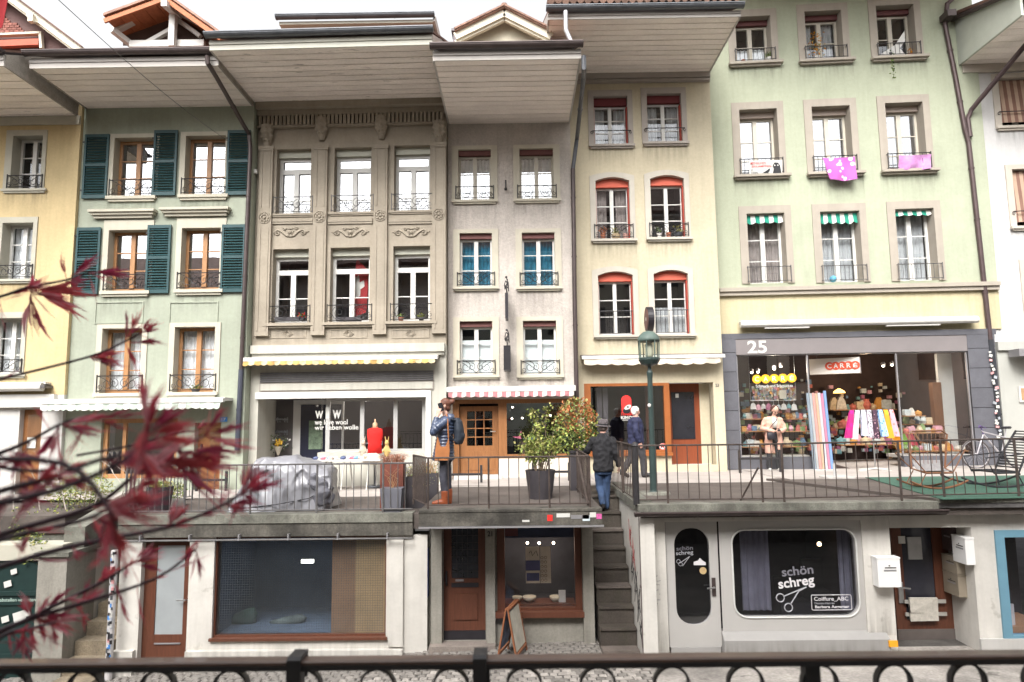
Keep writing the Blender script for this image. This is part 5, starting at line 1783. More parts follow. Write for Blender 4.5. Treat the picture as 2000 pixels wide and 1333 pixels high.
# terraces
def slab(name,poly,z,thick,mat):
 m = MB();m.prismz(poly,z-thick,z)
 return m.build(name,mat,None,kind='structure')
YW = 14.6                                     # where the pale walkway along the houses begins
tl = slab('terrace',[(XL0,YL+0.05),(XL1,YL+0.05),(XM0-0.02,YM+0.9),(XM0-0.02,YW),(XL0,YW)],ZL,0.25,ASPH)
tm_ = slab('terrace',[(XM0,YM+0.05),(XM1,YM+0.05),(XM1,YW),(XM0,YW)],ZM,0.2,ASPH)
tr_ = slab('terrace',[(XR0+0.02,YR+0.05),(XRB,YR+0.05),(XRB-1.3,YW),(XR0+0.02,YW)],ZR,0.2,ASPH)
xcar = XRB
trr = slab('terrace',[(XRB,YR+0.05),(XRB+9,YR+0.05),(XRB+9,YW),(XRB-1.3,YW)],ZRR,0.25,ASPH)
tll = slab('terrace',[(XL0-12,YL+0.6),(XL0-1.3,YL+0.6),(XL0-1.3,YW),(XL0-12,YW)],ZL-0.05,0.3,ASPH)
# walkway sheet, sloping up to the right, as one strip in front of all the houses
m = MB()
wpts = [(-25,-0.75),(F2.p(250,960).x,F2.p(250,962).z),(F3.p(640,964).x,F3.p(640,950).z),(F4.p(950,936).x,F4.p(950,937).z),(F5.p(1280,920).x,F5.p(1280,921).z),(F6.p(1660,916).x,F6.p(1660,918).z),(F7.p(2000,905).x,F7.p(2000,905).z),(25,0.3)]
vs,fs = [],[]
def walk_z(x):
 for (xa,za),(xb,zb) in zip(wpts[:-1],wpts[1:]):
  if xa <= x <= xb:
   return za+(zb-za) *(x-xa) /(xb-xa)
 return 0
def terr_z(x):
 return ZL if x < XM0 else ZM if x < XM1+0.4 else ZR if x < XRB-0.9 else ZRR
xs = sorted({p[0] for p in wpts} | {XM0-0.01,XM0+0.01,XM1+0.39,XM1+0.41,XRB-0.91,XRB-0.89})
for x in xs:
 za = terr_z(x) +0.006
 vs += [(x,YW-0.3,za),(x,YW+0.5,za*0.6+walk_z(x) *0.4),(x,21,walk_z(x))]
for i in range(len(xs) -1):
 fs += [(3*i,3*i+3,3*i+4,3*i+1),(3*i+1,3*i+4,3*i+5,3*i+2)]
m.add(vs,fs)
m.build('pavement',PAVE,None,kind='structure')
# green outdoor carpet at the right end of the terrace
m = MB()
CARPET = M('green outdoor carpet',(0.04,0.095,0.068),0.95,0.12,2.0,fine=0.15,bump=0.3,bscale=200)
pc = [atz(1690,934,ZRR),atz(1840,977,ZRR),atz(2100,972,ZRR),atz(2100,929,ZRR)]
m.prismz([(p.x,p.y) for p in pc],ZRR+0.004,ZRR+0.016)
m.build('floor_carpet',CARPET,None,label='green outdoor carpet under the rocking chairs at the right',cat='carpet')

# slab edges with gutters
def coping(x0,x1,Y,z,courses,parent,mats,rod=True):
 for (dz0,dz1,dy),mt in zip(courses,mats):
  m = MB();m.box(x0,x1,Y-dy,Y+0.3,z+dz0,z+dz1);m.build('coping',mt,parent)
 if rod:
  zr = z+courses[-1][0] -0.04
  m = MB();m.tube([(x0,Y-0.06,zr),(x1,Y-0.06,zr)],0.018,6)
  m.build('drip_rail',GREYIRON,parent)
  k = max(2,int((x1-x0) /0.75))
  for i in range(k):
   x = x0+(x1-x0) *(i+0.5) /k
   m = MB();m.box(x-0.012,x+0.012,Y-0.08,Y+0.02,zr-0.01,zr+0.09);m.build('drip_bracket',FR6,parent)
coping(XL0,XL1,YL,ZL,((-0.13,0.012,0.02),(-0.35,-0.135,0.0)),tl,(SLABW,MOSSY))
coping(XM0,XM1,YM,ZM,((-0.03,0.006,0.01),(-0.24,-0.035,0.0)),tm_,(MOSSY,MOSSY),rod=False)
m = MB();m.box(XM0,XM1+0.02,YM-0.03,YM+0.02,ZM-0.27,ZM-0.245);m.build('drip_edge',FR6,tm_)
coping(XR0-0.03,XRB,YR,ZR,((-0.10,0.012,0.02),),tr_,(SLABW,),rod=False)
half_gutter(Fr(0),XR0-0.1,XRB+0.1,YR-0.06,ZR-0.11,0.055).build('gutter',COPPER,tr_)
coping(XRB,XRB+9,YR,ZRR,((-0.06,0.002,0.02),(-0.14,-0.065,0.0)),trr,(SLABW,GREYIRON),rod=False)
# stickers on the middle slab edge
for px,py,w,hgt,mt in ((1074,1012,5,6,REDP),(1100,1007,13,4,WHITE),(1133,1010,18,4,FR6),(1145,1012,7,6,M('pale blue sticker',(0.5,0.58,0.62),0.6,0.2,20)),(1158,1006,6,5,WHITE),(1170,1009,5,5,M('magenta sticker',(0.55,0.10,0.30),0.6,0.3,20)),(1027,1018,7,2,WHITE)):
 a,b = at(px-w,py+hgt,YM-0.004),at(px+w,py-hgt,YM-0.004)
 m = MB();m.box(a.x,b.x,YM-0.006,YM-0.002,a.z,b.z);m.build('sticker',mt,tm_)

# ---- stairs between middle and right terrace
stairs = thing('stone_stairs',(XM1+0.35,11.3,street_z(1.6)),'dark worn stone stairs climbing between the middle and right terrace','stairs')
e0,e6 = at(1200,1271,11.25),at(1195,1034,12.62)
rise,run = (e6.z-e0.z) /6,(12.62-11.25) /6
print('stairs rise/run',rise,run,e0.z)
k = 0
while True:
 z = e0.z+rise*k
 if z > ZM+0.05:
  break
 y = 11.25+run*k
 m = MB()
 m.box(XM1+0.012,XR0-0.012,y,14.4-0.002*k,z-rise+0.001,z-0.035)
 st = m.build('step',STEPM,stairs)
 m = MB();m.box(XM1+0.012,XR0-0.012,y-0.03,y+run+0.05,z-0.035,z);m.build('tread',STEPM if k % 3 else STEPN,st)
 k += 1
ktop = k
m = MB();m.box(XM1+0.012,XR0-0.012,11.25+run*k,YW,e0.z+rise*k-rise-0.1,min(ZM,e0.z+rise*k) -0.003)
m.build('landing',STEPM,stairs)
# wall between stairs and right shop, with its side face to the stairs
stw = thing('stair_wall',(XR0,12.0,street_z(2)),'off white stair wall with black and red graffiti beside the dark stairs','wall')
m = MB();m.box(XR0,XR0+0.22,YR+0.06,14.5,street_z(2) -0.2,ZR-0.11);m.build('wall',LWALL,stw)
m = MB();m.box(XR0-0.05,XR0+0.24,YR+0.31,14.5,ZR-0.10,ZR+0.03);m.build('coping',SLABW,stw)
GRAF = M('black graffiti',(0.02,0.018,0.02),0.6,0.1,9)
GRAFR = M('red graffiti',(0.35,0.04,0.04),0.6,0.1,9)
random.seed(11)
for ya,za,s,mt in ((11.9,-0.55,0.22,GRAFR),(11.6,-0.85,0.22,GRAFR),(11.45,-1.25,0.30,GRAF),(11.25,-1.55,0.28,GRAF),(11.75,-1.1,0.25,GRAF),(11.1,-1.9,0.2,GRAF)):
 pts = [(XR0-0.004,ya+s*0.6*sin(t*1.9+ya),za+s*sin(t*2.7+za*3) +0.1*random.uniform(-1,1)) for t in range(9)]
 m = MB();m.tube(pts,0.016,4);m.v = [Vector((XR0-0.002+(v.x-XR0) *0.15,v.y,v.z)) for v in m.v];m.build('graffiti',mt,stw)

# ---- lower front, left shop
SHOPL = thing('lower_shop',at(520,1300,11.8),'off white shop front under the left terrace with a wide dark window','shop')
FL = Fr(11.8)
class Low(House):
 def __init__(s,F,root):
  s.F,s.holes,s.root = F,[],root
LS = Low(FL,SHOPL)
zt = ZL-0.355
dl = FL.rect(272,1066,366,1312)
wl = FL.rect(416,1064,754,1247)
sl0 = street_z(dl[0])
LS.hole((dl[0],dl[1],dl[2] -0.5,zt+0.5));LS.hole((wl[0],wl[1],wl[2],zt+0.5))
LS.wall(FL.p(232,1150).x,FL.p(800,1150).x,-3.2,zt,LWALL,t=0.3,side=0)
m = MB(FL);m.box(FL.p(232,1150).x-0.02,dl[0] -0.03,-0.10,-0.001,-3.2,FL.p(400,1268).z);m.build('plinth',LWALL,SHOPL)
m = MB(FL);m.box(dl[1] +0.03,FL.p(800,1150).x-0.1,-0.10,-0.001,-3.2,FL.p(580,1268).z);m.build('plinth',LWALL,SHOPL)
m = MB(FL);m.box(FL.p(754,1150).x+0.05,FL.p(788,1150).x,-0.05,-0.001,FL.p(770,1262).z,zt);m.build('pilaster',LWALL,SHOPL)
m = MB(FL);x0,x1,z0,z1 = dl[0],dl[1],dl[2],zt
m.box(x0,x0+0.20,0.12,0.18,z0,z1);m.box(x1-0.13,x1,0.12,0.18,z0,z1);m.box(x0+0.20,x1-0.13,0.12,0.18,z0,z0+0.55);m.box(x0+0.20,x1-0.13,0.12,0.18,z1-0.16,z1)
do = m.build('door',REDWOOD,SHOPL)
m = MB(FL);m.box(x0+0.2,x1-0.13,0.14,0.15,z0+0.55,z1-0.16);m.build('pane',M('frosted door glass',(0.30,0.32,0.33),0.35,0.06,3,spec=0.6),do)
m = MB(FL);m.box(x0+0.22,x1-0.15,0.10,0.119,z0+0.40,z0+0.42);m.build('weather_bar',FR6,do)
m = MB(FL);m.tube([(x1-0.07,0.12,z0+1.12),(x1-0.07,0.06,z0+1.12),(x1-0.22,0.06,z0+1.12)],0.012,6);m.build('handle',MATS['brushed steel'],do)
m = MB(FL);x0,x1,z0,z1 = wl
m.box(x0,x0+0.03,0.06,0.14,z0,zt);m.box(x1-0.03,x1,0.06,0.14,z0,zt);m.box(x0+0.03,x1-0.03,0.06,0.14,z0,z0+0.04);m.box(x0+0.03,x1-0.03,0.06,0.14,zt-0.04,zt)
wo = m.build('shop_window',REDWOOD,SHOPL)
m = MB(FL);m.box(x0-0.03,x1+0.03,-0.05,0.059,z0-0.03,z0+0.012);m.build('sill',REDWOOD,wo)
m = MB(FL);m.box(x0+0.03,x1-0.03,0.09,0.098,z0+0.04,zt-0.04);m.build('pane',glass('lower window glass',tint=(0.92,0.95,0.96),refl=0.10,rough=0.25,wav=0.01),wo)
m = MB(FL)
m.add([(x0,0.15,z0),(x1,0.15,z0),(x1,1.9,z0),(x0,1.9,z0),(x0,0.15,zt),(x1,0.15,zt),(x1,1.9,zt),(x0,1.9,zt)],[(0,1,2,3),(4,7,6,5),(3,2,6,7),(0,3,7,4),(1,5,6,2)])
m.build('room',M('dim blue room',(0.09,0.12,0.18),0.9,0.3,1.0),wo)
m = MB(FL);m.box(FL.p(700,1150,0.4).x,x1,0.17,0.2,z0,zt);m.build('partition',M('brown plywood',(0.40,0.25,0.13),0.6,0.12,3),wo)
m = MB(FL);m.box(FL.p(655,1150,0.45).x,FL.p(700,1150,0.45).x,0.22,0.26,z0,zt);m.build('partition',M('dark plywood',(0.26,0.14,0.08),0.6,0.12,3),wo)
# fine wire mesh inside the glass, too fine to pick apart
m = MB(FL)
n = 68
for i in range(n):
 x = x0+0.08+(x1-x0-0.16) *i/(n-1);m.box(x-0.0016,x+0.0016,0.1005,0.1025,z0+0.07,zt-0.07)
for i in range(38):
 z = z0+0.08+(zt-z0-0.16) *i/37;m.box(x0+0.07,x1-0.07,0.103,0.105,z-0.0016,z+0.0016)
m.build('wire_mesh',M('dull wire',(0.06,0.07,0.08),0.6,0.1,5),wo,kind='stuff')
# dim goods inside
for px,py,w,hgt,c_ in ((470,1232,0.5,0.25,(0.04,0.07,0.06)),(560,1238,0.6,0.12,(0.12,0.14,0.14))):
 c = FL.p(px,1247,0.9);g = MB();loft(g,[(0,0,0,w*0.55,0.12),(0.02,0,hgt*0.3,w*0.5,0.12),(w*0.2,0,hgt*0.65,w*0.4,0.1),(w*0.35,0,hgt,w*0.12,0.06)],10)
 g.F = FL;g.xf(Matrix.Translation((c.x,0.9,z0+0.003)))
 g.build('bundled_cloth',M('dim goods %d' % px,c_,0.9,0.3,4),wo,smooth=True)
m = MB(FL);c = FL.p(600,1097,0.6);m.box(c.x-0.11,c.x+0.11,0.6,0.65,c.z-0.03,c.z+0.03);m.build('glow_strip',M('added pale glow',(0.8,0.75,0.65),0.5,0.02,3,emit=1.2),wo)  # added glowing bar; no lamp is known in this room

def splash(F,x0,x1,z0,h_,dy,parent):
 m = MB(F);m.add([(x0,dy,z0),(x1,dy,z0),(x1,dy,z0+h_),(x0,dy,z0+h_)],[(0,1,2,3)]);m.build('splash_dirt',SPLASH,parent)
splash(FL,FL.p(232,1150).x,dl[0] -0.04,-2.8,0.9,-0.1035,SHOPL);splash(FL,dl[1] +0.04,FL.p(790,1150).x,-2.7,0.8,-0.1035,SHOPL)
# ---- lower front, middle recess: number 21
SHOPM = thing('lower_shop',at(1000,1262,11.8),'recessed shop front number 21 under the middle terrace with panelled door','shop')
FM = Fr(11.95)
MS = Low(FM,SHOPM)
zt = ZM-0.275
sm_ = street_z(0)
dm_ = FM.rect(866,1036,948,1252)
wm_ = FM.rect(971,1035,1136,1198)
MS.hole((dm_[0],dm_[1],dm_[2],zt+0.5));MS.hole((wm_[0],wm_[1],wm_[2],zt+0.5))
MS.wall(FM.p(838,1150).x,FM.p(1160,1150).x,sm_-0.3,zt,LGREY,t=0.3,side=0)
for a,b in ((842,863),(950,967),(1139,1160)):
 q = FM.rect(a,1035,b,1270,-0.12);m = MB(FM);m.box(q[0],q[1],-0.13,-0.001,sm_-0.1,zt);m.build('post',LGREY,SHOPM)
m = MB(FM);m.box(FM.p(838,1150).x,FM.p(1160,1150).x,-0.95,0.3,zt+0.001,zt+0.03);m.build('porch_ceiling',LGREY,SHOPM)
m = MB();m.box(FM.p(832,1150).x-0.3,FM.p(838,1150).x-0.01,11.79,12.2,sm_-0.3,ZL-0.36);m.build('side_wall',LWALL,SHOPM)
m = MB();xs_ = FM.p(838,1150).x-0.009;m.box(xs_,xs_+0.008,11.8,12.15,-1.55,-0.75);m.build('blue_poster',M('dark blue poster',(0.03,0.05,0.17),0.5,0.2,9),SHOPM)
x0,x1,z0,z1 = dm_;z1 = zt
m = MB(FM)
m.box(x0,x0+0.13,0.06,0.12,z0+0.15,z1);m.box(x1-0.12,x1,0.06,0.12,z0+0.15,z1);m.box(x0+0.13,x1-0.12,0.06,0.12,z1-0.08,z1);m.box(x0+0.13,x1-0.12,0.06,0.12,z0+0.15,z0+1.0)
do = m.build('door',REDWOOD,SHOPM)
m = MB(FM);m.box(x0,x1,0.05,0.121,z0,z0+0.149);m.build('kick_plate',SIGNBLK,do)
gx0_,gx1_,gz0_,gz1_ = x0+0.13,x1-0.12,z0+1.0,z1-0.08
m = MB(FM);m.box(gx0_,gx1_,0.09,0.1,gz0_,gz1_);m.build('pane',M('dark leaded glass',(0.02,0.022,0.03),0.2,0.4,8,spec=0.7),do)
m = MB(FM)
for i in range(1,5):
 x = gx0_+(gx1_-gx0_) *i/5;m.box(x-0.006,x+0.006,0.078,0.086,gz0_,gz1_)
for i in range(1,8):
 z = gz0_+(gz1_-gz0_) *i/8;m.box(gx0_,gx1_,0.0745,0.0775,z-0.006,z+0.006)
m.build('leading',IRON,do,kind='stuff')
m = MB(FM);m.box(x0+0.13,x1-0.12,0.045,0.059,z0+0.86,z0+0.93);m.build('letter_slot',SIGNBLK,do)
for q in ((0.16,0.035),(0.19,0.05)):
 m = MB(FM);e = q[0];m.box(x0+e,x1-e+0.02,q[1],q[1] +0.012,z0+0.25+e*0.5,z0+0.85-e*0.6);m.build('panel',REDWOOD,do)
m = MB(FM);m.tube([(x0+0.05,0.05,z0+0.9),(x0+0.05,0.0,z0+0.95),(x0+0.05,0.0,z0+1.08),(x0+0.05,0.05,z0+1.12)],0.016,6);m.build('handle',IRON,do)
m = MB(FM);m.box(x0+0.2,x0+0.34,0.05,0.058,z0+0.955,z0+0.99);m.build('name_plate',FR6,do)
m = MB(FM);m.box(FM.p(842,1150).x,FM.p(968,1150).x,-0.3,0.05,sm_-0.3,z0-0.002);m.build('door_step',M('brown stone threshold',(0.20,0.17,0.15),0.85,0.2,3,fine=0.15),SHOPM)
lettering('21',FM.p(953,1050).x,FM.p(962,1050).x,FM.p(957,1048,-0.14).z,FM.p(957,1038,-0.14).z,-0.136,BLKP,SHOPM,FM,bold=0.02)
x0,x1,z0,z1 = wm_;z1 = zt
m = MB(FM)
for q in ((x0,x0+0.13,z0,z1),(x1-0.11,x1,z0,z1),(x0+0.13,x1-0.11,z0,z0+0.09),(x0+0.13,x1-0.11,z1-0.05,z1)):
 m.box(q[0],q[1],-0.02,0.1,q[2],q[3])
wo = m.build('shop_window',REDWOOD,SHOPM)
m = MB(FM);m.box(x0-0.03,x1+0.02,-0.14,-0.021,z0-0.04,z0+0.05);m.build('sill',REDWOOD,wo)
m = MB(FM);m.box(x0+0.13,x1-0.11,0.03,0.038,z0+0.09,z1-0.05);m.build('pane',glass('number 21 glass',tint=(0.97,0.97,0.98),refl=0.02,wav=0.01),wo)
m = MB(FM)
m.add([(x0,0.11,z0),(x1,0.11,z0),(x1,1.3,z0),(x0,1.3,z0),(x0,0.11,z1),(x1,0.11,z1),(x1,1.3,z1),(x0,1.3,z1)],[(0,1,2,3),(4,7,6,5),(3,2,6,7),(0,3,7,4),(1,5,6,2)])
m.build('room',M('dim slate room',(0.06,0.058,0.07),0.9,0.35,1.5),wo)
m = MB(FM);m.box(x0+0.13,x1-0.11,0.12,0.5,z0+0.09,z0+0.12);m.build('display_board',REDWOOD,wo)
m = MB(FM);m.box(x0+0.14,x1-0.12,0.045,0.05,z1-0.36,z1-0.06);hd = m.build('blue_header',M('dark navy band',(0.012,0.018,0.05),0.5,0.1,3),wo)
m = MB(FM);m.box(x0+0.14,x0+0.36,0.0405,0.0445,z1-0.33,z1-0.06);m.build('red_corner',M('dull dark red',(0.10,0.02,0.02),0.6,0.1,3),wo)
KRAFT = M('kraft paper',(0.60,0.50,0.38),0.9,0.08,6)
c = FM.p(1052,1110,0.1)
m = MB(FM);m.box(c.x-0.22,c.x+0.02,0.10,0.106,c.z-0.25,c.z+0.36);ps = m.build('poster',KRAFT,wo)
m = MB(FM);m.box(c.x+0.03,c.x+0.21,0.10,0.106,c.z-0.25,c.z+0.36);ps2 = m.build('poster',KRAFT,wo)
m = MB(FM);m.box(c.x-0.22,c.x+0.02,0.094,0.099,c.z-0.04,c.z+0.13);m.build('poster_print',M('indigo print',(0.05,0.05,0.14),0.8,0.2,8),ps)
m = MB(FM);m.box(c.x-0.21,c.x+0.01,0.094,0.099,c.z-0.21,c.z-0.08);m.build('poster_print',M('indigo print',(0.05,0.05,0.14),0.8,0.2,8),ps)
m = MB(FM);m.tube([(c.x-0.16+0.03*i,0.096,c.z+0.25+0.05*sin(i*2.1)) for i in range(6)],0.007,4);m.build('poster_script',BLKP,ps)
for j in range(6):
 m = MB(FM);z = c.z-0.2+j*0.075
 for q in (0.06,0.12):
  m.tube([(c.x+q+0.022*cos(t*pi/4),0.096,z+0.022*sin(t*pi/4)) for t in range(8)],0.004,4,closed=True)
 m.build('poster_drawing',M('sepia print',(0.16,0.09,0.05),0.8,0.1,8),ps2)
for i,(px,w) in enumerate(((1010,0.085),(1034,0.115),(1085,0.10))):      # bowls on the display board
 c = FM.p(px,1170,0.28);m = MB(FM)
 m.lathe([(w*0.55,0.0),(w,0.05),(w*1.02,0.085),(w*0.9,0.085),(w*0.5,0.03)],(c.x,0.28,z0+0.122),14)
 m.build('bowl',M('cream ceramic',(0.5,0.45,0.36),0.4,0.1,6),wo,smooth=True)
c = FM.p(1098,1170,0.2);m = MB(FM);m.box(c.x-0.06,c.x+0.06,0.2,0.22,z0+0.122,z0+0.32);m.build('price_card',WHITE,wo)
for px in (1030,1053,1081):
 c = FM.p(px,1061,0.5);m = MB(FM);m.ball((c.x,0.5,c.z),0.022,8,5);m.build('lamp',M('lit small lamp',(1.0,0.85,0.65),0.5,0.0,3,emit=9.0),wo)
# sandwich board
ABR = Matrix.Rotation(radians(-15),4,'Z')
def abx(m):
 q = Matrix.Translation((c.x,11.35,0))
 return m.xf(q @ ABR @ q.inverted())
ab = thing('sandwich_board',at(1000,1276,11.35),'folding sandwich board with blue poster standing before the number 21 window','sandwich board')
c = at(1001,1276,11.35);zb = street_z(c.x);top = at(998,1180,11.35).z
for s in (-1,1):
 m = MB()
 for y in (-0.3,0.3):
  m.beam((c.x+s*0.16,11.35+y,zb),(c.x+s*0.015,11.35+y,top),0.025,0.035,up=(0,1,0))
 m.beam((c.x+s*0.145,11.05,zb+0.1),(c.x+s*0.145,11.65,zb+0.1),0.03,0.03);m.beam((c.x+s*0.02,11.05,top-0.02),(c.x+s*0.02,11.65,top-0.02),0.03,0.03)
 fr_ = abx(m).build('board_frame',M('brown board frame',(0.22,0.085,0.04),0.5,0.15,5),ab)
 m = MB();
 m.add([(c.x+s*0.14,11.06,zb+0.14),(c.x+s*0.14,11.64,zb+0.14),(c.x+s*0.03,11.64,top-0.06),(c.x+s*0.03,11.06,top-0.06)],[(0,1,2,3)])
 abx(m).build('poster',M('blue white poster',(0.22,0.28,0.45),0.6,0.75,7) if s < 0 else M('cream poster',(0.5,0.47,0.4),0.7,0.2,6),fr_)

# ---- lower front, right hairdresser
SHOPR = thing('lower_shop',at(1500,1275,11.1),'light grey hairdresser front with rounded window under the right terrace','shop')
FRr = Fr(11.1)
RS = Low(FRr,SHOPR)
zt = ZR-0.17
sr = street_z(at(1500,1275,11.1).x)
pr = FRr.rect(1303,1018,1690,1276)
xw0 = XR0+0.23
RS.hole((pr[0],pr[1],pr[2] -0.4,pr[3]))
RS.wall(xw0,FRr.p(1745,1150).x,sr-0.4,zt+0.1,LWALL,t=0.25,side=0)
def rounded(cx,cz,w,hgt,r,n=6):
 pts = []
 for k,(sx,sz) in enumerate(((1,1),(-1,1),(-1,-1),(1,-1))):
  for i in range(n+1):
   a = k*pi/2+(pi/2) *i/n
   pts.append((cx+sx*(w/2-r) +r*cos(a),cz+sz*(hgt/2-r) +r*sin(a)))
 return pts
def panel_with_hole(mb,x0,x1,z0,z1,hole,y0,y1):
 """Flat panel with one rounded opening; the opening's edge is closed back to y1."""
 n = len(hole)
 cx,cz = sum(p[0] for p in hole) /n,sum(p[1] for p in hole) /n
 outer = []
 for x,z in hole:
  dx,dz = x-cx,z-cz
  t = min(((x1-cx) /dx) if dx > 1e-6 else ((x0-cx) /dx) if dx < -1e-6 else 1e9,((z1-cz) /dz) if dz > 1e-6 else ((z0-cz) /dz) if dz < -1e-6 else 1e9)
  outer.append((cx+dx*t,cz+dz*t))
 for i in range(n):
  j = (i+1) % n
  a,b = outer[i],outer[j]
  quad = [(hole[i][0],y0,hole[i][1]),(a[0],y0,a[1]),(b[0],y0,b[1]),(hole[j][0],y0,hole[j][1])]
  # a corner of the panel between the two rays
  cor = None
  if abs(a[0] -b[0]) > 1e-5 and abs(a[1] -b[1]) > 1e-5:
   cor = (x1 if max(a[0],b[0]) > cx else x0,y0,z1 if max(a[1],b[1]) > cz else z0)
  if cor:
   mb.add([quad[0],quad[1],cor,quad[2],quad[3]],[(0,1,2,3,4)])
  else:
   mb.add(quad,[(0,1,2,3)])
  mb.add([(hole[i][0],y0,hole[i][1]),(hole[j][0],y0,hole[j][1]),(hole[j][0],y1,hole[j][1]),(hole[i][0],y1,hole[i][1])],[(0,1,2,3)])
# door leaf with a tall rounded light
dx0,dx1 = FRr.p(1305,1150).x,FRr.p(1407,1150).x
dz0 = FRr.p(1360,1266).z
gl = FRr.rect(1319,1032,1387,1221,0.05)
m = MB(FRr);hole = rounded((gl[0] +gl[1]) /2,(gl[2] +gl[3]) /2,gl[1] -gl[0],gl[3] -gl[2],0.25)
panel_with_hole(m,dx0,dx1,dz0,pr[3],hole,0.05,0.11)
do = m.build('door',SHOPGREY,SHOPR)
DARKGL = glass('hairdresser glass',tint=(0.88,0.88,0.92),refl=0.08,wav=0.02)
m = MB(FRr);m.prism([(p[0],p[1]) for p in hole],0.085,0.09);m.build('pane',DARKGL,do)
m = MB(FRr);hx = dx1-0.09;hz = FRr.p(1397,1148).z;m.box(hx-0.03,hx+0.03,0.035,0.049,hz-0.14,hz+0.14);hp = m.build('lock_plate',COPPER,do)
m = MB(FRr);m.tube([(hx,0.04,hz),(hx,-0.02,hz),(hx-0.12,-0.02,hz-0.01)],0.012,6);m.build('handle',MATS['brushed steel'],hp)
m = MB(FRr);m.box(dx0+0.02,dx1-0.02,0.03,0.12,pr[2] -0.1,dz0-0.002);m.build('door_sill',SHOPGREY_D,SHOPR)
# window panel
px0 = dx1+0.02
wg = FRr.rect(1432,1035,1673,1204,0.05)
m = MB(FRr);hole = rounded((wg[0] +wg[1]) /2,(wg[2] +wg[3]) /2,wg[1] -wg[0],wg[3] -wg[2],0.20)
zpl = FRr.p(1550,1234).z
panel_with_hole(m,px0,pr[1],zpl,pr[3],hole,0.03,0.12)
wo = m.build('shop_window',SHOPGREY,SHOPR)
m = MB(FRr);m.prism(hole,0.09,0.098);m.build('pane',DARKGL,wo)
h2 = rounded((wg[0] +wg[1]) /2,(wg[2] +wg[3]) /2,wg[1] -wg[0] +0.02,wg[3] -wg[2] +0.02,0.21)
m = MB(FRr);m.tube([(p[0],0.025,p[1]) for p in h2],0.014,6,closed=True);m.build('window_bead',M('pale grey bead',(0.55,0.55,0.53),0.4,0.04,4),wo)
m = MB(FRr);m.prismx([(0.03,zpl-0.001),(-0.10,zpl-0.10),(-0.10,sr-0.3),(0.2,sr-0.3),(0.2,zpl-0.001)],px0-0.02,pr[1] +0.28);m.build('plinth',SHOPGREY_D,SHOPR)
m = MB(FRr)
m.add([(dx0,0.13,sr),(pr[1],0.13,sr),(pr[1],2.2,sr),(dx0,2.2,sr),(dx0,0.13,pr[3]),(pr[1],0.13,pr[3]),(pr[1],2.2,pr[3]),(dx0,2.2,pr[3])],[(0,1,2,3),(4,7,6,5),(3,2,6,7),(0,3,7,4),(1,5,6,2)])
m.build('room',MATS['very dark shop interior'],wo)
SHEER = M('dim sheer curtain',(0.2,0.2,0.23),0.9,0.12,5)
curtain_mesh(FRr,FRr.p(1448,1150,0.4).x,FRr.p(1505,1150,0.4).x,wg[2],wg[3],0.4,fold=0.09).build('curtain',SHEER,wo)
curtain_mesh(FRr,FRr.p(1640,1150,0.4).x,FRr.p(1672,1150,0.4).x,wg[2],wg[3],0.4,fold=0.09).build('curtain',SHEER,wo)
c = FRr.p(1600,1063,0.9);m = MB(FRr);m.ball((c.x,0.9,c.z),0.035,8,5);m.build('lamp',M('lit warm lamp',(1.0,0.75,0.4),0.5,0.0,3,emit=8.0),wo)
for px,w,hgt in ((1618,0.28,1.1),(1560,0.3,0.8)):      # dim salon chairs behind the glass
 c = FRr.p(px,1200,1.2);m = MB(FRr);m.box(c.x-w,c.x+w,1.2,1.6,sr+0.003,sr+hgt*0.55);m.box(c.x-w,c.x+w,1.5,1.6,sr+hgt*0.55,sr+hgt);m.build('salon_chair',M('dark leather',(0.02,0.02,0.025),0.5,0.1,4),wo)
PRG = M('grey glass print',(0.34,0.34,0.37),0.6,0.03,4)
PRW = M('pale glass print',(0.60,0.58,0.60),0.6,0.03,4)
PRD = M('dim glass print',(0.16,0.155,0.18),0.6,0.03,4)
def g(px,py): return FRr.p(px,py,0.08)
lettering('schön',g(1526,1110).x,g(1588,1110).x,g(1550,1124).z,g(1550,1106).z,0.08,PRD,wo,FRr,bold=0.02,rot=0.09)
lettering('schreg',g(1520,1140).x,g(1591,1140).x,g(1550,1152).z,g(1550,1127).z,0.08,PRW,wo,FRr,bold=0.025,rot=0.12)
m = MB(FRr);P = lambda x,y: (g(x,y).x,0.078,g(x,y).z)
m.tube([P(1575,1147),P(1562,1152),P(1531,1165)],0.009,5);m.tube([P(1575,1147),P(1560,1155),P(1545,1179)],0.009,5)
for cx_,cy_ in ((1524,1168),(1540,1187)):
 q = g(cx_,cy_);m.tube([(q.x+0.062*cos(t*pi/9),0.078,q.z+0.062*sin(t*pi/9)) for t in range(18)],0.009,5,closed=True)
m.build('scissors_print',PRG,wo)
m = MB(FRr);q0,q1 = g(1586,1192),g(1662,1162)
fr_ = rounded((q0.x+q1.x) /2,(q0.z+q1.z) /2,q1.x-q0.x,q1.z-q0.z,0.02,3)
m.tube([(p[0],0.079,p[1]) for p in fr_],0.0055,4,closed=True);m.build('print_border',PRW,wo)
lettering('Coiffure_ABC',g(1590,1170).x,g(1657,1170).x,g(1620,1175).z,g(1620,1166).z,0.08,PRW,wo,FRr,bold=0.01)
lettering('Damen-Herren',g(1591,1178).x,g(1630,1178).x,g(1610,1180.5).z,g(1610,1176.5).z,0.08,PRG,wo,FRr,bold=0.005)
lettering('Barbara Aegerter',g(1592,1186).x,g(1659,1186).x,g(1625,1190).z,g(1625,1182.5).z,0.08,PRW,wo,FRr,bold=0.02)
lettering('schön',g(1321,1072).x,g(1353,1072).x,g(1337,1075).z,g(1337,1067).z,0.075,PRD,do,FRr,bold=0.01,rot=0.05)
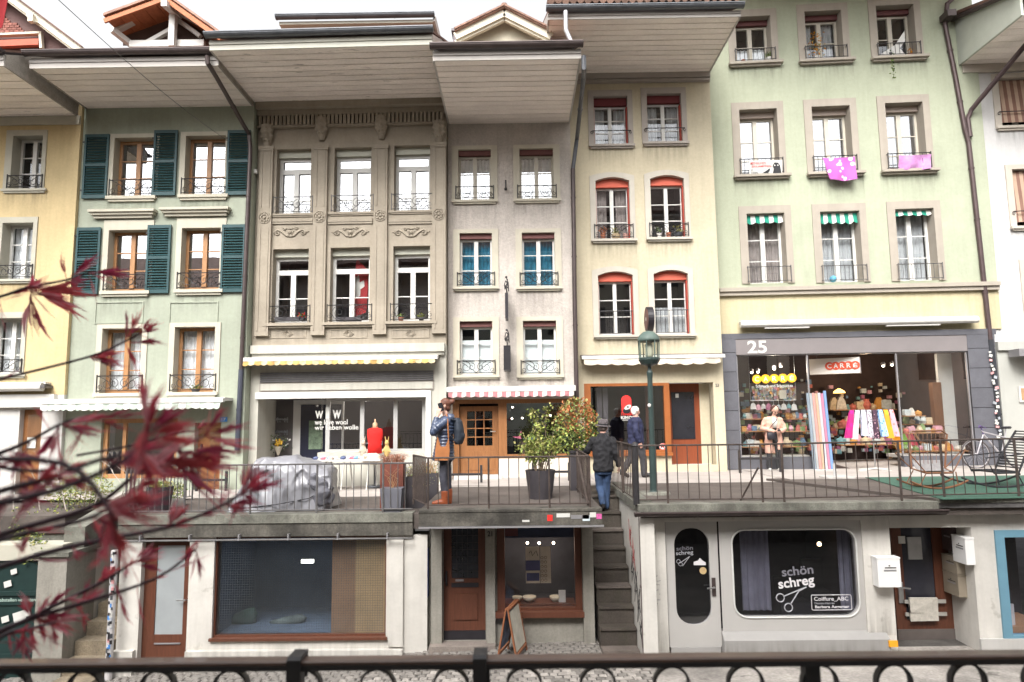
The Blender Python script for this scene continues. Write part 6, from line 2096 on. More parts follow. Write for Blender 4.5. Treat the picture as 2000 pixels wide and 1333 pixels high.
lettering('schreg',g(1320,1084).x,g(1354,1084).x,g(1337,1086).z,g(1337,1076).z,0.075,PRG,do,FRr,bold=0.015,rot=0.06)
m = MB(FRr);m.tube([P(1347,1087),P(1328,1100)],0.005,4);m.tube([P(1347,1087),P(1333,1106)],0.005,4)
for cx_,cy_ in ((1325,1097),(1329,1102)):
 q = g(cx_,cy_);m.tube([(q.x+0.03*cos(t*pi/6),0.076,q.z+0.03*sin(t*pi/6)) for t in range(12)],0.004,4,closed=True)
m.build('scissors_print',PRG,do)
m = MB(FRr);q = g(1366,1099);m.prism([(q.x-0.09,q.z-0.04),(q.x+0.10,q.z-0.04),(q.x+0.10,q.z+0.0),(q.x+0.05,q.z+0.03),(q.x+0.01,q.z+0.07),(q.x-0.02,q.z+0.03),(q.x-0.09,q.z+0.01)],0.074,0.08);m.build('castle_sticker',PRW,do)
m = MB(FRr);q = g(1373,1115);m.lathe([(0.055,0.074),(0.055,0.08)],(q.x,0,q.z),16,axis='y');m.build('round_sticker',M('tan sticker',(0.42,0.30,0.15),0.6,0.2,9),do)
splash(FRr,xw0,dx0-0.02,sr-0.05,0.8,-0.0035,SHOPR);splash(FRr,pr[1] +0.005,FRr.p(1744,1150).x,sr+0.25,0.7,-0.0035,SHOPR);splash(FRr,px0,pr[1] +0.25,sr-0.05,0.35,-0.1035,SHOPR)
# drain pipe at the wall corner and small meter box
dpx = at(1256,1100,11.0).x
downpipe(RS,[(dpx,10.98,ZR-0.16),(dpx,10.98,street_z(dpx))],0.055,M('brown grey pipe',(0.13,0.10,0.10),0.5,0.15,5))
m = MB(FRr);q = FRr.rect(1266,1198,1279,1222);m.box(q[0],q[1],-0.12,-0.001,q[2],q[3]);mbx = m.build('meter_box',ZINC,SHOPR)
m = MB(FRr);m.tube([((q[0] +q[1]) /2,-0.03,q[3]),((q[0] +q[1]) /2,-0.03,zt)],0.016,6);m.build('conduit',LWALL,SHOPR)
m = MB(FRr)
random.seed(3)
pts = []
for k in range(7):
 q = FRr.p(1284+random.uniform(-2,2),1125+k*9)
 m2 = [(q.x+random.uniform(-0.04,0.04),-0.002,q.z+random.uniform(-0.03,0.03)) for _ in range(3)]
 m.tube(m2,0.005,4)
m.build('graffiti',M('faint grey graffiti',(0.30,0.29,0.29),0.7,0.1,9),SHOPR)
m = MB(FRr);q = FRr.rect(1735,1251,1752,1263,-0.1);m.box(q[0],q[1],-0.13,-0.101,q[2],q[3]);yb_ = m.build('yellow_plate',M('orange yellow enamel',(0.75,0.34,0.02),0.5,0.05,4),SHOPR)

# ---- far right lower front: porch with brown door, mailboxes, blue window
SHOPX = thing('lower_shop',at(1850,1270,11.2),'white wall with recessed brown door and blue window frame at lower right','shop')
FX = Fr(11.1)
XS = Low(FX,SHOPX)
zt = ZRR-0.15
xd0,xd1 = FX.p(1745,1150).x+0.004,FX.p(1906,1150).x
wx = FX.rect(1950,1035,2080,1255)
zdh = FX.p(1800,1031).z
XS.hole((xd0-0.1,xd1,sr-0.5,zdh));XS.hole(wx)
XS.wall(xd0,FX.p(2000,1150).x+6,sr-0.5,zt+0.05,LWALL,t=0.25,side=0)
FXd = Fr(11.75)
q = FXd.rect(1747,1032,1858,1266)
m = MB(FXd);x0,x1,z0,z1 = q;z1 = zdh
m.box(x0,x0+0.17,0,0.06,z0,z1);m.box(x1-0.26,x1,0,0.06,z0,z1);m.box(x0+0.17,x1-0.26,0,0.06,z1-0.04,z1);m.box(x0+0.17,x1-0.26,0,0.06,z0+0.3,z0+0.45)
do = m.build('door',REDWOOD,SHOPX)
m = MB(FXd);m.box(x0,x1,-0.012,0.062,z0-0.02,z0+0.299);m.build('kick_plate',M('brown grey metal',(0.17,0.145,0.135),0.45,0.1,4,metal=0.4),do)
m = MB(FXd);m.box(x0+0.17,x1-0.26,0.02,0.03,z0+0.45,z1-0.04);m.build('pane',M('dark door pane',(0.03,0.03,0.04),0.12,0.2,3,spec=0.7),do)
m = MB(FXd);m.box(x0+0.27,x0+0.50,-0.003,0.018,z1-0.62,z1-0.26);m.build('notice',M('grey paper',(0.42,0.42,0.42),0.8,0.1,9),do)
m = MB(FXd);m.box(x0+0.12,x0+0.23,-0.012,-0.001,z1-0.36,z1-0.24);m.build('notice',WHITE,do)
for i,dz in enumerate((0.52,0.72)):
 m = MB(FXd);m.box(x0+0.12,x1-0.14,-0.06,-0.035,z0+dz,z0+dz+0.055);m.build('newspaper_rail',M('dull aluminium',(0.42,0.40,0.37),0.4,0.1,5,metal=0.3),do)
for i,dz in enumerate((0.44,0.58)):
 m = MB(FXd);m.box(x0+0.18,x1-0.3,-0.10,-0.061,z0+dz,z0+dz+0.25-i*0.02);m.v = [v+Vector((0,random.uniform(-0.01,0.01),random.uniform(-0.015,0.015))) for v in m.v];m.build('newspaper',M('newsprint',(0.48,0.45,0.40),0.9,0.15,14,fine=0.2),do)
m = MB(FXd);m.box(x0+0.05,x0+0.13,-0.03,-0.001,z0+0.72,z0+1.05);m.tube([(x0+0.09,-0.03,z0+0.98),(x0+0.09,-0.08,z0+0.98),(x0+0.22,-0.08,z0+0.96)],0.014,6);m.build('handle',MATS['brushed steel'],do)
m = MB();m.box(xd0+0.002,xd1-0.002,11.0,11.75,sr-0.3,q[2] -0.01);m.build('door_step',M('beige stone threshold',(0.36,0.32,0.26),0.9,0.12,3),SHOPX)
m = MB();m.add([(xd1,11.1,sr-0.2),(xd1,11.1,zdh+0.05),(x1,11.78,zdh+0.05),(x1,11.78,sr-0.2)],[(0,1,2,3)]);m.build('porch_wall',LWALL,SHOPX)
m = MB();m.box(xd0,xd1+0.1,11.3,12.0,zdh+0.002,zdh+0.05);m.build('porch_ceiling',LWALL,SHOPX)
# blue framed shop window
BLUEF = M('grey blue paint',(0.13,0.26,0.34),0.5,0.06,4)
x0,x1,z0,z1 = wx;m = MB(FX)
for a,b,c_,d_ in ((x0,x0+0.14,z0,z1),(x1-0.14,x1,z0,z1),(x0+0.14,x1-0.14,z0,z0+0.11),(x0+0.14,x1-0.14,z1-0.11,z1)):
 m.box(a,b,-0.03,0.1,c_,d_)
wo = m.build('shop_window',BLUEF,SHOPX)
m = MB(FX);m.box(x0+0.14,x1-0.14,0.03,0.038,z0+0.11,z1-0.11);m.build('pane',DARKGL,wo)
m = MB(FX);m.box(x0,x1,1.0,1.05,z0,z1);m.build('room',ROOM,wo)
m = MB(FX);m.box(x0+0.15,x1-0.15,0.12,0.9,z0+0.10,z0+0.2);m.build('display_board',PINE,wo)
m = MB(FX);m.box(x0+0.18,x0+0.35,0.2,0.23,z0+0.2,z0+0.52);m.build('card',WHITE,wo)
m = MB(FX);m.box(FX.p(1908,1200).x,FX.p(2000,1150).x+6,-0.05,-0.001,sr-0.3,FX.p(1920,1247).z);m.build('plinth',MATS['white ground floor plaster'],SHOPX)
# mailboxes
def mailbox(label,c,ax,ay,az,mat,slot=True):
 t = thing('mailbox',c-az,label,'mailbox')
 m = MB();m.obox(c,ax,ay,az);b = m.build('box',mat,t)
 m = MB();m.obox(c+az*1.03 ,ax*1.04,ay*1.06,az*0.05);m.build('lid',mat,t)
 if slot:
  f_ = c-ay*1.01
  m = MB();m.obox(f_+az*0.35+ax*0.15,ax*0.5,ay*0.012,az*0.04);m.build('slot',IRON,t)
  m = MB();m.obox(f_+az*0.16+ax*0.1,ax*0.55,ay*0.012,az*0.06);m.build('name_plate',FR6,t)
  m = MB();m.obox(f_+az*0.5+ax*0.05,ax*0.06,ay*0.03,az*0.04);m.build('lock',IRON,t)
 return t
MBW = M('white mailbox enamel',(0.74,0.73,0.72),0.35,0.03,5)
MBB = M('beige grey mailbox enamel',(0.26,0.22,0.17),0.4,0.06,5)
c = at(1731,1117,11.0);X,Yv,Z = Vector((1,0,0)),Vector((0,1,0)),Vector((0,0,1))
mailbox('white mailbox on the wall left of the recessed brown door',c,X*0.175,Yv*0.085,Z*0.215,MBW)
dirw = Vector((x1*0+(FXd.rect(1747,1032,1858,1266)[1] -xd1),0.68,0)).normalized()
nrmw = Vector((-dirw.y,dirw.x,0))
if nrmw.x > 0: nrmw = -nrmw
wallpt = Vector((xd1,11.1,0))
def on_porch(s,z,off): return wallpt+dirw*s+nrmw*off+Z*z
z_ = lambda py: at(1870,py,11.4).z
mailbox('upper beige mailbox on the porch side wall of the brown door',on_porch(0.42,z_(1105),0.07),dirw*-0.20,nrmw*-0.065,Z*0.125,MBB)
mailbox('lower beige mailbox on the porch side wall of the brown door',on_porch(0.42,z_(1144),0.07),dirw*-0.20,nrmw*-0.065,Z*0.165,MBB)
mailbox('white mailbox on the porch side wall above the beige ones',on_porch(0.12,z_(1070),0.07),dirw*-0.17,nrmw*-0.07,Z*0.20,MBW)
mailbox('dark mailbox with cards beside the white porch mailbox',on_porch(0.52,z_(1056),0.05),dirw*-0.15,nrmw*-0.04,Z*0.2,M('dark mailbox enamel',(0.07,0.05,0.05),0.4,0.1,5))

# ---- lower left corner: green gate, grey wall, stairs up
wl_t = thing('garden_wall',at(120,1290,11.9),'grey weathered garden wall beside the lower left stairs','wall')
zls = street_z(-7)
a0,a1 = at(68,1200,11.6).x,at(125,1200,11.6).x
m = MB();m.box(a0,a1,11.6,12.4,zls-0.3,ZL-0.62);m.build('pier',LGREY,wl_t)
m = MB();m.box(a0-0.05,a1+0.05,11.55,12.45,ZL-0.619,ZL-0.55);m.build('pier_cap',SLABW,wl_t)
m = MB();m.prismx([(12.4,zls-0.3),(15.0,zls-0.3),(15.0,ZL),(12.4,ZL-0.5)],a1-0.3,a1-0.02);m.build('side_wall',LWALL,wl_t)
m = MB();m.prismx([(12.0,ZL-0.54),(14.5,ZL+0.1),(14.5,ZL+0.35),(12.0,ZL-0.2)],a1-0.34,a1+0.02);m.build('coping',SLABW,wl_t)
gt = thing('garden_gate',at(20,1290,11.8),'dark green gate with white stickers at the lower left corner','gate')
GG = M('dark green gate paint',(0.010,0.027,0.025),0.5,0.15,4)
g0 = at(-90,1200,11.8).x
m = MB();m.box(g0,a0-0.01,11.8,11.86,zls-0.1,at(30,1096,11.8).z);m.build('gate_leaf',GG,gt)
for py in (1160,1178,1282):
 z = at(30,py,11.78).z;m = MB();m.box(g0,a0-0.03,11.775,11.799,z-0.035,z+0.035);m.build('rail',GG,gt)
for px,py,s in ((15,1141,0.06),(27,1117,0.05),(38,1205,0.10),(10,1210,0.06),(50,1198,0.07)):
 c = at(px,py,11.77);m = MB();m.obox(c,Vector((s,0,s*0.3)),Vector((0,0.002,0)),Vector((-s*0.2,0,s*0.8)));m.build('sticker',WHITE,gt)
m = MB();zz = at(20,1172,11.77).z;lettering('Fahrräder abstellen verboten',at(-40,1172,11.77).x,a0-0.12,zz-0.03,zz+0.03,11.77,M('pale green print',(0.35,0.45,0.40),0.6,0.05,5),gt,bold=0.01)
m = MB();m.box(g0-0.3,a0+0.3,11.75,12.2,at(30,1094,11.8).z,at(30,1094,11.8).z+0.25);m.build('lintel',STONE_OL,gt)
ls_ = thing('stone_stairs',at(180,1300,11.7),'brown mossy stone stairs beside the stickered pipe at lower left','stairs')
sx0,sx1 = a1+0.02,FL.p(230,1150).x-0.1
for k in range(9):
 z = zls+0.05+0.23*k;y = 11.3+0.30*k
 m = MB();m.box(sx0,sx1,y,14.6-0.003*k,z-0.23,z);m.build('step',M('brown mossy step',(0.19,0.155,0.11),0.9,0.35,3,fine=0.25,bump=0.3,bscale=20),ls_)
sp = thing('sticker_pipe',at(214,1270,11.55),'white drain pipe covered in stickers beside the lower left stairs','pipe')
ptop,pbot = at(226,1075,11.6),at(212,1280,11.6)
xc = (ptop.x+pbot.x) /2
m = MB();m.tube([(xc,11.6,ptop.z),(xc,11.6,zls)],0.055,10);m.build('pipe',M('off white pipe',(0.5,0.48,0.48),0.5,0.1,6),sp)
random.seed(17)
z = zls+0.15
while z < ptop.z-0.05:
 w_ = random.uniform(0.4,1.1);a0_ = -pi/2+random.uniform(-0.7,0.7);hgt = random.uniform(0.03,0.075);k_ = 5
 m = MB();vs = []
 for i in range(k_+1):
  a_ = a0_+w_*(i/k_-0.5);tl_ = random.uniform(-0.004,0.004)
  vs += [(xc+0.0575*cos(a_),11.6+0.0575*sin(a_),z+tl_),(xc+0.0575*cos(a_),11.6+0.0575*sin(a_),z+hgt+tl_)]
 m.add(vs,[(2*i,2*i+2,2*i+3,2*i+1) for i in range(k_)]);m.build('sticker',random.choice((SIGNBLK,SIGNBLK,SIGNBLK,WHITE,ZINC,MATS['pink sticker'],MATS['grey sticker'],BLUESIGN)),sp)
 z += random.uniform(0.02,0.05)

# ------------------------------------------------------------------ railings
def railing(label,pts,hgt,step,mat,post_every=6,rail_r=0.014,bar_r=0.0075,fat=0.018,lower=0.07,cat='railing'):
 """Iron railing along a polyline of base points; every bar is its own part."""
 t = thing('iron_railing',pts[0],label,cat)
 up = Vector((0,0,1))
 m = MB();m.tube([Vector(p) +up*hgt for p in pts],rail_r,6);m.build('top_rail',mat,t)
 m = MB();m.tube([Vector(p) +up*lower for p in pts],rail_r*0.8,6);m.build('bottom_rail',mat,t)
 base = post = None
 n = 0
 for a,b in zip(pts[:-1],pts[1:]):
  a,b = Vector(a),Vector(b)
  l = (b-a).length
  k = max(1,int(round(l/step)))
  for i in range(k):
   c = a.lerp(b,i/k)
   if n % post_every == 0 or i == 0:
    mid = c+up*(hgt/2)
    if post is None:
     m = MB();m.tube([c-up*0.02,c+up*(hgt+0.01)],fat,6);post = m.build('post',mat,t)
    else:
     copy_part(post,t,c+up*((hgt-0.01) /2))
   else:
    if base is None:
     m = MB();m.tube([c+up*lower,c+up*hgt],bar_r,5);base = m.build('bar',mat,t)
    else:
     copy_part(base,t,c+up*((hgt+lower) /2))
   n += 1
 return t
hL = at(520,908,YL+0.1).z-ZL
hM = at(1000,893,YM+0.12).z-ZM
hR = at(1500,868,YR+0.12).z-ZR
print('fence h',hL,hM,hR)
yl,ym,yr = YL+0.1,YM+0.12,YR+0.12
railing('grey iron railing along the left terrace edge',[(XL0+0.05,14.2,ZL),(XL0+0.05,yl,ZL),(XL1-0.02,yl,ZL)],hL,0.126,GREYIRON,9)
xa,xb = at(836,990,ym).x,at(1153,990,ym).x
railing('short rusty railing running diagonally left of the middle terrace',[(XL1,yl-0.02,ZM),(xa-0.02,ym+0.02,ZM)],hM,0.07,RUSTIRON,20)
rm_ = railing('rusty iron railing around the middle terrace',[(xa,ym,ZM),(xb,ym,ZM),(xb+0.0,13.4,ZM)],hM,0.155,RUSTIRON,6,fat=0.016)
m = MB();m.beam((xb-0.03,ym+0.1,ZM+0.05),(xb-0.08,12.2,ZM+hM),0.03,0.03);m.build('brace',RUSTIRON,rm_)
xr0 = at(1243,975,yr).x
rr_ = railing('dark iron railing along the right terrace',[(xr0,14.2,ZR),(xr0,yr,ZR),(at(1490,975,yr).x,yr,ZR),(at(1845,975,yr).x,yr,ZR+0.03),(XRB+6,yr,ZR+0.1)],hR,0.166,RUSTIRON,11,fat=0.02)
m = MB();m.lathe([(0.05,0.0),(0.05,hR-0.02),(0.06,hR),(0.05,hR+0.03),(0.02,hR+0.06)],(xr0,yr,ZR),10);m.build('corner_post',IRON,rr_)
m = MB();p = at(1485,975,yr);m.beam((p.x,yr+0.02,ZR+hR*0.6),(p.x-0.2,yr+0.35,ZR),0.02,0.02);m.build('brace',RUSTIRON,rr_)
# low steel hoops (leaning rails) standing on the terraces
def hoop(px0,px1,py0,py1,z,label):
 a = atz(px0,py1,z);b = atz(px1,py1,z);Y = (a.y+b.y) /2
 hh = at((px0+px1) /2,py0,Y).z-z
 t = thing('leaning_rail',(a.x,Y,z),label,'rail',None)
 m = MB();m.beam((a.x-0.03,Y,z+hh),(b.x+0.03,Y,z+hh),0.05,0.05);m.build('cross_bar',IRON,t)
 for x in (a.x,b.x):
  m = MB();m.beam((x,Y,z),(x,Y,z+hh+0.2),0.05,0.06);m.build('post',IRON,t)
hoop(880,940,927,943,ZM,'low dark steel rail behind the woman with the phone')
hoop(1041,1112,922,940,ZM,'low dark steel rail behind the big potted shrub')
hoop(1444,1527,896,925,ZR,'low dark steel rail in front of the woman in pink')
hoop(385,440,938,960,ZL,'low dark steel rail in front of the orange door')
hoop(520,600,936,960,ZL,'low dark steel rail behind the grey tarpaulin')

# ------------------------------------------------------------------ the near railing with hoops, and the near terrace
near = slab('near_terrace',[(-20,-4.2),(20,-4.2),(20,1.95),(-20,1.95)],-0.12,2.6,M('dark rubble wall',(0.075,0.07,0.068),0.9,0.5,5,fine=0.4))
nr = thing('near_railing',(0,1.62,-0.12),'near black iron railing with round hoops and a worn wooden handrail','railing')
zt = 0.86
ya,yb = atz(1000,1289,zt).y,atz(1000,1277,zt).y
WOODRAIL = M('worn brown handrail',(0.115,0.07,0.055),0.42,0.35,5,fine=0.25,stretch=(0.4,6,6),spec=0.5,coat=0.15)
slope = (at(2000,1290,ya).z-at(0,1300,ya).z) /(at(2000,1290,ya).x-at(0,1300,ya).x)
def zr(x): return zt+0.0*x
m = MB();m.prismx([(ya,zt-0.003),(ya+0.004,zt),(yb-0.004,zt),(yb,zt-0.003),(yb,zt-0.009),(ya,zt-0.009)],-6,6);m.build('handrail',WOODRAIL,nr)
m = MB();m.box(-6,6,ya-0.002,yb-0.006,zt-0.0205,zt-0.0095);m.build('top_bar',IRON,nr)
yc = (ya+yb) /2
base = None
def hx(px): return atz(px,1330,zt-0.08).x
sp_ = (hx(1866) -hx(80)) /13.0
x = hx(80) -sp_*12
rad = 0.043
while x < 4:
 if base is None:
  m = MB()
  k = 22
  for i in range(k):
   a,b = 2*pi*i/k,2*pi*(i+1) /k
   q = []
   for an in (a,b):
    for r_ in (rad-0.005,rad):
     for y in (yc-0.010,yc+0.010):
      q.append((x+r_*cos(an),y,zt-0.0205-rad+r_*sin(an)))
   m.add(q,[(0,4,5,1),(2,3,7,6),(0,2,6,4),(1,5,7,3)])
  base = m.build('hoop',IRON,nr);cb = WP[base.name] -Vector((x,0,0))
 else:
  copy_part(base,nr,cb+Vector((x,0,0)))
 x += sp_
m = MB();m.box(-6,6,yc-0.012,yc+0.012,zt-0.0205-2*rad-0.025,zt-0.0215-2*rad);m.build('middle_bar',IRON,nr)
xq = -5.9
while xq < 6:
 m = MB();m.box(xq-0.006,xq+0.006,yc-0.007,yc+0.007,-0.12,zt-0.0215-2*rad-0.026);m.build('bar',IRON,nr)
 xq += sp_
for px in (598,946,1566):
 xq = hx(px)
 m = MB();m.box(xq-0.017,xq+0.017,yc-0.016,yc+0.016,-0.12,zt-0.0208);m.build('post',IRON,nr)
for px in (583,938):
 xq = atz(px,1285,zt).x
 m = MB();y0,y1 = ya-0.012,yb+0.01
 m.prismx([(y0,zt-0.085),(y0,zt+0.006),(y0+0.01,zt+0.012),(y1,zt+0.012),(y1,zt-0.05),(y1-0.006,zt-0.05),(y1-0.006,zt+0.002),(y0+0.006,zt+0.002),(y0+0.006,zt-0.085)],xq-0.016,xq+0.016);m.build('clamp',IRON,nr)

# ------------------------------------------------------------------ the houses across the street, behind the viewpoint, mirrored in the windows
cols = ((0.72,0.62,0.46),(0.72,0.62,0.54),(0.66,0.68,0.60),(0.72,0.66,0.56),(0.66,0.58,0.50))
for i,(x0,x1,ze,nm) in enumerate(((-32,-14.05,7.8,'ochre'),(-14,-4.05,9.4,'rose'),(-4,3.45,10.2,'grey green'),(3.5,12.0,12.4,'cream'),(12.05,30,12.9,'brown'))):
 t = thing('town_house',((x0+x1) /2,-4.5,-0.12),'%s house across the street behind the viewpoint, seen only in reflections' % nm,'house')
 m = MB();m.box(x0,x1,-9,-4.3,-0.12,ze+0.3);m.build('wall',M('far plaster %d' % i,cols[i],0.9,0.06,1.5),t)
 m = MB();m.box(x0,x1,-4.2,-2.4,ze,ze+0.12);m.build('soffit',SOFFIT,t)
 m = MB();m.prismx([(-2.3,ze+0.13),(-2.3,ze+0.3),(-7.0,ze+3.3),(-7.0,ze+0.13)],x0,x1);m.build('roof',ROOFMAT,t)
 n = int((x1-x0) /2)
 for j in range(n):
  for z in (3.2,6.0,8.8)[:2 if ze < 10.5 else 3]:
   x = x0+(x1-x0) *(j+0.5) /n
   m = MB();m.box(x-0.5,x+0.5,-4.299,-4.25,z,z+1.6);m.build('window',M('far dark window',(0.04,0.045,0.05),0.2,0.1,3),t)
ORD = ('first','second','third','fourth','fifth','sixth','seventh','eighth','ninth','tenth','eleventh','twelfth','thirteenth')

# ------------------------------------------------------------------ things on the terraces
# street lamp
LG = M('dark green lamp paint',(0.032,0.050,0.047),0.4,0.12,6)
LGT = M('weathered green lamp cap',(0.085,0.12,0.105),0.55,0.15,6)
lb = atz(1277,965,ZR)
lamp = thing('street_lamp',lb,'dark green street lamp with glass lantern on the right terrace','street lamp')
sc = FPX/lb.y
def lz(py): return at(1270,py,lb.y).z
lx = at(1267,690,lb.y).x
m = MB();m.lathe([(0.085,0),(0.085,0.04),(0.066,0.06),(0.062,lz(870) -ZR),(0.05,lz(868) -ZR),(0.046,lz(740) -ZR),(0.058,lz(728) -ZR),(0.035,lz(722) -ZR),(0.035,lz(712) -ZR)],(lb.x,lb.y,ZR),14);m.build('pole',LG,lamp)
m = MB();m.tube([(lb.x,lb.y,lz(875)),(lb.x,lb.y,lz(868))],0.07,12);m.build('pole_collar',LG,lamp)
r0 = 0.19
m = MB();m.lathe([(0.04,lz(716)),(0.15,lz(712)),(0.195,lz(704)),(0.195,lz(700)),(0.17,lz(699))],(lb.x,lb.y,0),16);m.build('lantern_base',LG,lamp)
m = MB();m.lathe([(r0+0.01,lz(668)),(r0+0.015,lz(663)),(0.17,lz(656)),(0.10,lz(649)),(0.03,lz(647)),(0.001,lz(646.5))],(lb.x,lb.y,0),16);m.build('lantern_cap',LGT,lamp,smooth=True)
m = MB();m.lathe([(0.175,lz(700)),(0.188,lz(666))],(lb.x,lb.y,0),16,cap=False);m.build('lantern_glass',glass('lantern glass',tint=(0.9,0.92,0.88),refl=0.06),lamp)
for i in range(8):
 a = pi/8+i*pi/4
 m = MB();m.tube([(lb.x+0.18*cos(a),lb.y+0.18*sin(a),lz(701)),(lb.x+0.192*cos(a),lb.y+0.192*sin(a),lz(665))],0.011,5);m.build('lantern_rib',LGT,lamp)
m = MB();m.lathe([(0.05,lz(699)),(0.075,lz(695)),(0.075,lz(675)),(0.04,lz(670))],(lb.x,lb.y,0),12);m.build('bulb',M('milky lamp tube',(0.62,0.60,0.50),0.4,0.05,4),lamp,smooth=True)
m = MB();q = at(1268,792,lb.y-0.06);m.ball(q,0.03,8,5,sq=(1,0.2,1.2));m.build('sticker',WHITE,lamp)
m = MB();m.lathe([(0.30,0.0),(0.28,0.035),(0.1,0.04)],(lb.x,lb.y,ZR+0.001),16);m.build('foot',SLABW,lamp)

# ---- plants: leaf clouds
def leaf_quads(mb,centers,size,flat=0.5,n_mat=1,up_bias=0.3):
 for c in centers:
  c = Vector(c)
  d = Vector((random.gauss(0,1),random.gauss(0,1),random.gauss(0,0.7) +up_bias)).normalized()
  w = d.cross(Vector((random.random(),random.random(),random.random()))).normalized()
  s = size*random.uniform(0.7,1.3)
  a,b = d*s,w*s*0.36
  nrm = d.cross(w) *s*0.12
  mb.add([c,c+a*0.45+b+nrm,c+a,c+a*0.45-b+nrm],[(0,1,2,3)],random.randrange(n_mat))
def shell_points(c,r,n,inner=0.45):
 out = []
 c = Vector(c)
 while len(out) < n:
  v = Vector((random.uniform(-1,1),random.uniform(-1,1),random.uniform(-1,1)))
  if inner < v.length < 1:
   out.append(c+Vector((v.x*r[0],v.y*r[1],v.z*r[2])))
 return out
LEAF_Y = M('fresh yellow green leaf',(0.34,0.38,0.09),0.55,0.3,6,spec=0.4)
LEAF_G = M('mid green leaf',(0.16,0.22,0.06),0.5,0.3,6,spec=0.4)
LEAF_D = M('dark green leaf',(0.045,0.075,0.03),0.45,0.3,6,spec=0.5)
LEAF_R = M('copper red young leaf',(0.42,0.15,0.06),0.5,0.25,6,spec=0.4)
LEAF_P = M('pale olive leaf',(0.35,0.33,0.12),0.5,0.25,6,spec=0.4)
BARK = M('grey brown bark',(0.16,0.12,0.085),0.9,0.25,9,fine=0.2)
POTD = M('dark plum grey pot',(0.045,0.04,0.045),0.55,0.2,3)
SOIL = M('potting soil',(0.05,0.035,0.025),0.95,0.3,20,bump=0.5)
random.seed(21)
pb = atz(1056,974,ZM);s_ = FPX/pb.y
pot = thing('potted_shrub',pb,'yellow green leafy shrub in a big dark tapered pot on the middle terrace','potted plant')
hp = at(1056,918,pb.y).z-ZM;rp = 29/s_
m = MB();m.lathe([(rp*0.74,0.0),(rp*0.86,hp*0.4),(rp,hp),(rp*0.93,hp),(rp*0.9,hp-0.05)],(pb.x,pb.y,ZM),20);m.build('pot',POTD,pot,smooth=False)
m = MB();m.lathe([(rp*0.9,hp-0.045),(0.001,hp-0.03)],(pb.x,pb.y,ZM),16,cap=False);m.build('soil',SOIL,pot)
m = MB()
tips = []
for i in range(15):
 a = random.uniform(0,2*pi);q = random.uniform(0.25,1)
 top = Vector((pb.x+cos(a) *0.42*q-0.05,pb.y+sin(a) *0.3*q,ZM+hp+random.uniform(0.25,0.55)))
 b = Vector((pb.x+cos(a) *0.08,pb.y+sin(a) *0.08,ZM+hp-0.05))
 m.tube([b,b.lerp(top,0.5) +Vector((0,0,0.08)),top],[0.009,0.006,0.004],4);tips += [b.lerp(top,t) +Vector((0,0,0.03)) for t in (0.5,0.7,0.85,1.0)]
tall = []
for px,py in ((1040,800),(1068,795),(1090,818),(1052,830)):
 top = at(px,py,pb.y+random.uniform(-0.1,0.1));b = Vector((pb.x,pb.y,ZM+hp))
 m.tube([b,b.lerp(top,0.4) +Vector((0.05,0,0)),b.lerp(top,0.75),top],[0.012,0.009,0.006,0.003],5);tall += [b.lerp(top,t) for t in (0.62,0.72,0.8,0.87,0.94,1.0)]
m.build('stem',BARK,pot)
m = MB();pts = []
for t in tips:
 pts += [t+Vector((random.gauss(0,0.055),random.gauss(0,0.055),random.gauss(0,0.05))) for _ in range(20)]
for t in tall:
 pts += [t+Vector((random.gauss(0,0.05),random.gauss(0,0.05),random.gauss(0,0.03))) for _ in range(13)]
c2 = Vector((pb.x+0.0,pb.y,ZM+hp+0.38))
pts += shell_points(c2,(0.47,0.34,0.2),260,0.2)
leaf_quads(m,pts,0.055,n_mat=3);m.build('foliage',[LEAF_Y,LEAF_G,LEAF_P],pot)
# red tipped shrub (tall) behind the stair rail
rb = Vector((at(1126,900,13.55).x,13.55,ZM))
ph = thing('photinia_shrub',rb,'tall shrub with copper red tips in a dark square planter beside the stairs','potted plant')
m = MB();m.prismz([(rb.x-0.13,rb.y-0.15),(rb.x+0.13,rb.y-0.15),(rb.x+0.13,rb.y+0.15),(rb.x-0.13,rb.y+0.15)],ZM,ZM+0.72);m.box(rb.x-0.15,rb.x+0.15,rb.y-0.17,rb.y+0.17,ZM+0.72,ZM+0.76);m.build('planter',POTD,ph)
top = at(1125,776,13.55).z;cz = at(1125,833,13.55).z
m = MB()
for i in range(9):
 a = i*0.7;m.tube([(rb.x,rb.y,ZM+0.7),(rb.x+0.1*cos(a),rb.y+0.1*sin(a),cz-0.2),(rb.x+0.25*cos(a),rb.y+0.22*sin(a),cz+0.35*random.random())],[0.015,0.01,0.004],5)
m.build('stem',BARK,ph)
mA,mB_ = MB(),MB()
pA,pB = [],[]
for p in shell_points((rb.x+0.02,rb.y,cz-0.03),(0.45,0.40,top-cz+0.03),3000,0.25):
 n_ = noise.noise(Vector(p) *5.0)
 if n_ < -0.22: continue
 (pB if p.z > cz-0.05+0.25*n_+random.uniform(-0.2,0.25) else pA).append(p)
leaf_quads(mA,pA,0.055,n_mat=3);mA.build('foliage',[LEAF_G,LEAF_Y,LEAF_D],ph)
leaf_quads(mB_,pB,0.06,n_mat=4,up_bias=0.6);mB_.build('red_foliage',[LEAF_R,LEAF_R,LEAF_P,LEAF_G],ph)

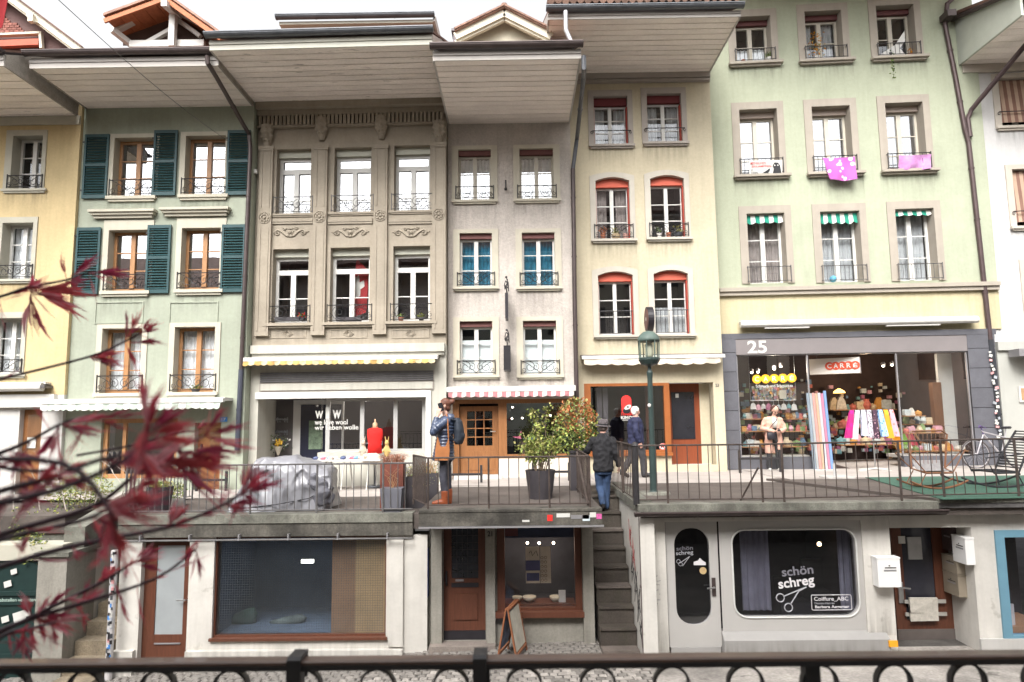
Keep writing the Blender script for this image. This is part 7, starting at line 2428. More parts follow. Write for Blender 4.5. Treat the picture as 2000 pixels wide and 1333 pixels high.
# planters at the right end of the left terrace
gp = atz(768,1000,ZL)
rp_ = thing('rusty_planter',atz(768,985,ZL),'tall rust red planter with reddish grass behind the grey pot','potted plant')
RUST = M('rusted steel',(0.15,0.045,0.03),0.85,0.3,4,fine=0.25,bump=0.2)
yq = gp.y+0.35;x0,x1 = at(746,950,yq).x,at(790,950,yq).x;zt_ = at(768,905,yq).z
m = MB();m.box(x0,x1,yq-0.17,yq+0.17,ZL,zt_);m.build('planter',RUST,rp_)
m = MB()
for i in range(150):
 a = random.uniform(0,2*pi);b = Vector((random.uniform(x0+0.03,x1-0.03),yq+random.uniform(-0.12,0.12),zt_));l = random.uniform(0.10,0.24)
 m.tube([b,b+Vector((cos(a) *l*0.4,sin(a) *l*0.4,l*0.7)),b+Vector((cos(a) *l*0.95,sin(a) *l*0.95,l*0.55))],[0.004,0.003,0.001],3)
m.build('grass',M('dry red grass',(0.30,0.13,0.08),0.8,0.4,20),rp_)
gpt = thing('grey_pot',gp,'grey blue square pot standing by the terrace railing','pot')
x0,x1 = at(746,970,gp.y).x,at(788,970,gp.y).x;zt_ = at(768,953,gp.y).z
m = MB();m.prismz([(x0+0.02,gp.y-0.16),(x1-0.02,gp.y-0.16),(x1-0.02,gp.y+0.16),(x0+0.02,gp.y+0.16)],ZL,ZL+0.01);b_ = 0.03
m.add([(x0+b_,gp.y-0.15,ZL),(x1-b_,gp.y-0.15,ZL),(x1-b_,gp.y+0.15,ZL),(x0+b_,gp.y+0.15,ZL),(x0,gp.y-0.18,zt_),(x1,gp.y-0.18,zt_),(x1,gp.y+0.18,zt_),(x0,gp.y+0.18,zt_)],[(0,1,5,4),(1,2,6,5),(2,3,7,6),(3,0,4,7),(4,5,6,7)])
m.build('pot',M('grey blue pot',(0.115,0.115,0.135),0.7,0.12,4),gpt)
m = MB()
for i in range(7):
 m.tube([((x0+x1) /2+0.05*random.uniform(-1,1),gp.y,zt_),((x0+x1) /2+0.1*random.uniform(-1,1),gp.y,zt_+0.15),((x0+x1) /2+0.18*random.uniform(-1,1),gp.y+0.05,zt_+random.uniform(0.2,0.35))],[0.006,0.004,0.002],4)
m.build('stem',M('dry stalk',(0.33,0.20,0.10),0.9,0.3,9),gpt)
for i,(px,py,yo,lab) in enumerate(((812,985,0.55,'dark planter with dry twigs behind the diagonal railing'),(838,975,1.3,'second dark planter with dry grass nearer the woman with phone'))):
 b = Vector((at(px,py,gp.y+yo).x,gp.y+yo,ZL));t = thing('dark_planter',b,lab,'potted plant')
 m = MB();m.box(b.x-0.17,b.x+0.17,b.y-0.15,b.y+0.15,ZL,ZL+0.55);m.build('planter',POTD,t)
 m = MB()
 for k in range(60):
  a = random.uniform(0,2*pi);l = random.uniform(0.1,0.45);q = b+Vector((random.uniform(-0.14,0.14),random.uniform(-0.1,0.1),0.55))
  m.tube([q,q+Vector((cos(a) *l*0.3,sin(a) *l*0.3,l*0.6)),q+Vector((cos(a) *l*0.6,sin(a) *l*0.6,l*(0.9 if i else 0.2)))],[0.005,0.003,0.0015],3)
 m.build('twigs',MATS['dry stalk'] if i else BARK,t)
 m = MB();leaf_quads(m,[b+Vector((random.gauss(0,0.16),random.gauss(0,0.12),random.uniform(0.35,0.75))) for _ in range(160)],0.035,n_mat=2);m.build('foliage',[LEAF_P,LEAF_G],t)

# tarpaulin over stacked furniture
tb = atz(560,1000,ZL);ty = tb.y+0.55
TARP = M('silver grey tarpaulin',(0.21,0.21,0.23),0.33,0.12,3,spec=0.5)
x0,x1 = at(470,960,ty).x,at(652,960,ty).x;h_ = at(560,888,ty).z-ZL
t = thing('covered_furniture',((x0+x1) /2,ty,ZL),'furniture under a crumpled grey tarpaulin on the left terrace','tarpaulin')
m = MB();nx,nc = 90,44
vs,fs = [],[]
for i in range(nx+1):
 u = i/nx;x = x0+(x1-x0) *u
 prof = h_*(0.12+0.80*min(1,u/0.26) ** 0.8+0.08*sin(u*3.1) -0.16*max(0,(u-0.62) /0.38))
 for j in range(nc+1):
  v = j/nc;a = pi*v
  k = abs(cos(a)) ** 0.45*(1 if cos(a) > 0 else -1);z = abs(sin(a)) ** 0.5
  yy_ = ty-0.42*k*(1+0.20*(1-z) +(0.22*(1-z) if u < 0.5 else 0));zz_ = ZL+0.01+prof*z
  p = Vector((x,yy_,zz_));q_ = noise.voronoi(Vector((x*2.3+zz_*1.5,yy_*1.8,zz_*1.6-x*0.5)))[0];q2 = noise.voronoi(Vector((x*5.1-zz_*2.5,yy_*3.0,zz_*3.2+x)))[0];f1 = noise.noise(p*1.5) *0.10-0.17*min(0.55,q_[1] -q_[0]) -0.10*min(0.5,q2[1] -q2[0]) +0.10
  s = 1 if 0 < j < nc else 0.15
  vs.append((x+0.10*noise.noise(p*2.1+Vector((5,0,0))),yy_-f1*s,max(ZL+0.008,zz_-f1*0.5*s)))
for i in range(nx):
 for j in range(nc):
  a = i*(nc+1) +j;fs.append((a,a+nc+1,a+nc+2,a+1))
m.add(vs,fs)
for i in (0,nx):
 fan = [i*(nc+1) +j for j in range(nc+1)]
 m.f.append(tuple(fan if i == 0 else reversed(fan)));m.m.append(0)
m.build('tarpaulin',TARP,t,smooth=True)
m = MB();m.tube([(x0+0.1,ty-0.55,ZL+0.05),((x0+x1) /2,ty-0.62,ZL+0.13),(x1-0.3,ty-0.52,ZL+0.22),(x1-0.05,ty-0.4,ZL+0.35)],0.009,5);m.build('cord',M('dark cord',(0.03,0.03,0.035),0.7,0.1,8),t)
m = MB()
g = MB()
for i in range(18):
 g.ball((x1-0.12+random.uniform(-0.16,0.14),ty-0.4+random.uniform(-0.1,0.12),ZL+random.uniform(0.15,0.62)),random.uniform(0.06,0.11),7,5)
g = blob(g,0.03,1);g.v = [v+Vector((1,1,1)) *0.03*noise.noise(v*9) for v in g.v];g.build('gathered_cloth',M('dark grey tarpaulin fold',(0.12,0.12,0.14),0.55,0.3,8),t,smooth=False)
ub = atz(602,994,ZL)
t = thing('parasol_base',ub,'round pale parasol base beside the grey tarpaulin','parasol base')
m = MB();m.lathe([(0.30,0.0),(0.31,0.03),(0.29,0.06),(0.05,0.075),(0.03,0.09)],(ub.x+0.02,ub.y,ZL),24);m.build('base_plate',M('pale stone base',(0.40,0.37,0.33),0.8,0.12,6),t)
m = MB();m.tube([(ub.x+0.06,ub.y,ZL+0.07),(ub.x+0.06,ub.y,ZL+0.38)],0.028,10);m.build('socket',FR6,t)
# plant pots at the left end of the left terrace
for px,py,w,hgt,lab,mt,veg in ((300,1000,0.22,0.42,'dark ribbed round pot at the left end of the terrace',POTD,None),(333,992,0.16,0.16,'white trough with small green conifer beside the dark pot',M('white trough',(0.55,0.53,0.5),0.7,0.05,4),LEAF_P)):
 b = atz(px,py,ZL);t = thing('plant_pot',b,lab,'potted plant');m = MB();m.lathe([(w*0.75,0),(w*0.95,hgt*0.7),(w,hgt),(w*0.9,hgt),(w*0.85,hgt-0.04)],(b.x,b.y+0.2,ZL),18);m.build('pot',mt,t)
 m = MB();leaf_quads(m,shell_points((b.x,b.y+0.2,ZL+hgt+(0.12 if veg else 0.03)),(w,w,0.17 if veg else 0.06),260,0.1),0.045,n_mat=2);m.build('foliage',[LEAF_G,LEAF_P],t)

# wool shop: table with yarn, mannequin
tby = 15.35;zt3 = walk_z(-3.6) if False else F3.p(680,960).z
zt3 = walk_z(at(700,950,tby).x)
tw = thing('display_table',at(680,955,tby),'white display table with wool in front of the wool shop','table')
x0,x1 = at(612,898,tby).x,at(748,898,tby).x;zt_ = at(680,897,tby).z
m = MB();m.box(x0,x1,tby-0.3,tby+0.35,zt_-0.035,zt_);m.build('table_top',WHITE,tw)
for x in (x0+0.75,x1-0.25):
 for y,dx in ((tby-0.25,-0.06),(tby+0.3,0.06)):
  m = MB();m.tube([(x+dx,y,zt3),(x,y,zt_-0.036)],0.014,6);m.build('leg',WHITE,tw)
m = MB();m.box(x0+0.02,x0+0.35,tby-0.2,tby+0.3,zt3,zt_-0.036);m.build('pedestal',WHITE,tw)
cols_ = ((0.10,0.12,0.22),(0.5,0.55,0.6),(0.55,0.2,0.25),(0.2,0.35,0.5),(0.6,0.45,0.4),(0.65,0.62,0.55),(0.12,0.16,0.2))
random.seed(8)
for i in range(13):
 x = x0+0.08+(x1-x0-0.5) *i/12;y = tby+random.uniform(-0.2,0.2)
 m = MB();m.ball((x,y,zt_+0.03),0.05,8,5,sq=(1.2,1.0,0.6))
 for k in range(4):
  m.tube([(x+0.058*cos(q*pi/4),y+0.05*sin(q*pi/4) *cos(k),zt_+0.03+0.032*sin(q*pi/4+k)) for q in range(8)],0.006,4,closed=True)
 m.build('yarn_ball',M('yarn %d' % (i % 7),cols_[i % 7],0.95,0.2,20),None,label='%s yarn ball, %s from left on the white table' % (('navy','pale blue','rose','blue','peach','cream','black')[i % 7],ORD[i]),cat='yarn',group='yarn balls on the white table',smooth=True)
g = MB();loft(g,[(0,0,0,0.20,0.17),(0.0,0,0.08,0.22,0.18),(0,0,0.18,0.19,0.15),(0,0,0.24,0.10,0.08)],12)
for i in range(14): g.ball((random.uniform(-0.17,0.17),random.uniform(-0.15,0.1),random.uniform(0.03,0.2)),0.06,6,4)
g = blob(g,0.02,1);cm = at(728,905,tby);g.xf(Matrix.Translation((cm.x,tby-0.05,zt_+0.003-0.12)))
g.build('knitted_shawl',M('cream pink knit',(0.66,0.55,0.45),0.95,0.15,12,bump=0.4,bscale=80),None,label='cream knitted shawl heaped on the table below the red mannequin',cat='shawl',smooth=True)
my = 15.75;mc = at(732,885,my)
mn = thing('mannequin',Vector((mc.x,my,walk_z(mc.x))),'dress form wearing a bright red knitted top at the wool shop','mannequin')
s_ = FPX/my;zt_m,zb_m = at(732,836,my).z,at(732,886,my).z
g = MB();hh_ = zt_m-zb_m
loft(g,[(0,0,zb_m,0.17,0.12),(0,0,zb_m+hh_*0.35,0.155,0.105),(0,0,zb_m+hh_*0.75,0.185,0.12),(0,0,zb_m+hh_*0.95,0.17,0.09),(0,0,zt_m,0.08,0.07)],18)
g.xf(Matrix.Translation((mc.x,my,0)));g.build('red_top',M('red knit',(0.60,0.015,0.012),0.9,0.10,10,bump=0.4,bscale=90),mn,smooth=True)
m = MB();m.lathe([(0.075,zt_m-0.02),(0.055,zt_m+0.05),(0.06,zt_m+0.10),(0.02,zt_m+0.13),(0.015,zt_m+0.20)],(mc.x,my,0),12)
m.build('neck_cap',M('pale wood neck',(0.45,0.28,0.17),0.6,0.1,5),mn,smooth=True)
m = MB();m.lathe([(0.18,walk_z(mc.x)),(0.17,walk_z(mc.x) +0.03),(0.02,walk_z(mc.x) +0.05),(0.02,zb_m+0.05)],(mc.x,my,0),12);m.build('stand',ZINC,mn)
for s in (-1,1):
 g = MB();bx_ = mc.x+s*0.27;z = zb_m-0.02
 loft(g,[(0,0,0,0.06,0.05),(0,0,0.14,0.075,0.06),(0,0,0.26,0.045,0.04)],10);g.ball((0,-0.01,0.31),0.055,8,6)
 for e in (-1,1): limb(g,[(e*0.02,0,0.34),(e*0.045,0,0.46)],[0.02,0.012],6);limb(g,[(e*0.05,-0.02,0.2),(e*0.09,-0.05,0.1)],[0.02,0.018],6)
 g = blob(g,0.014,2);g.xf(Matrix.Translation((bx_,my+0.03,zt_+0.02)))
 g.build('toy_rabbit',M('beige knit' if s < 0 else 'ochre knit',(0.42,0.36,0.28) if s < 0 else (0.45,0.32,0.12),0.95,0.2,12),None,label='knitted %s rabbit %s of the red mannequin' % (('beige','left') if s < 0 else ('ochre','right')),cat='toy',smooth=True)
wz = thing('flower_bouquet',F3.p(542,885,0.7),'bouquet with a big yellow bloom hung on the wool shop porch','bouquet')
c = F3.p(544,866,0.9)
g = MB()
for i in range(26):
 a = random.uniform(0,2*pi);r_ = random.uniform(0,0.10);g.ball((c.x+r_*cos(a),c.y-0.02*random.random(),c.z+r_*sin(a)),0.032,6,4)
g.build('bloom',M('yellow bloom',(0.55,0.33,0.04),0.8,0.3,20),wz,smooth=True)
m = MB();leaf_quads(m,[c+Vector((random.gauss(0,0.11),0.03,random.gauss(0,0.11))) for _ in range(120)],0.07,n_mat=3);m.build('foliage',[LEAF_D,LEAF_G,WHITE],wz)
m = MB();m.lathe([(0.02,0),(0.11,0.22),(0.10,0.22)],(c.x,c.y,c.z-0.3),10);m.build('paper_wrap',M('cream paper',(0.5,0.45,0.36),0.8,0.1,6),wz)

# ---- shop 25: goods and furniture outside
def F6p(px,py,dy): return F6.p(px,py,dy)
# rolls of cloth leaning at the entrance
rc = ((0.28,0.34,0.40),(0.45,0.47,0.48),(0.62,0.34,0.30),(0.60,0.43,0.30),(0.55,0.55,0.60),(0.62,0.25,0.36),(0.22,0.36,0.62))
rn = ('slate blue','grey','salmon','peach','pale grey','rose pink','sky blue')
for i in range(7):
 b = F6p(1590+i*5.7,891,-0.35+0.03*(i % 2));tpp = F6p(1577+i*5.5,768-(4 if i == 6 else 0) +(i % 2),-0.16)
 b.z = walk_z(b.x) +0.035
 m = MB();m.tube([b,tpp],0.036,12)
 t = m.build('cloth_roll',M('cloth roll %d' % i,tuple(q*0.7 for q in rc[i]),0.85,0.06,4),None,label='%s cloth roll leaning upright by the shop 25 entrance' % rn[i],cat='cloth roll',group='cloth rolls at the entrance')
m = MB();a = F6p(1607,893,-0.35);m.box(a.x-0.28,a.x+0.3,a.y-0.12,a.y+0.14,walk_z(a.x),walk_z(a.x) +0.034);m.build('roll_stand',WHITE,None,label='low white stand under the leaning cloth rolls',cat='stand')
# scarf rack
ry = F6.y(5.0) -0.75
rk = thing('scarf_rack',at(1705,890,ry),'white scarf rack with star foot outside the shop 25 entrance','rack')
xa,xb = at(1658,803,ry).x,at(1745,803,ry).x;zrk = at(1700,802,ry).z;zg_ = walk_z((xa+xb) /2)
m = MB();m.tube([(xa,ry,zrk),(xb,ry,zrk)],0.012,8);m.build('hanging_rail',MATS['brushed steel'],rk)
xm_ = at(1705,850,ry).x
m = MB();m.tube([(xm_,ry,zg_+0.06),(xm_,ry,zrk)],0.016,8);m.build('post',MATS['brushed steel'],rk)
for i in range(4):
 a = 0.4+i*pi/2;m = MB();m.beam((xm_,ry,zg_+0.07),(xm_+0.5*cos(a),ry+0.4*sin(a),zg_+0.02),0.05,0.03);m.build('foot',WHITE,rk)
def scarf_mat(name,a,b,scl):
 m_ = M(name,a,0.9,0.1,5)
 nt = m_.node_tree;bs = nt.nodes['Principled BSDF'];v = nt.nodes.new('ShaderNodeTexVoronoi');v.inputs['Scale'].default_value = scl
 g_ = nt.nodes.new('ShaderNodeNewGeometry');nt.links.new(g_.outputs['Position'],v.inputs['Vector'])
 r_ = nt.nodes.new('ShaderNodeValToRGB');r_.color_ramp.elements[0].color = (*a,1);r_.color_ramp.elements[1].color = (*b,1);r_.color_ramp.elements[0].position = 0.25;r_.color_ramp.elements[1].position = 0.35
 nt.links.new(v.outputs['Distance'],r_.inputs[0]);nt.links.new(r_.outputs[0],bs.inputs['Base Color'])
 return m_
scs = (('magenta',(0.55,0.02,0.22),(0.40,0.02,0.16),6),('white',(0.60,0.60,0.62),(0.5,0.5,0.52),8),('lilac patterned',(0.35,0.36,0.55),(0.55,0.55,0.65),22),('black and white patterned',(0.03,0.03,0.05),(0.5,0.45,0.5),20),('rose black patterned',(0.5,0.3,0.35),(0.06,0.03,0.05),18),('blue leaf patterned',(0.06,0.18,0.55),(0.35,0.55,0.8),16),('yellow',(0.72,0.40,0.03),(0.62,0.30,0.03),5),('coral pink',(0.65,0.20,0.18),(0.6,0.35,0.4),9))
for i,(nm,a,b,sc_) in enumerate(scs):
 x = xa+(xb-xa) *(i+0.5) /8;lean = -0.13 if i < 2 else 0.08 if i > 4 else 0.0
 m = MB();n_,k_ = 8,10
 hgt = random.uniform(0.60,0.72);vs,fs = [],[]
 for s in (0,1):
  for j in range(k_+1):
   v = j/k_
   for q in range(n_+1):
    u = q/n_-0.5
    vs.append((x+u*(0.10+0.05*v) +lean*v,ry+(-0.03-0.02*v if s == 0 else 0.03) *(1 if v > 0.02 else 0.4) +0.014*sin(u*22+i) *v,zrk+0.014-hgt*v))
 for s in (0,1):
  for j in range(k_):
   for q in range(n_):
    o_ = s*(k_+1) *(n_+1) +j*(n_+1) +q;fs.append((o_,o_+1,o_+n_+2,o_+n_+1))
 m.add(vs,fs);m.build('scarf',scarf_mat('scarf ' +nm,a,b,sc_),None,label='%s scarf hanging on the white rack' % nm,cat='scarf',group='scarves on the rack',smooth=True)
# parasol base on the right terrace
ub = atz(1644,940,ZR)
t = thing('parasol_base',ub,'pale square parasol base with short post on the right terrace','parasol base')
m = MB();m.bbox(ub.x-0.27,ub.x+0.27,ub.y-0.05,ub.y+0.45,ZR+0.002,ZR+0.085,0.02);m.build('base_plate',M('pale concrete block',(0.42,0.40,0.38),0.85,0.1,6),t)
m = MB();m.tube([(ub.x-0.04,ub.y+0.2,ZR+0.08),(ub.x-0.04,ub.y+0.2,ZR+0.34)],0.032,10);m.build('socket',M('pale grey tube',(0.5,0.5,0.5),0.4,0.05,5,metal=0.3),t)
# deck chair
dy = atz(1770,905,ZRR).y+0.6
t = thing('deck_chair',Vector((at(1780,900,dy).x,dy,ZRR)),'wooden deck chair with orange green and pink striped cloth','deck chair')
BEECH = M('pale beech wood',(0.55,0.38,0.22),0.5,0.12,6,fine=0.1)
xl_,xr_ = at(1752,890,dy).x,at(1800,890,dy).x;ztop_ = at(1770,838,dy).z
for x in (xl_-0.03,xr_+0.03):
 m = MB();m.beam((x,dy+0.45,ztop_+0.01),(x,dy-0.45,ZRR+0.02),0.03,0.045);m.build('side_frame',BEECH,t)
 m = MB();m.beam((x,dy+0.45,ZRR+0.02),(x,dy-0.55,ZRR+0.45),0.03,0.045);m.build('side_frame',BEECH,t)
 m = MB();m.beam((x,dy-0.5,ZRR+0.47),(x+0.0,dy+0.05,ZRR+0.53),0.05,0.025);m.build('armrest',BEECH,t)
for y,z in ((dy+0.45,ztop_+0.01),(dy-0.55,ZRR+0.45)):
 m = MB();m.beam((xl_-0.04,y,z),(xr_+0.04,y,z),0.035,0.035);m.build('cross_bar',BEECH,t)
dcm = [M('orange deck cloth',(0.68,0.27,0.02),0.9,0.08,5),M('green deck cloth',(0.25,0.50,0.09),0.9,0.1,5),M('pink deck cloth',(0.65,0.12,0.17),0.9,0.1,5)]
m = MB()
pth = [(dy+0.44,ztop_),(dy+0.30,ztop_-0.22),(dy+0.12,ztop_-0.42),(dy-0.05,ZRR+0.25),(dy-0.25,ZRR+0.24),(dy-0.54,ZRR+0.44)]
for k in range(5):
 for s,(u0,u1) in enumerate(((0,0.4),(0.4,0.68),(0.68,1))):
  (ya_,za_),(yb_2,zb_2) = pth[k],pth[k+1];A_,B_ = xl_+(xr_-xl_) *u0,xl_+(xr_-xl_) *u1
  m.add([(A_,ya_,za_),(B_,ya_,za_),(B_,yb_2,zb_2),(A_,yb_2,zb_2)],[(0,1,2,3)],s)
m.build('sling',dcm,t)
# wire rocking chair (brown)
def rocker(mb,x0,x1,y,z,sag,r=0.018):
 n_ = 12;mb.tube([(x0+(x1-x0) *i/n_,y,z+sag*(2*i/n_-1) ** 2+0.014) for i in range(n_+1)],r,6)
BRZ = M('bronze painted rod',(0.16,0.07,0.035),0.45,0.2,6)
cy_ = atz(1815,958,ZRR).y+0.35
t = thing('rocking_chair',Vector((at(1815,950,cy_).x,cy_,ZRR)),'brown wire rocking chair with grey woven seat on the green carpet','rocking chair')
X_ = lambda px: at(px,900,cy_).x
Zc = lambda py: at(1815,py,cy_).z
zc_ = ZRR+0.016
back = [(X_(1778),cy_-0.02,Zc(915)),(X_(1787),cy_+0.12,Zc(850)),(X_(1793),cy_+0.14,Zc(843)),(X_(1852),cy_+0.14,Zc(842)),(X_(1862),cy_+0.12,Zc(850)),(X_(1843),cy_-0.02,Zc(915)),(X_(1835),cy_-0.35,Zc(921)),(X_(1785),cy_-0.35,Zc(921))]
m = MB();m.tube(back,0.018,6,closed=True);m.build('seat_loop',BRZ,t)
m = MB();m.tube([(X_(1778),cy_-0.02,Zc(915)),(X_(1747),cy_-0.05,Zc(885)),(X_(1752),cy_-0.3,Zc(875)),(X_(1785),cy_-0.35,Zc(921))],0.011,6);m.build('arm',BRZ,t)
m = MB();m.tube([(X_(1843),cy_-0.02,Zc(915)),(X_(1872),cy_-0.05,Zc(885)),(X_(1866),cy_-0.3,Zc(877)),(X_(1835),cy_-0.35,Zc(921))],0.011,6);m.build('arm',BRZ,t)
m = MB();vs,fs = [],[]
for i in range(9):
 for j in range(9):
  u,v = i/8,j/8
  vs.append((X_(1783) +(X_(1838) -X_(1783)) *u,cy_-0.33+0.36*v,Zc(917) -0.05*sin(pi*u) *sin(pi*v) +(0.16*max(0,v-0.7) /0.3)))
for i in range(8):
 for j in range(8): fs.append((i*9+j,i*9+9+j,i*9+10+j,i*9+j+1))
m.add(vs,fs);m.build('woven_seat',M('grey woven cord',(0.22,0.21,0.21),0.8,0.2,12,bump=0.5,bscale=90),t,smooth=True)
m = MB()
for i in range(1,8):
 u = i/8;m.tube([(X_(1778) +(X_(1843) -X_(1778)) *u,cy_-0.02,Zc(915)),(X_(1790) +(X_(1857) -X_(1790)) *u,cy_+0.13,Zc(846))],0.0045,4)
m.build('back_wire',BRZ,t)
for y in (cy_-0.36,cy_+0.05):
 m = MB();rocker(m,X_(1752),X_(1862),y,zc_,0.13);m.build('rocker',BRZ,t)
 for a,b in ((X_(1785),X_(1770)),(X_(1840),X_(1843))):
  m = MB();m.tube([(a,y,Zc(919)),(b,y,zc_+0.06)],0.010,6);m.build('leg',BRZ,t)
# black slatted rocking chair
cy2 = atz(1930,955,ZRR).y+0.25
X2 = lambda px: at(px,900,cy2).x
Z2 = lambda py: at(1935,py,cy2).z
t = thing('rocking_chair',Vector((X2(1930),cy2,ZRR)),'black slatted rocking chair at the right edge beside the bicycle','rocking chair')
BLKM = M('black chair metal',(0.022,0.022,0.026),0.45,0.15,8)
for y in (cy2-0.28,cy2+0.32):
 m = MB();rocker(m,X2(1856),X2(2015),y,zc_,0.17);m.build('rocker',BLKM,t)
 m = MB();m.tube([(X2(1918),y,Z2(922)),(X2(1966),y,Z2(921)),(X2(1978),y,Z2(895)),(X2(2015),y,Z2(843))],0.019,6);m.build('side_rod',BLKM,t)
 for a,b in ((1922,1926),(1962,1972)):
  m = MB();m.tube([(X2(a),y,Z2(921)),(X2(b),y,zc_+0.05)],0.011,6);m.build('leg',BLKM,t)
 m = MB();m.tube([(X2(1918),y,Z2(921)),(X2(1905),y,Z2(893)),(X2(1985),y,Z2(885))],0.012,6);m.build('armrest',BLKM,t)
for i in range(11):
 a = X2(1919) +(X2(1966) -X2(1919)) *i/10;m = MB();m.beam((a,cy2-0.28,Z2(920)),(a,cy2+0.32,Z2(920)),0.022,0.025);m.build('slat',BLKM,t)
for i in range(14):
 q = i/13;p_ = Vector((X2(1970),0,Z2(913))).lerp(Vector((X2(2014),0,Z2(844))),q);m = MB();m.beam((p_.x,cy2-0.28,p_.z),(p_.x,cy2+0.32,p_.z),0.028,0.02);m.build('slat',BLKM,t)
# bicycle leaning behind
by = atz(1905,925,ZRR).y+1.1
X3 = lambda px: at(px,880,by).x
Z3 = lambda py: at(1930,py,by).z
t = thing('bicycle',Vector((X3(1930),by,ZRR)),'silver bicycle with purple handlebar behind the rocking chairs','bicycle')
TYRE = M('grey tyre',(0.09,0.08,0.08),0.8,0.1,9);SILV = M('silver frame paint',(0.42,0.40,0.42),0.35,0.08,6,metal=0.4)
R_ = 0.335
wz_ = ZRR+0.016+R_
for nm_,xw in (('front',X3(1905)),('rear',X3(1905) +1.02)):
 m = MB();m.tube([(xw+R_*cos(i*pi/16),by,wz_+R_*sin(i*pi/16)) for i in range(32)],0.019,7,closed=True);w_ = m.build('wheel',TYRE,t)
 m = MB();m.tube([(xw+(R_-0.025) *cos(i*pi/16),by,wz_+(R_-0.025) *sin(i*pi/16)) for i in range(32)],0.008,5,closed=True);m.build('rim',SILV,w_)
 m = MB()
 for i in range(14): m.tube([(xw,by,wz_),(xw+(R_-0.03) *cos(i*pi/7),by,wz_+(R_-0.03) *sin(i*pi/7))],0.0018,3)
 m.ball((xw,by,wz_),0.025,8,5);m.build('spokes',SILV,w_)
xf,xrw = X3(1905),X3(1905) +1.02
m = MB()
hd,st_,bb = Vector((xf+0.22,by,wz_+0.46)),Vector((xrw-0.28,by,wz_+0.48)),Vector((xf+0.60,by,wz_-0.04))
for a,b,r_ in ((hd,bb+Vector((-0.02,0,0.02)),0.022),(hd+Vector((-0.02,0,0.06)),st_-Vector((0.02,0,0.1)),0.017),(st_,bb,0.017),(bb,Vector((xrw,by,wz_)),0.011),(st_-Vector((0,0,0.1)),Vector((xrw,by,wz_)),0.010)):
 m.tube([a,b],r_,8)
m.build('frame',SILV,t)
m = MB();m.tube([hd+Vector((-0.03,0,0.1)),hd,Vector((xf+0.08,by-0.05,wz_+0.2)),Vector((xf,by-0.05,wz_))],0.013,6);m.build('fork',SILV,t)
hb = hd+Vector((-0.04,0,0.16))
m = MB();m.tube([hb+Vector((-0.22,-0.24,0.0)),hb+Vector((-0.06,-0.08,0.04)),hb,hb+Vector((0.02,0.1,0.04)),hb+Vector((0.25,0.2,-0.02))],0.012,6);m.tube([hd,hb],0.014,6);m.build('handlebar',M('purple black bar',(0.07,0.04,0.14),0.5,0.1,8),t)
m = MB();loft(m,[(st_.x+0.02,by,st_.z+0.10,0.12,0.05),(st_.x+0.03,by,st_.z+0.14,0.13,0.07),(st_.x+0.03,by,st_.z+0.16,0.10,0.05)],10);m.build('saddle',BLKM,t)
m = MB();m.tube([st_,st_+Vector((0.01,0,0.1))],0.014,6);m.build('seat_post',SILV,t)
m = MB();m.lathe([(0.085,-0.012),(0.085,0.012)],(bb.x,by-0.03,bb.z),14,axis='y');m.beam(bb+Vector((0,-0.05,0)),bb+Vector((0.12,-0.06,-0.12)),0.015,0.02);m.build('crank',BLKM,t)
# small things in the shop windows
random.seed(99)
pal = ((0.5,0.15,0.12),(0.15,0.30,0.32),(0.55,0.45,0.30),(0.5,0.25,0.06),(0.45,0.5,0.5),(0.12,0.2,0.3),(0.55,0.3,0.35),(0.2,0.3,0.12),(0.6,0.58,0.52),(0.35,0.12,0.2))
GM = [M('goods %d' % i,c_,0.6,0.25,14) for i,c_ in enumerate(pal)]
GN = ('red','petrol','sand','orange','pale grey','navy','rose','green','cream','plum')
def goods(F,px0,px1,py,dy,n,smin,smax,label,group):
 """A row of small vases, boxes and pouches standing on a board."""
 a,b = F.p(px0,py,dy),F.p(px1,py,dy);z = (a.z+b.z) /2
 m = MB(F);m.box(a.x-0.03,b.x+0.03,dy-0.14,dy+0.16,z-0.025,z)
 m.build('display_shelf',PINE,sw6)
 for i in range(n):
  x = a.x+(b.x-a.x) *(i+0.5) /n;s = random.uniform(smin,smax);y = dy+random.uniform(-0.08,0.08);m = MB(F);k = random.randrange(4)
  if k == 0: m.lathe([(s*0.35,0),(s*0.55,s*0.5),(s*0.3,s*1.1),(s*0.36,s*1.3)],(x,y,z+0.001),9)
  elif k == 1: m.bbox(x-s*0.5,x+s*0.5,y-s*0.4,y+s*0.4,z+0.001,z+s*1.0,s*0.12)
  elif k == 2: m.lathe([(s*0.5,0),(s*0.62,s*0.3),(s*0.6,s*0.62),(s*0.2,s*0.8),(s*0.05,s*0.95)],(x,y,z+0.001),9)
  else: m.prism([(x-s*0.5,z+0.001),(x+s*0.5,z+0.001),(x+s*0.36,z+s*0.8),(x+s*0.12,z+s*1.25),(x-s*0.12,z+s*1.25),(x-s*0.36,z+s*0.8)],y-s*0.2,y+s*0.2)
  j = random.randrange(10);m.build('gift_item',GM[j],None,label='%s %s, %s from left %s' % (GN[j],('vase','box','jar','pouch')[k],ORD[i],label),cat='gift',group=group)
goods(F6,1448,1490,842,0.42,6,0.09,0.17,'on the left board of the left shop window','gifts left in the left window')
goods(F6,1532,1576,842,0.42,6,0.09,0.16,'on the board right of the pink coat','gifts right in the left window')
goods(F6,1448,1576,872,0.38,11,0.09,0.18,'on the lower board of the left shop window','gifts on the lower board')
goods(F6,1762,1838,845,0.45,8,0.10,0.19,'on the upper board of the right shop window','gifts on the right upper board')
goods(F6,1765,1885,880,0.35,12,0.09,0.18,'on the lower board of the right shop window','gifts on the right lower board')
goods(F6,1765,1800,812,0.5,3,0.11,0.17,'on the top shelf of the right shop window','gifts on the right top shelf')
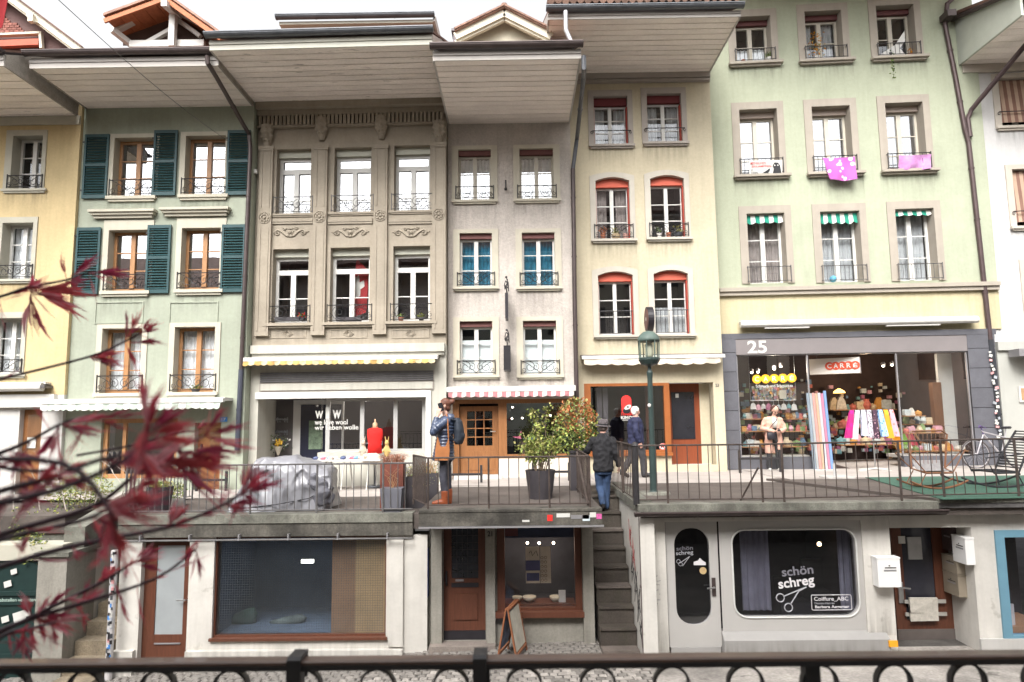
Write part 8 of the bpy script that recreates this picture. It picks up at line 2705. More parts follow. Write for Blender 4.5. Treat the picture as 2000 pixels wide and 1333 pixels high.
goods(F6,1640,1740,868,1.9,9,0.12,0.26,'on the low shelf inside the entrance','goods deep inside the shop')
goods(F6,1625,1745,800,2.6,10,0.12,0.30,'on the high back shelf inside the entrance','goods on the back shelf')
goods(F6,1450,1500,818,0.75,7,0.09,0.17,'on the middle shelf left of the pink coat','gifts on the left middle shelf')
goods(F6,1536,1574,818,0.7,6,0.08,0.15,'on the middle shelf right of the pink coat','gifts on the right middle shelf')
goods(F6,1765,1835,828,0.75,8,0.10,0.18,'on the inner shelf of the right shop window','gifts on the inner shelf')
goods(F6,1630,1745,835,2.3,11,0.12,0.26,'on the middle shelf inside the entrance','goods on the entrance middle shelf')
# crowded wall of trinkets at the back of the shop, too small to pick apart
tw_ = MB(F6)
for i in range(620):
 p_ = F6.p(random.uniform(1445,1840),742+143*random.random() ** 0.55,2.9);s = random.uniform(0.02,0.07)
 if p_.z < gr6+0.1 or noise.noise(Vector((p_.x*2.2,0,p_.z*3))) < -0.1: continue
 tw_.box(p_.x-s,p_.x+s,2.86-s,2.9,p_.z-s*random.uniform(0.6,1.4),p_.z+s,random.randrange(10))
tw_.build('trinket_wall',GM,sw6,kind='stuff')
tw_ = MB(F6)
for i in range(260):
 p_ = F6.p(random.uniform(1470,1552),random.uniform(758,782),0.9);s = random.uniform(0.012,0.032)
 tw_.box(p_.x-s,p_.x+s,0.88,0.9,p_.z-s*1.6,p_.z+s*1.6,random.randrange(10))
tw_.build('jewellery_board',GM,sw6,kind='stuff')
# bags hanging on a rail in the left window
a,b = F6.p(1466,783,0.5),F6.p(1555,783,0.5)
m = MB(F6);m.tube([(a.x,0.5,a.z),(b.x,0.5,a.z)],0.01,6)
for x in (a.x,b.x): m.tube([(x,0.5,a.z),(x,0.5,zs1)],0.006,5)
m.build('hanging_rail',MATS['brushed steel'],sw6)
for i in range(9):
 x = a.x+0.06+(b.x-a.x-0.12) *i/8;s = random.uniform(0.05,0.075);z = a.z-random.uniform(0.06,0.12);m = MB(F6)
 m.prism([(x-s,z-s*2.2),(x+s,z-s*2.2),(x+s*0.7,z-s*0.5),(x+s*0.2,z),(x-s*0.2,z),(x-s*0.7,z-s*0.5)],0.48,0.53);m.tube([(x,0.5,z),(x,0.5,a.z)],0.004,4)
 m.build('cloth_pouch',(WHITE,GM[6],WHITE,GM[9],WHITE,GM[4],WHITE,GM[1],WHITE)[i],None,label='%s cloth pouch, %s from left on the window rail' % (('white','rose','white','plum','white','pale grey','white','petrol','white')[i],ORD[i]),cat='pouch',group='pouches on the window rail')
m = MB(F6);c = F6.p(1529,771,0.4);m.box(c.x-0.085,c.x+0.085,0.4,0.41,c.z-0.11,c.z+0.11);m.build('blank_card',M('cream card',(0.6,0.58,0.48),0.8,0.04,5),sw6)
c = F6.p(1639,766,1.4);m = MB(F6);m.lathe([(0.03,0.09),(0.13,0.02),(0.15,-0.03),(0.14,-0.03),(0.12,0.01)],(c.x,1.4,c.z),14)
pl_ = m.build('pendant_lamp',M('lit amber shade',(1.0,0.55,0.15),0.5,0.0,3,emit=1.6),H6.root,smooth=True)
m = MB(F6);m.tube([(c.x,1.4,c.z+0.09),(c.x,1.4,zs1)],0.006,5);m.build('lamp_cord',IRON,pl_)
for i,(px,py) in enumerate(((1468,727),(1480,726),(1512,720),(1525,715),(1725,714),(1742,712))):
 c = F6.p(px,py,0.9);m = MB(F6);m.lathe([(0.045,0.0),(0.05,0.06),(0.03,0.09)],(c.x,0.9,c.z),10);so = m.build('spotlight',FR6,H6.root)
 m = MB(F6);m.ball((c.x,0.9,c.z-0.01),0.035,8,5);m.build('bulb',M('lit spotlight bulb',(1.0,0.88,0.70),0.5,0.0,3,emit=7.0),so)
def point(loc,w,col,r):
 l = bpy.data.lights.new('shop_light','POINT');l.energy = w;l.color = col;l.shadow_soft_size = r
 o = bpy.data.objects.new('shop_light',l);COL.objects.link(o);o.location = loc
def LF(F,px,py,dy):
 p = F.p(px,py,dy);return p
point(LF(F6,1510,722,0.75),16,(1.0,0.86,0.68),0.08)
point(LF(F6,1690,735,1.5),18,(1.0,0.70,0.45),0.10)
point(LF(F6,1800,722,0.45),9,(1.0,0.86,0.70),0.08)
point(LF(F3,720,790,1.2),10,(1.0,0.92,0.82),0.08)
point(LF(FM,1053,1068,0.5),7,(1.0,0.85,0.68),0.04)
point(LF(FL,600,1099,0.55),3,(0.80,0.90,1.0),0.08)  # added fill that brightens the lower left shop room, no known lamp
# lights in the dark shop of the grey house, pink paper bird
for i,(px,py) in enumerate(((1001,796),(1000,818),(1020,817),(1075,812))):
 c = F4.p(px,py,0.8);m = MB(F4);m.ball((c.x,0.8,c.z),0.022,8,5);m.build('bulb',MATS['lit spotlight bulb'],H4.root)
m = MB(F4);c = F4.p(1014,850,0.4)
m.prism([(c.x-0.17,c.z-0.03),(c.x-0.02,c.z-0.04),(c.x+0.06,c.z+0.12),(c.x+0.04,c.z-0.06),(c.x+0.06,c.z-0.10),(c.x-0.10,c.z-0.07)],0.40,0.43);m.build('paper_bird',M('pink paper',(0.65,0.16,0.26),0.8,0.05,5),None,label='pink paper bird behind the window of the grey house shop',cat='ornament')
m = MB(F4);c = F4.p(1042,858,0.5);m.lathe([(0.10,-0.05),(0.26,0.0),(0.27,0.02),(0.25,0.02)],(c.x,0.5,c.z),18);m.build('blue_bowl',M('blue glaze',(0.03,0.15,0.38),0.35,0.15,6),None,label='wide blue bowl in the window of the grey house shop',cat='bowl',smooth=True)
m = MB(F4);c0 = F4.p(1042,868,0.5);m.box(c0.x-0.3,c0.x+0.3,0.3,0.75,c0.z-0.6,WP['blue_bowl'].z-0.001 if 'blue_bowl' in WP else c0.z);m.build('display_plinth',ROOM_W,H4.root)

# ---- banners and flower pots on window guards
def cloth(F,pxs,dy,name,mat,label,sag=0.0,nz=8,nx=14,fold=0.02):
 """Hanging cloth from four picture corners (top left, top right, bottom right, bottom left)."""
 P4 = [F.p(x,y,dy) for x,y in pxs]
 vs,fs = [],[]
 for j in range(nz+1):
  v = j/nz
  for i in range(nx+1):
   u = i/nx
   p = (P4[0].lerp(P4[1],u)).lerp(P4[3].lerp(P4[2],u),v)
   z = p.z-sag*sin(pi*u) *(0.3+v)
   y = dy-0.01+fold*sin(u*9+v*3) *(0.3+v) +fold*0.6*sin(u*4-v*5)
   vs.append((p.x,y,z));vs.append((p.x,y+0.004,z))
 w = (nx+1) *2
 for j in range(nz):
  for i in range(nx):
   a = j*w+i*2;fs.append((a,a+2,a+w+2,a+w));fs.append((a+1,a+w+1,a+w+3,a+3))
 m = MB(F);m.add(vs,fs)
 return m.build(name,mat,None,label=label,cat='banner',smooth=True)
PINKB = scarf_mat('magenta printed cloth',(0.72,0.60,0.68),(0.48,0.12,0.42),5.5)
PINKB.node_tree.nodes['Color Ramp'].color_ramp.elements[0].position = 0.30
LILAC = M('lilac cloth',(0.46,0.22,0.44),0.9,0.28,5)
cloth(F6,((1462,315),(1528,313),(1527,341),(1464,343)),-0.13,'banner',WHITE,'white protest banner with red lettering on the left window guard',fold=0.006)
bn = bpy.data.objects['banner']
c0,c1 = F6.p(1466,320,-0.15),F6.p(1508,320,-0.15)
REDT = M('red banner ink',(0.55,0.06,0.06),0.8,0.05,5)
lettering('MENSCHEN',F6.p(1466,320,-0.15).x,F6.p(1496,320,-0.15).x,F6.p(1480,321.5,-0.15).z,F6.p(1480,316.5,-0.15).z,-0.158,REDT,bn,F6,bold=0.01)
lettering('ERKÄMPFEN',F6.p(1468,325,-0.15).x,F6.p(1506,325,-0.15).x,F6.p(1480,327.5,-0.15).z,F6.p(1480,322.5,-0.15).z,-0.158,REDT,bn,F6,bold=0.01)
lettering('IST',F6.p(1467,333,-0.15).x,F6.p(1471,333,-0.15).x,F6.p(1480,334,-0.15).z,F6.p(1480,330.5,-0.15).z,-0.158,BLKP,bn,F6,bold=0.01)
lettering('NEIN',F6.p(1467,338,-0.15).x,F6.p(1480,338,-0.15).x,F6.p(1480,339.5,-0.15).z,F6.p(1480,335.8,-0.15).z,-0.158,BLKP,bn,F6,bold=0.01)
q = F6.p(1516,328,-0.15)
m = MB(F6);m.prism([(q.x-0.10,q.z-0.15),(q.x+0.12,q.z-0.15),(q.x+0.10,q.z+0.05),(q.x+0.05,q.z+0.13),(q.x-0.04,q.z+0.14),(q.x-0.09,q.z+0.06),(q.x-0.06,q.z-0.02)],-0.163,-0.158);m.build('banner_figure',BLKP,bn)
for e in (-0.04,0.04):
 m = MB(F6);m.lathe([(0.018,-0.168),(0.018,-0.164)],(q.x+e,0,q.z+0.06),8,axis='y');m.build('banner_eye',WHITE,bn)
m = MB(F6);q = F6.p(1497,334,-0.15);m.prism([(q.x-0.11,q.z-0.06),(q.x+0.03,q.z-0.07),(q.x+0.08,q.z+0.0),(q.x+0.10,q.z+0.06),(q.x+0.05,q.z+0.04),(q.x-0.02,q.z-0.01)],-0.163,-0.158);m.build('banner_figure',BLKP,bn)
cloth(F6,((1606,309),(1669,307),(1673,351),(1622,350)),-0.215,'banner',PINKB,'magenta printed cloth hanging askew over the middle window guard',sag=0.03,fold=0.03)
cloth(F6,((1755,304),(1818,302),(1816,331),(1756,332)),-0.13,'banner',LILAC,'crumpled lilac cloth tied to the right window guard',sag=0.02,fold=0.04)
# white paper sheet and trailing plant in the top right window
m = MB(F6);P_ = lambda x,y: (F6.p(x,y,-0.06).x,F6.p(x,y,-0.06).z)
m.prism([P_(1718,108),P_(1748,88),P_(1766,61),P_(1767,82),P_(1757,95),P_(1770,110),P_(1745,114)],-0.07,-0.055);m.build('white_sheet',WHITE,None,label='white angular paper shape behind the topmost right window guard',cat='paper')
TERRA = M('terracotta',(0.36,0.13,0.07),0.8,0.12,6)
def sill_pot(F,px,py,r,h,dy,mat,label,leaf=None,n=40,spread=0.1,up=0.08,trail=0):
 c = F.p(px,py,dy)
 t = thing('sill_plant',Vector((c.x,F.y(c.x) +dy,c.z)),label,'potted plant')
 m = MB(F);m.lathe([(r*0.75,0),(r,h),(r*0.88,h),(r*0.8,h*0.8)],(c.x,dy,c.z),12);m.build('pot',mat,t)
 if leaf:
  m = MB(F);pts = [Vector((c.x+random.gauss(0,spread),dy+random.gauss(0,spread*0.4),c.z+h+up*random.uniform(0,1.6))) for _ in range(n)]
  for k in range(trail): pts.append(Vector((c.x+0.03*random.gauss(0,1) +0.02*sin(k*0.3),dy-0.10,c.z+h-0.75*k/trail)))
  leaf_quads(m,pts,0.05,n_mat=len(leaf));m.build('foliage',leaf,t)
 return t
random.seed(4)
WPOT = M('white pot',(0.62,0.6,0.56),0.5,0.05,5)
YELF = M('orange autumn leaf',(0.55,0.23,0.02),0.6,0.2,8)
sill_pot(F6,1738,112,0.07,0.10,-0.02,POTD,'trailing green plant hanging below the topmost right window',[LEAF_G,LEAF_D],30,0.07,0.06,trail=46)
sill_pot(F6,1596,119,0.08,0.12,0.02,WPOT,'tall orange leaved plant in the topmost middle window',[YELF,YELF,LEAF_P],120,0.11,0.42)
sill_pot(F6,1502,123,0.08,0.14,0.05,WPOT,'cactus in a white pot on the topmost left sill',[LEAF_G],40,0.03,0.10)
sill_pot(F6,1452,124,0.06,0.09,0.05,TERRA,'terracotta pot on the topmost left sill',None)
sill_pot(F6,1779,113,0.06,0.10,0.05,TERRA,'terracotta pot beside the white paper sheet',[YELF],20,0.04,0.08)
for i,(px,py,mt,lf,lab) in enumerate(((1178,466,TERRA,[LEAF_R],'terracotta pot leftmost on the left arched sill'),(1203,467,M('basket',(0.45,0.35,0.22),0.9,0.2,9),[LEAF_P,LEAF_G],'long basket of spring plants on the left arched sill'),(1222,466,M('rose pot',(0.5,0.28,0.24),0.8,0.1,5),None,'rose coloured pot rightmost on the left arched sill'),
          (1288,465,WPOT,[LEAF_G,LEAF_D,WHITE],'white pot with flowering plant on the right arched sill'),(1306,464,TERRA,None,'terracotta pot in the middle of the right arched sill'),(1325,464,ZINC,[LEAF_P],'zinc tub on the right arched sill'))):
 sill_pot(F5,px,py,0.07 if i not in (1,5) else 0.12,0.12,0.03,mt,lab,lf,46,0.06,0.10)
sill_pot(F2,382,766,0.10,0.07,0.0,POTD,'small bowl of green leaves on the lower right green house sill',[LEAF_G,LEAF_Y],60,0.06,0.05)
for px,lab,lf in ((590,'red geranium in a box on the left beige house sill',[REDP,LEAF_G]),(783,'green plant with red pot on the right beige house sill',[LEAF_G,LEAF_D]),(823,'yellow green plant on the right beige house sill',[LEAF_Y])):
 sill_pot(F3,px,627,0.07,0.08,0.06,TERRA if px == 783 else POTD,lab,lf,40,0.05,0.06)
for px in (561,681):
 c = F3.p(px,628,0.05);m = MB(F3);m.box(c.x-0.3,c.x+0.3,0.0,0.12,c.z+0.003,c.z+0.10);m.build('window_box',POTD,None,label='dark window box on the %s beige house sill' % ('left' if px == 561 else 'middle'),cat='window box')
c = F6.p(1628,545,0.12);m = MB(F6);m.ball((c.x,0.14,c.z+0.0),0.09,10,6);m.build('blue_ball',M('blue toy ball',(0.12,0.40,0.60),0.5,0.2,8),None,label='blue ball on the sill of the middle striped awning window',cat='ball',smooth=True)
# Swiss flag hung inside the middle window of the beige house
c = F3.p(700,560,0.42);m = MB(F3)
FLAGR = M('red flag cloth',(0.30,0.02,0.025),0.9,0.06,5)
P_ = lambda x,y: (F3.p(x,y,0.42).x,F3.p(x,y,0.42).z)
m.prism([P_(686,622),P_(716,610),P_(720,530),P_(697,505),P_(690,560)],0.42,0.43);fl = m.build('flag',FLAGR,None,label='red flag with white cross behind the middle beige house window',cat='flag')
m = MB(F3);m.prism([P_(694,585),P_(704,578),P_(704,566),P_(712,560),P_(711,548),P_(703,552),P_(701,538),P_(694,543)],0.41,0.4195);m.build('white_cross',WHITE,fl)
# red cloth corner at the top left and a thin cable across the street
t = thing('hanging_flag',at(-6,60,5.0),'red flag cloth cut by the top left corner','flag')
a,b,c_,d_ = at(-60,-40,5.0),at(16,-40,5.0),at(2,52,5.0),at(-60,60,5.0)
m = MB();vs,fs = [],[]
for i in range(7):
 u = i/6
 for j in range(5):
  v = j/4;p = a.lerp(b,u).lerp(d_.lerp(c_,u),v);vs += [p+Vector((0,0.03*sin(u*8+v),0)),p+Vector((0,0.03*sin(u*8+v) +0.004,0))]
for i in range(6):
 for j in range(4):
  q = i*10+j*2;fs += [(q,q+10,q+12,q+2),(q+1,q+3,q+13,q+11)]
m.add(vs,fs);m.build('flag_cloth',FLAGR,t,smooth=True)
m = MB();m.tube([a+Vector((0,0,0.03)),b+Vector((0,0,0.03))],0.012,6);m.tube([a,at(-300,-40,5.0)],0.012,6);m.build('flag_pole',IRON,t)
m = MB();pa_,pb_ = at(60,-50,8.0),at(448,278,15.95)
m.tube([pa_.lerp(pb_,i/12) +Vector((0,0,-0.12*sin(pi*i/12))) for i in range(13)],0.006,5);m.build('overhead_cable',GREYIRON,None,label='thin overhead cable running down to the green house',cat='cable')

# ------------------------------------------------------------------ people
SKIN = M('light skin',(0.56,0.34,0.26),0.55,0.06,8,spec=0.35)
SKIN_P = M('pink skin',(0.58,0.33,0.26),0.55,0.08,8,spec=0.35)


def hand(mb,w,d,n,curl=0.5,s=1.0,thumb=1):
 """Palm, four unequal bent fingers and a thumb. w wrist, d pointing direction, n palm normal (fingers bend towards it)."""
 w,d,n = Vector(w),Vector(d).normalized(),Vector(n).normalized()
 side = d.cross(n).normalized()
 n = side.cross(d).normalized()
 pc = w+d*0.045*s
 for o in (-0.026,-0.009,0.009,0.026):
  limb(mb,[w+side*o*0.7*s+d*0.0,w+side*o*s+d*0.085*s],[0.016*s,0.0135*s],8)
 for k,(o,l) in enumerate(((-0.030,0.066),(-0.010,0.076),(0.010,0.072),(0.030,0.056))):
  b = w+side*o*s+d*0.088*s
  a = 0.0
  pts = [b]
  for q in range(3):
   a += curl*(0.55+0.25*q)
   pts.append(pts[-1] +(d*cos(a) +n*sin(a)) *l*s*(0.42,0.32,0.26)[q])
  limb(mb,pts,[0.0095*s,0.009*s,0.0085*s,0.0075*s],7)
 tb = w+side*(-0.030*thumb) *s+d*0.025*s
 limb(mb,[tb,tb+(side*-0.6*thumb+d*0.7+n*0.3) *0.038*s,tb+(side*-0.5*thumb+d*1.3+n*(0.4+curl*0.4)) *0.055*s],[0.014*s,0.011*s,0.0085*s],7)


def head(mb,c,f,up=(0,0,1),s=1.0):
 """Skull, jaw, nose, brow, lips and ears; f is the way the face looks."""
 c,f,up = Vector(c),Vector(f).normalized(),Vector(up).normalized()
 r = f.cross(up).normalized()
 up = r.cross(f)
 def P(x,y,z): return c+(r*x+f*y+up*z) *s
 def ell(p,rr,sq):
  b = MB();b.ball((0,0,0),rr*s,12,8)
  for v in b.v:
   v.x,v.y,v.z = v.x*sq[0],v.y*sq[1],v.z*sq[2]
  M_ = Matrix((r,f,up)).transposed()
  mb.add([M_ @ v+p for v in b.v],b.f)
 ell(P(0,-0.012,0.03),0.092,(0.86,1.08,0.98))
 ell(P(0,0.022,-0.035),0.066,(0.88,0.98,1.25))
 ell(P(0,0.055,-0.095),0.026,(1.0,0.8,0.8))
 limb(mb,[P(0,0.078,0.012),P(0,0.098,-0.022)],[0.009*s,0.014*s],7)
 limb(mb,[P(-0.03,0.078,0.022),P(0.03,0.078,0.022)],[0.011*s,0.011*s],6)
 limb(mb,[P(-0.018,0.083,-0.058),P(0.018,0.083,-0.058)],[0.0085*s,0.0085*s],6)
 for q in (-1,1):
  ell(P(q*0.083,-0.005,-0.005),0.03,(0.35,0.7,1.05))
  ell(P(q*0.045,0.058,-0.03),0.03,(1,0.7,1))


def eyes(parent,c,f,up=(0,0,1),s=1.0):
 c,f,up = Vector(c),Vector(f).normalized(),Vector(up).normalized()
 r = f.cross(up).normalized();up = r.cross(f)
 EW,EB = M('eye dark',(0.03,0.02,0.018),0.25,0.0,5),M('brow hair',(0.07,0.04,0.03),0.8,0.1,9)
 for q in (-1,1):
  m = MB();m.ball(c+(r*q*0.032+f*0.079+up*0.003) *s,0.011*s,8,5);m.build('eye',EW,parent,smooth=True)
  m = MB();limb(m,[c+(r*q*0.018+f*0.088+up*0.026) *s,c+(r*q*0.046+f*0.080+up*0.027) *s],[0.005*s,0.004*s],6);m.build('eyebrow',EB,parent)
 m = MB();limb(m,[c+(r*-0.02+f*0.090+up*-0.058) *s,c+(r*0.02+f*0.090+up*-0.058) *s],[0.0045*s,0.0045*s],6);m.build('lips',M('lip',(0.42,0.15,0.13),0.5,0.05,9),parent)


def fuse(mb,voxel,org,name,mat,parent,it=3,rough=0.0):
 g = blob(mb,voxel,it)
 if rough:
  g.v = [v+Vector((noise.noise(v*14+Vector((3,0,0))),noise.noise(v*14+Vector((0,7,0))),0)) *rough for v in g.v]
 g.xf(Matrix.Translation(org))
 return g.build(name,mat,parent,smooth=True)


# ---- woman with the phone, in profile to the left
O = atz(868,986,ZM);O.z = ZM
wo_ = thing('person',O,'person in quilted blue jacket holding a phone to the ear, brown shoulder bag','person')
b = MB()
HC = Vector((0.0,0.0,1.615))
head(b,HC,(-1,-0.12,0.02),s=1.0)
limb(b,[(0.03,0,1.36),(0.015,0,1.53)],[0.058,0.05],10)
loft(b,[(0.02,0,0.80,0.10,0.15),(0.02,0,0.95,0.10,0.15),(0.01,0,1.10,0.09,0.12),(0.01,0,1.28,0.11,0.15),(0.025,0,1.38,0.09,0.17),(0.03,0,1.43,0.05,0.09)])
for s,fx in ((-1,-0.015),(1,0.03)):
 limb(b,[(0.02,s*0.085,0.86),(0.0+fx,s*0.085,0.48),(0.03+fx,s*0.08,0.10)],[0.085,0.058,0.042],10)
 limb(b,[(0.03+fx,s*0.08,0.05),(-0.14+fx,s*0.085,0.03)],[0.045,0.032],8)
limb(b,[(0.04,-0.17,1.37),(-0.15,-0.22,1.20)],[0.05,0.04],10)
limb(b,[(-0.15,-0.22,1.20),(-0.10,-0.14,1.46)],[0.038,0.027],10)
hand(b,(-0.095,-0.135,1.465),(0.25,0.05,1.0),(0.3,1,0),0.75,0.95)
limb(b,[(0.04,0.17,1.37),(-0.02,0.22,1.14),(-0.14,-0.02,1.17)],[0.05,0.042,0.03],10)
hand(b,(-0.14,-0.06,1.175),(-0.1,-1,0.1),(0.2,0,1),1.1,0.9)
body = fuse(b,0.0085,O,'body',SKIN,wo_,2)
eyes(body,O+HC,(-1,-0.12,0.02))
# quilted jacket: stacked rolls
b = MB()
NAVY = M('shiny dusty blue quilt',(0.045,0.062,0.11),0.32,0.25,5,spec=0.6)
secs = []
zz = 0.72
k = 0
while zz < 1.42:
 t = (zz-0.72) /0.70
 rx = 0.185-0.05*min(1,t*1.6) +(0.02 if t > 0.6 else 0);ry = 0.20-0.03*min(1,t*2) +(0.025 if t > 0.65 else 0)
 cx = -0.02+0.05*t
 if t > 0.9: rx,ry = rx*0.85,ry*0.92
 e = 0.012 if k % 2 else -0.008
 secs.append((cx,0,zz,rx+e,ry+e));zz += 0.026;k += 1
secs.append((0.03,0,1.45,0.08,0.10))
loft(b,secs,24)
def quilt_arm(mb,pts,rs):
 P,R = [],[]
 for i in range(len(pts) -1):
  a,c = Vector(pts[i]),Vector(pts[i+1]);n_ = max(3,int((c-a).length/0.024))
  for j in range(n_):
   P.append(a.lerp(c,j/n_));R.append(rs[i] +(rs[i+1] -rs[i]) *j/n_+(0.007 if j % 2 else -0.004))
 P.append(Vector(pts[-1]));R.append(rs[-1])
 mb.tube(P,R,12);mb.ball(pts[0],rs[0],10,6)
quilt_arm(b,[(0.05,-0.16,1.37),(-0.06,-0.21,1.29),(-0.155,-0.22,1.19)],[0.078,0.07,0.066])
b.ball((-0.155,-0.22,1.19),0.068,10,6)
quilt_arm(b,[(-0.155,-0.22,1.19),(-0.13,-0.18,1.33),(-0.105,-0.145,1.43)],[0.066,0.058,0.046])
quilt_arm(b,[(0.05,0.16,1.37),(-0.01,0.21,1.15),(-0.135,-0.02,1.165)],[0.075,0.066,0.05])
for i in range(10):                          # hood lying on the shoulders
 a = -0.9+i*0.2;b.ball((0.085+0.035*cos(i),0.11*sin(a*1.6),1.42+0.02*sin(i*2)),0.055,8,5)
fuse(b,0.0105,O,'jacket',NAVY,wo_,1)
b = MB()
loft(b,[(0.02,0,0.70,0.115,0.155),(0.02,0,0.90,0.12,0.16)])
for s,fx in ((-1,-0.015),(1,0.03)):
 limb(b,[(0.02,s*0.085,0.84),(0.0+fx,s*0.085,0.48),(0.028+fx,s*0.08,0.20)],[0.095,0.068,0.058],12)
fuse(b,0.011,O,'jeans',M('charcoal jeans',(0.05,0.05,0.065),0.85,0.3,7,fine=0.15),wo_,2,0.006)
for s,fx in ((-1,-0.015),(1,0.035)):
 b = MB();limb(b,[(0.028+fx,s*0.08,0.22),(0.03+fx,s*0.08,0.07)],[0.064,0.056],12);limb(b,[(0.035+fx,s*0.08,0.055),(-0.06+fx,s*0.083,0.045),(-0.15+fx,s*0.088,0.038)],[0.054,0.05,0.036],10);b.box(0.0+fx,0.08+fx,s*0.08-0.035,s*0.08+0.035,0.002,0.04)
 fuse(b,0.010,O,'boot',M('rust leather boot',(0.24,0.06,0.022),0.5,0.2,9),wo_,2)
# hair with bun
HAIRB = M('chestnut hair',(0.12,0.045,0.028),0.55,0.3,20,spec=0.4)
b = MB();b.ball(HC+Vector((0.022,0,0.045)),0.098,12,8,sq=(1.02,0.92,0.95));b.ball(HC+Vector((0.055,0,-0.02)),0.07,10,6,sq=(0.8,1.05,1.1));b.ball(HC+Vector((0.125,0,0.075)),0.052,10,6);b.ball(HC+Vector((0.14,0.02,0.09)),0.035,8,5)
fuse(b,0.009,O,'hair',HAIRB,wo_,1,0.008)
m = MB();c = O+Vector((-0.045,-0.115,1.60));m.obox(c,Vector((0.035,0.0,0.012)),Vector((0.0,0.006,0.0)),Vector((-0.02,0,0.068)));m.build('phone',M('black phone',(0.02,0.02,0.024),0.25,0.0,4),None,label='black phone held to the ear of the person in the blue jacket',cat='phone')
m = MB()
pts = [(-0.13,-0.235,0.735),(0.10,-0.235,0.735),(0.115,-0.235,0.90),(0.10,-0.235,1.10),(0.045,-0.235,0.955),(-0.03,-0.235,0.955),(-0.085,-0.235,1.12),(-0.12,-0.235,0.90)]
m.prism([(p[0],p[2]) for p in pts],-0.275,-0.215);m.xf(Matrix.Translation(O))
bag = m.build('shoulder_bag',M('tan leather',(0.34,0.13,0.045),0.5,0.15,6,bump=0.15),None,label='tan leather shoulder bag on the hip of the person with phone',cat='bag')
m = MB();m.tube([O+Vector(p) for p in ((0.095,-0.245,1.09),(0.085,-0.24,1.25),(0.075,-0.215,1.40),(0.05,-0.12,1.475))],0.012,6);m.build('strap',MATS['tan leather'],bag)
b = MB();loft(b,[(0.235,0,0.98,0.06,0.12),(0.245,0,1.05,0.085,0.15),(0.24,0,1.22,0.09,0.16),(0.225,0,1.36,0.075,0.14),(0.21,0,1.42,0.04,0.09)],14);b.ball((0.30,-0.02,1.12),0.07,8,5,sq=(0.7,1.5,1.1))
limb(b,[(0.20,-0.12,1.38),(0.10,-0.17,1.40),(0.06,-0.165,1.30),(0.12,-0.16,1.12),(0.2,-0.12,1.02)],[0.017] *5,6)
fuse(b,0.011,O,'backpack',M('dark slate backpack',(0.022,0.028,0.04),0.7,0.25,8),None,1)
bp = [o for o in bpy.data.objects if o.name.startswith('backpack')][-1]
tag(bp,'dark backpack on the back of the person with phone','backpack')

# ---- man in black climbing the stairs, seen from behind
ks = 7
zst = e0.z+rise*ks
for kk in range(ktop):
 if abs((e0.z+rise*kk) -at(1180,1000,12.85).z) < abs(zst-at(1180,1000,12.85).z): ks,zst = kk,e0.z+rise*kk
yst = 11.25+run*ks+0.16
O = Vector((at(1178,900,yst).x,yst,zst))
mk = thing('person',O,'person in black coat and grey hat climbing the stairs, seen from behind','person')
ht = at(1178,822,yst).z-zst
S = ht/1.74
print('man height',ht,ks,yst)
def sc_(L): return [tuple(Vector(p) *S) for p in L]
b = MB();HC = Vector((0.02,0.03,1.60)) *S
head(b,HC,(0.25,1,-0.1),s=S)
limb(b,sc_([(0,0.0,1.36),(0.015,0.02,1.54)]),[0.06*S,0.055*S],10)
loft(b,[(0,0,0.84*S,0.16*S,0.11*S),(0,0,1.10*S,0.15*S,0.10*S),(0,0,1.30*S,0.185*S,0.11*S),(0,0,1.40*S,0.16*S,0.09*S),(0,0,1.44*S,0.08*S,0.06*S)])
limb(b,sc_([(-0.19,0,1.36),(-0.29,0.06,1.17),(-0.355,0.22,1.06)]),[0.05,0.042,0.03],10)
hand(b,Vector((-0.37,0.25,1.055)) *S,(-0.25,1,-0.1),(0.1,0,-1),0.9,S)
limb(b,sc_([(0.19,0,1.36),(0.265,-0.04,1.10),(0.30,0.02,0.87)]),[0.05,0.042,0.03],10)
hand(b,Vector((0.305,0.03,0.85)) *S,(0.1,0.1,-1),(-1,0.2,0),0.5,S)
LL = ([(-0.085,0,0.86),(-0.075,0.05,0.47),(-0.045,-0.13,0.16)],[(0.085,0,0.86),(0.055,0.06,0.46),(0.04,0.04,0.08)])
for L in LL: limb(b,sc_(L),[0.09*S,0.062*S,0.042*S],10)
fuse(b,0.009,O,'body',SKIN_P,mk,2)
b = MB()
loft(b,[(0,-0.01,0.755*S,0.195*S,0.145*S),(0,-0.01,0.80*S,0.20*S,0.15*S),(0,-0.005,1.05*S,0.195*S,0.14*S),(0,0,1.25*S,0.215*S,0.14*S),(0,0,1.37*S,0.205*S,0.125*S),(0.005,0.0,1.43*S,0.13*S,0.10*S),(0.01,0.01,1.50*S,0.075*S,0.078*S)],20)
limb(b,sc_([(-0.185,0,1.35),(-0.285,0.05,1.17),(-0.345,0.19,1.07)]),[0.082,0.068,0.052],12)
limb(b,sc_([(0.185,0,1.35),(0.262,-0.04,1.10),(0.298,0.015,0.88)]),[0.082,0.07,0.055],12)
fuse(b,0.012,O,'coat',M('black wool coat',(0.014,0.0135,0.016),0.85,0.25,6,fine=0.12,bump=0.2),mk,2,0.017)
b = MB();loft(b,[(0,0,0.70*S,0.165*S,0.125*S),(0,0,0.9*S,0.165*S,0.12*S)])
for L in LL: limb(b,sc_(L),[0.105*S,0.078*S,0.062*S],12)
fuse(b,0.011,O,'jeans',M('blue denim',(0.03,0.055,0.115),0.85,0.3,6,fine=0.15),mk,2,0.008)
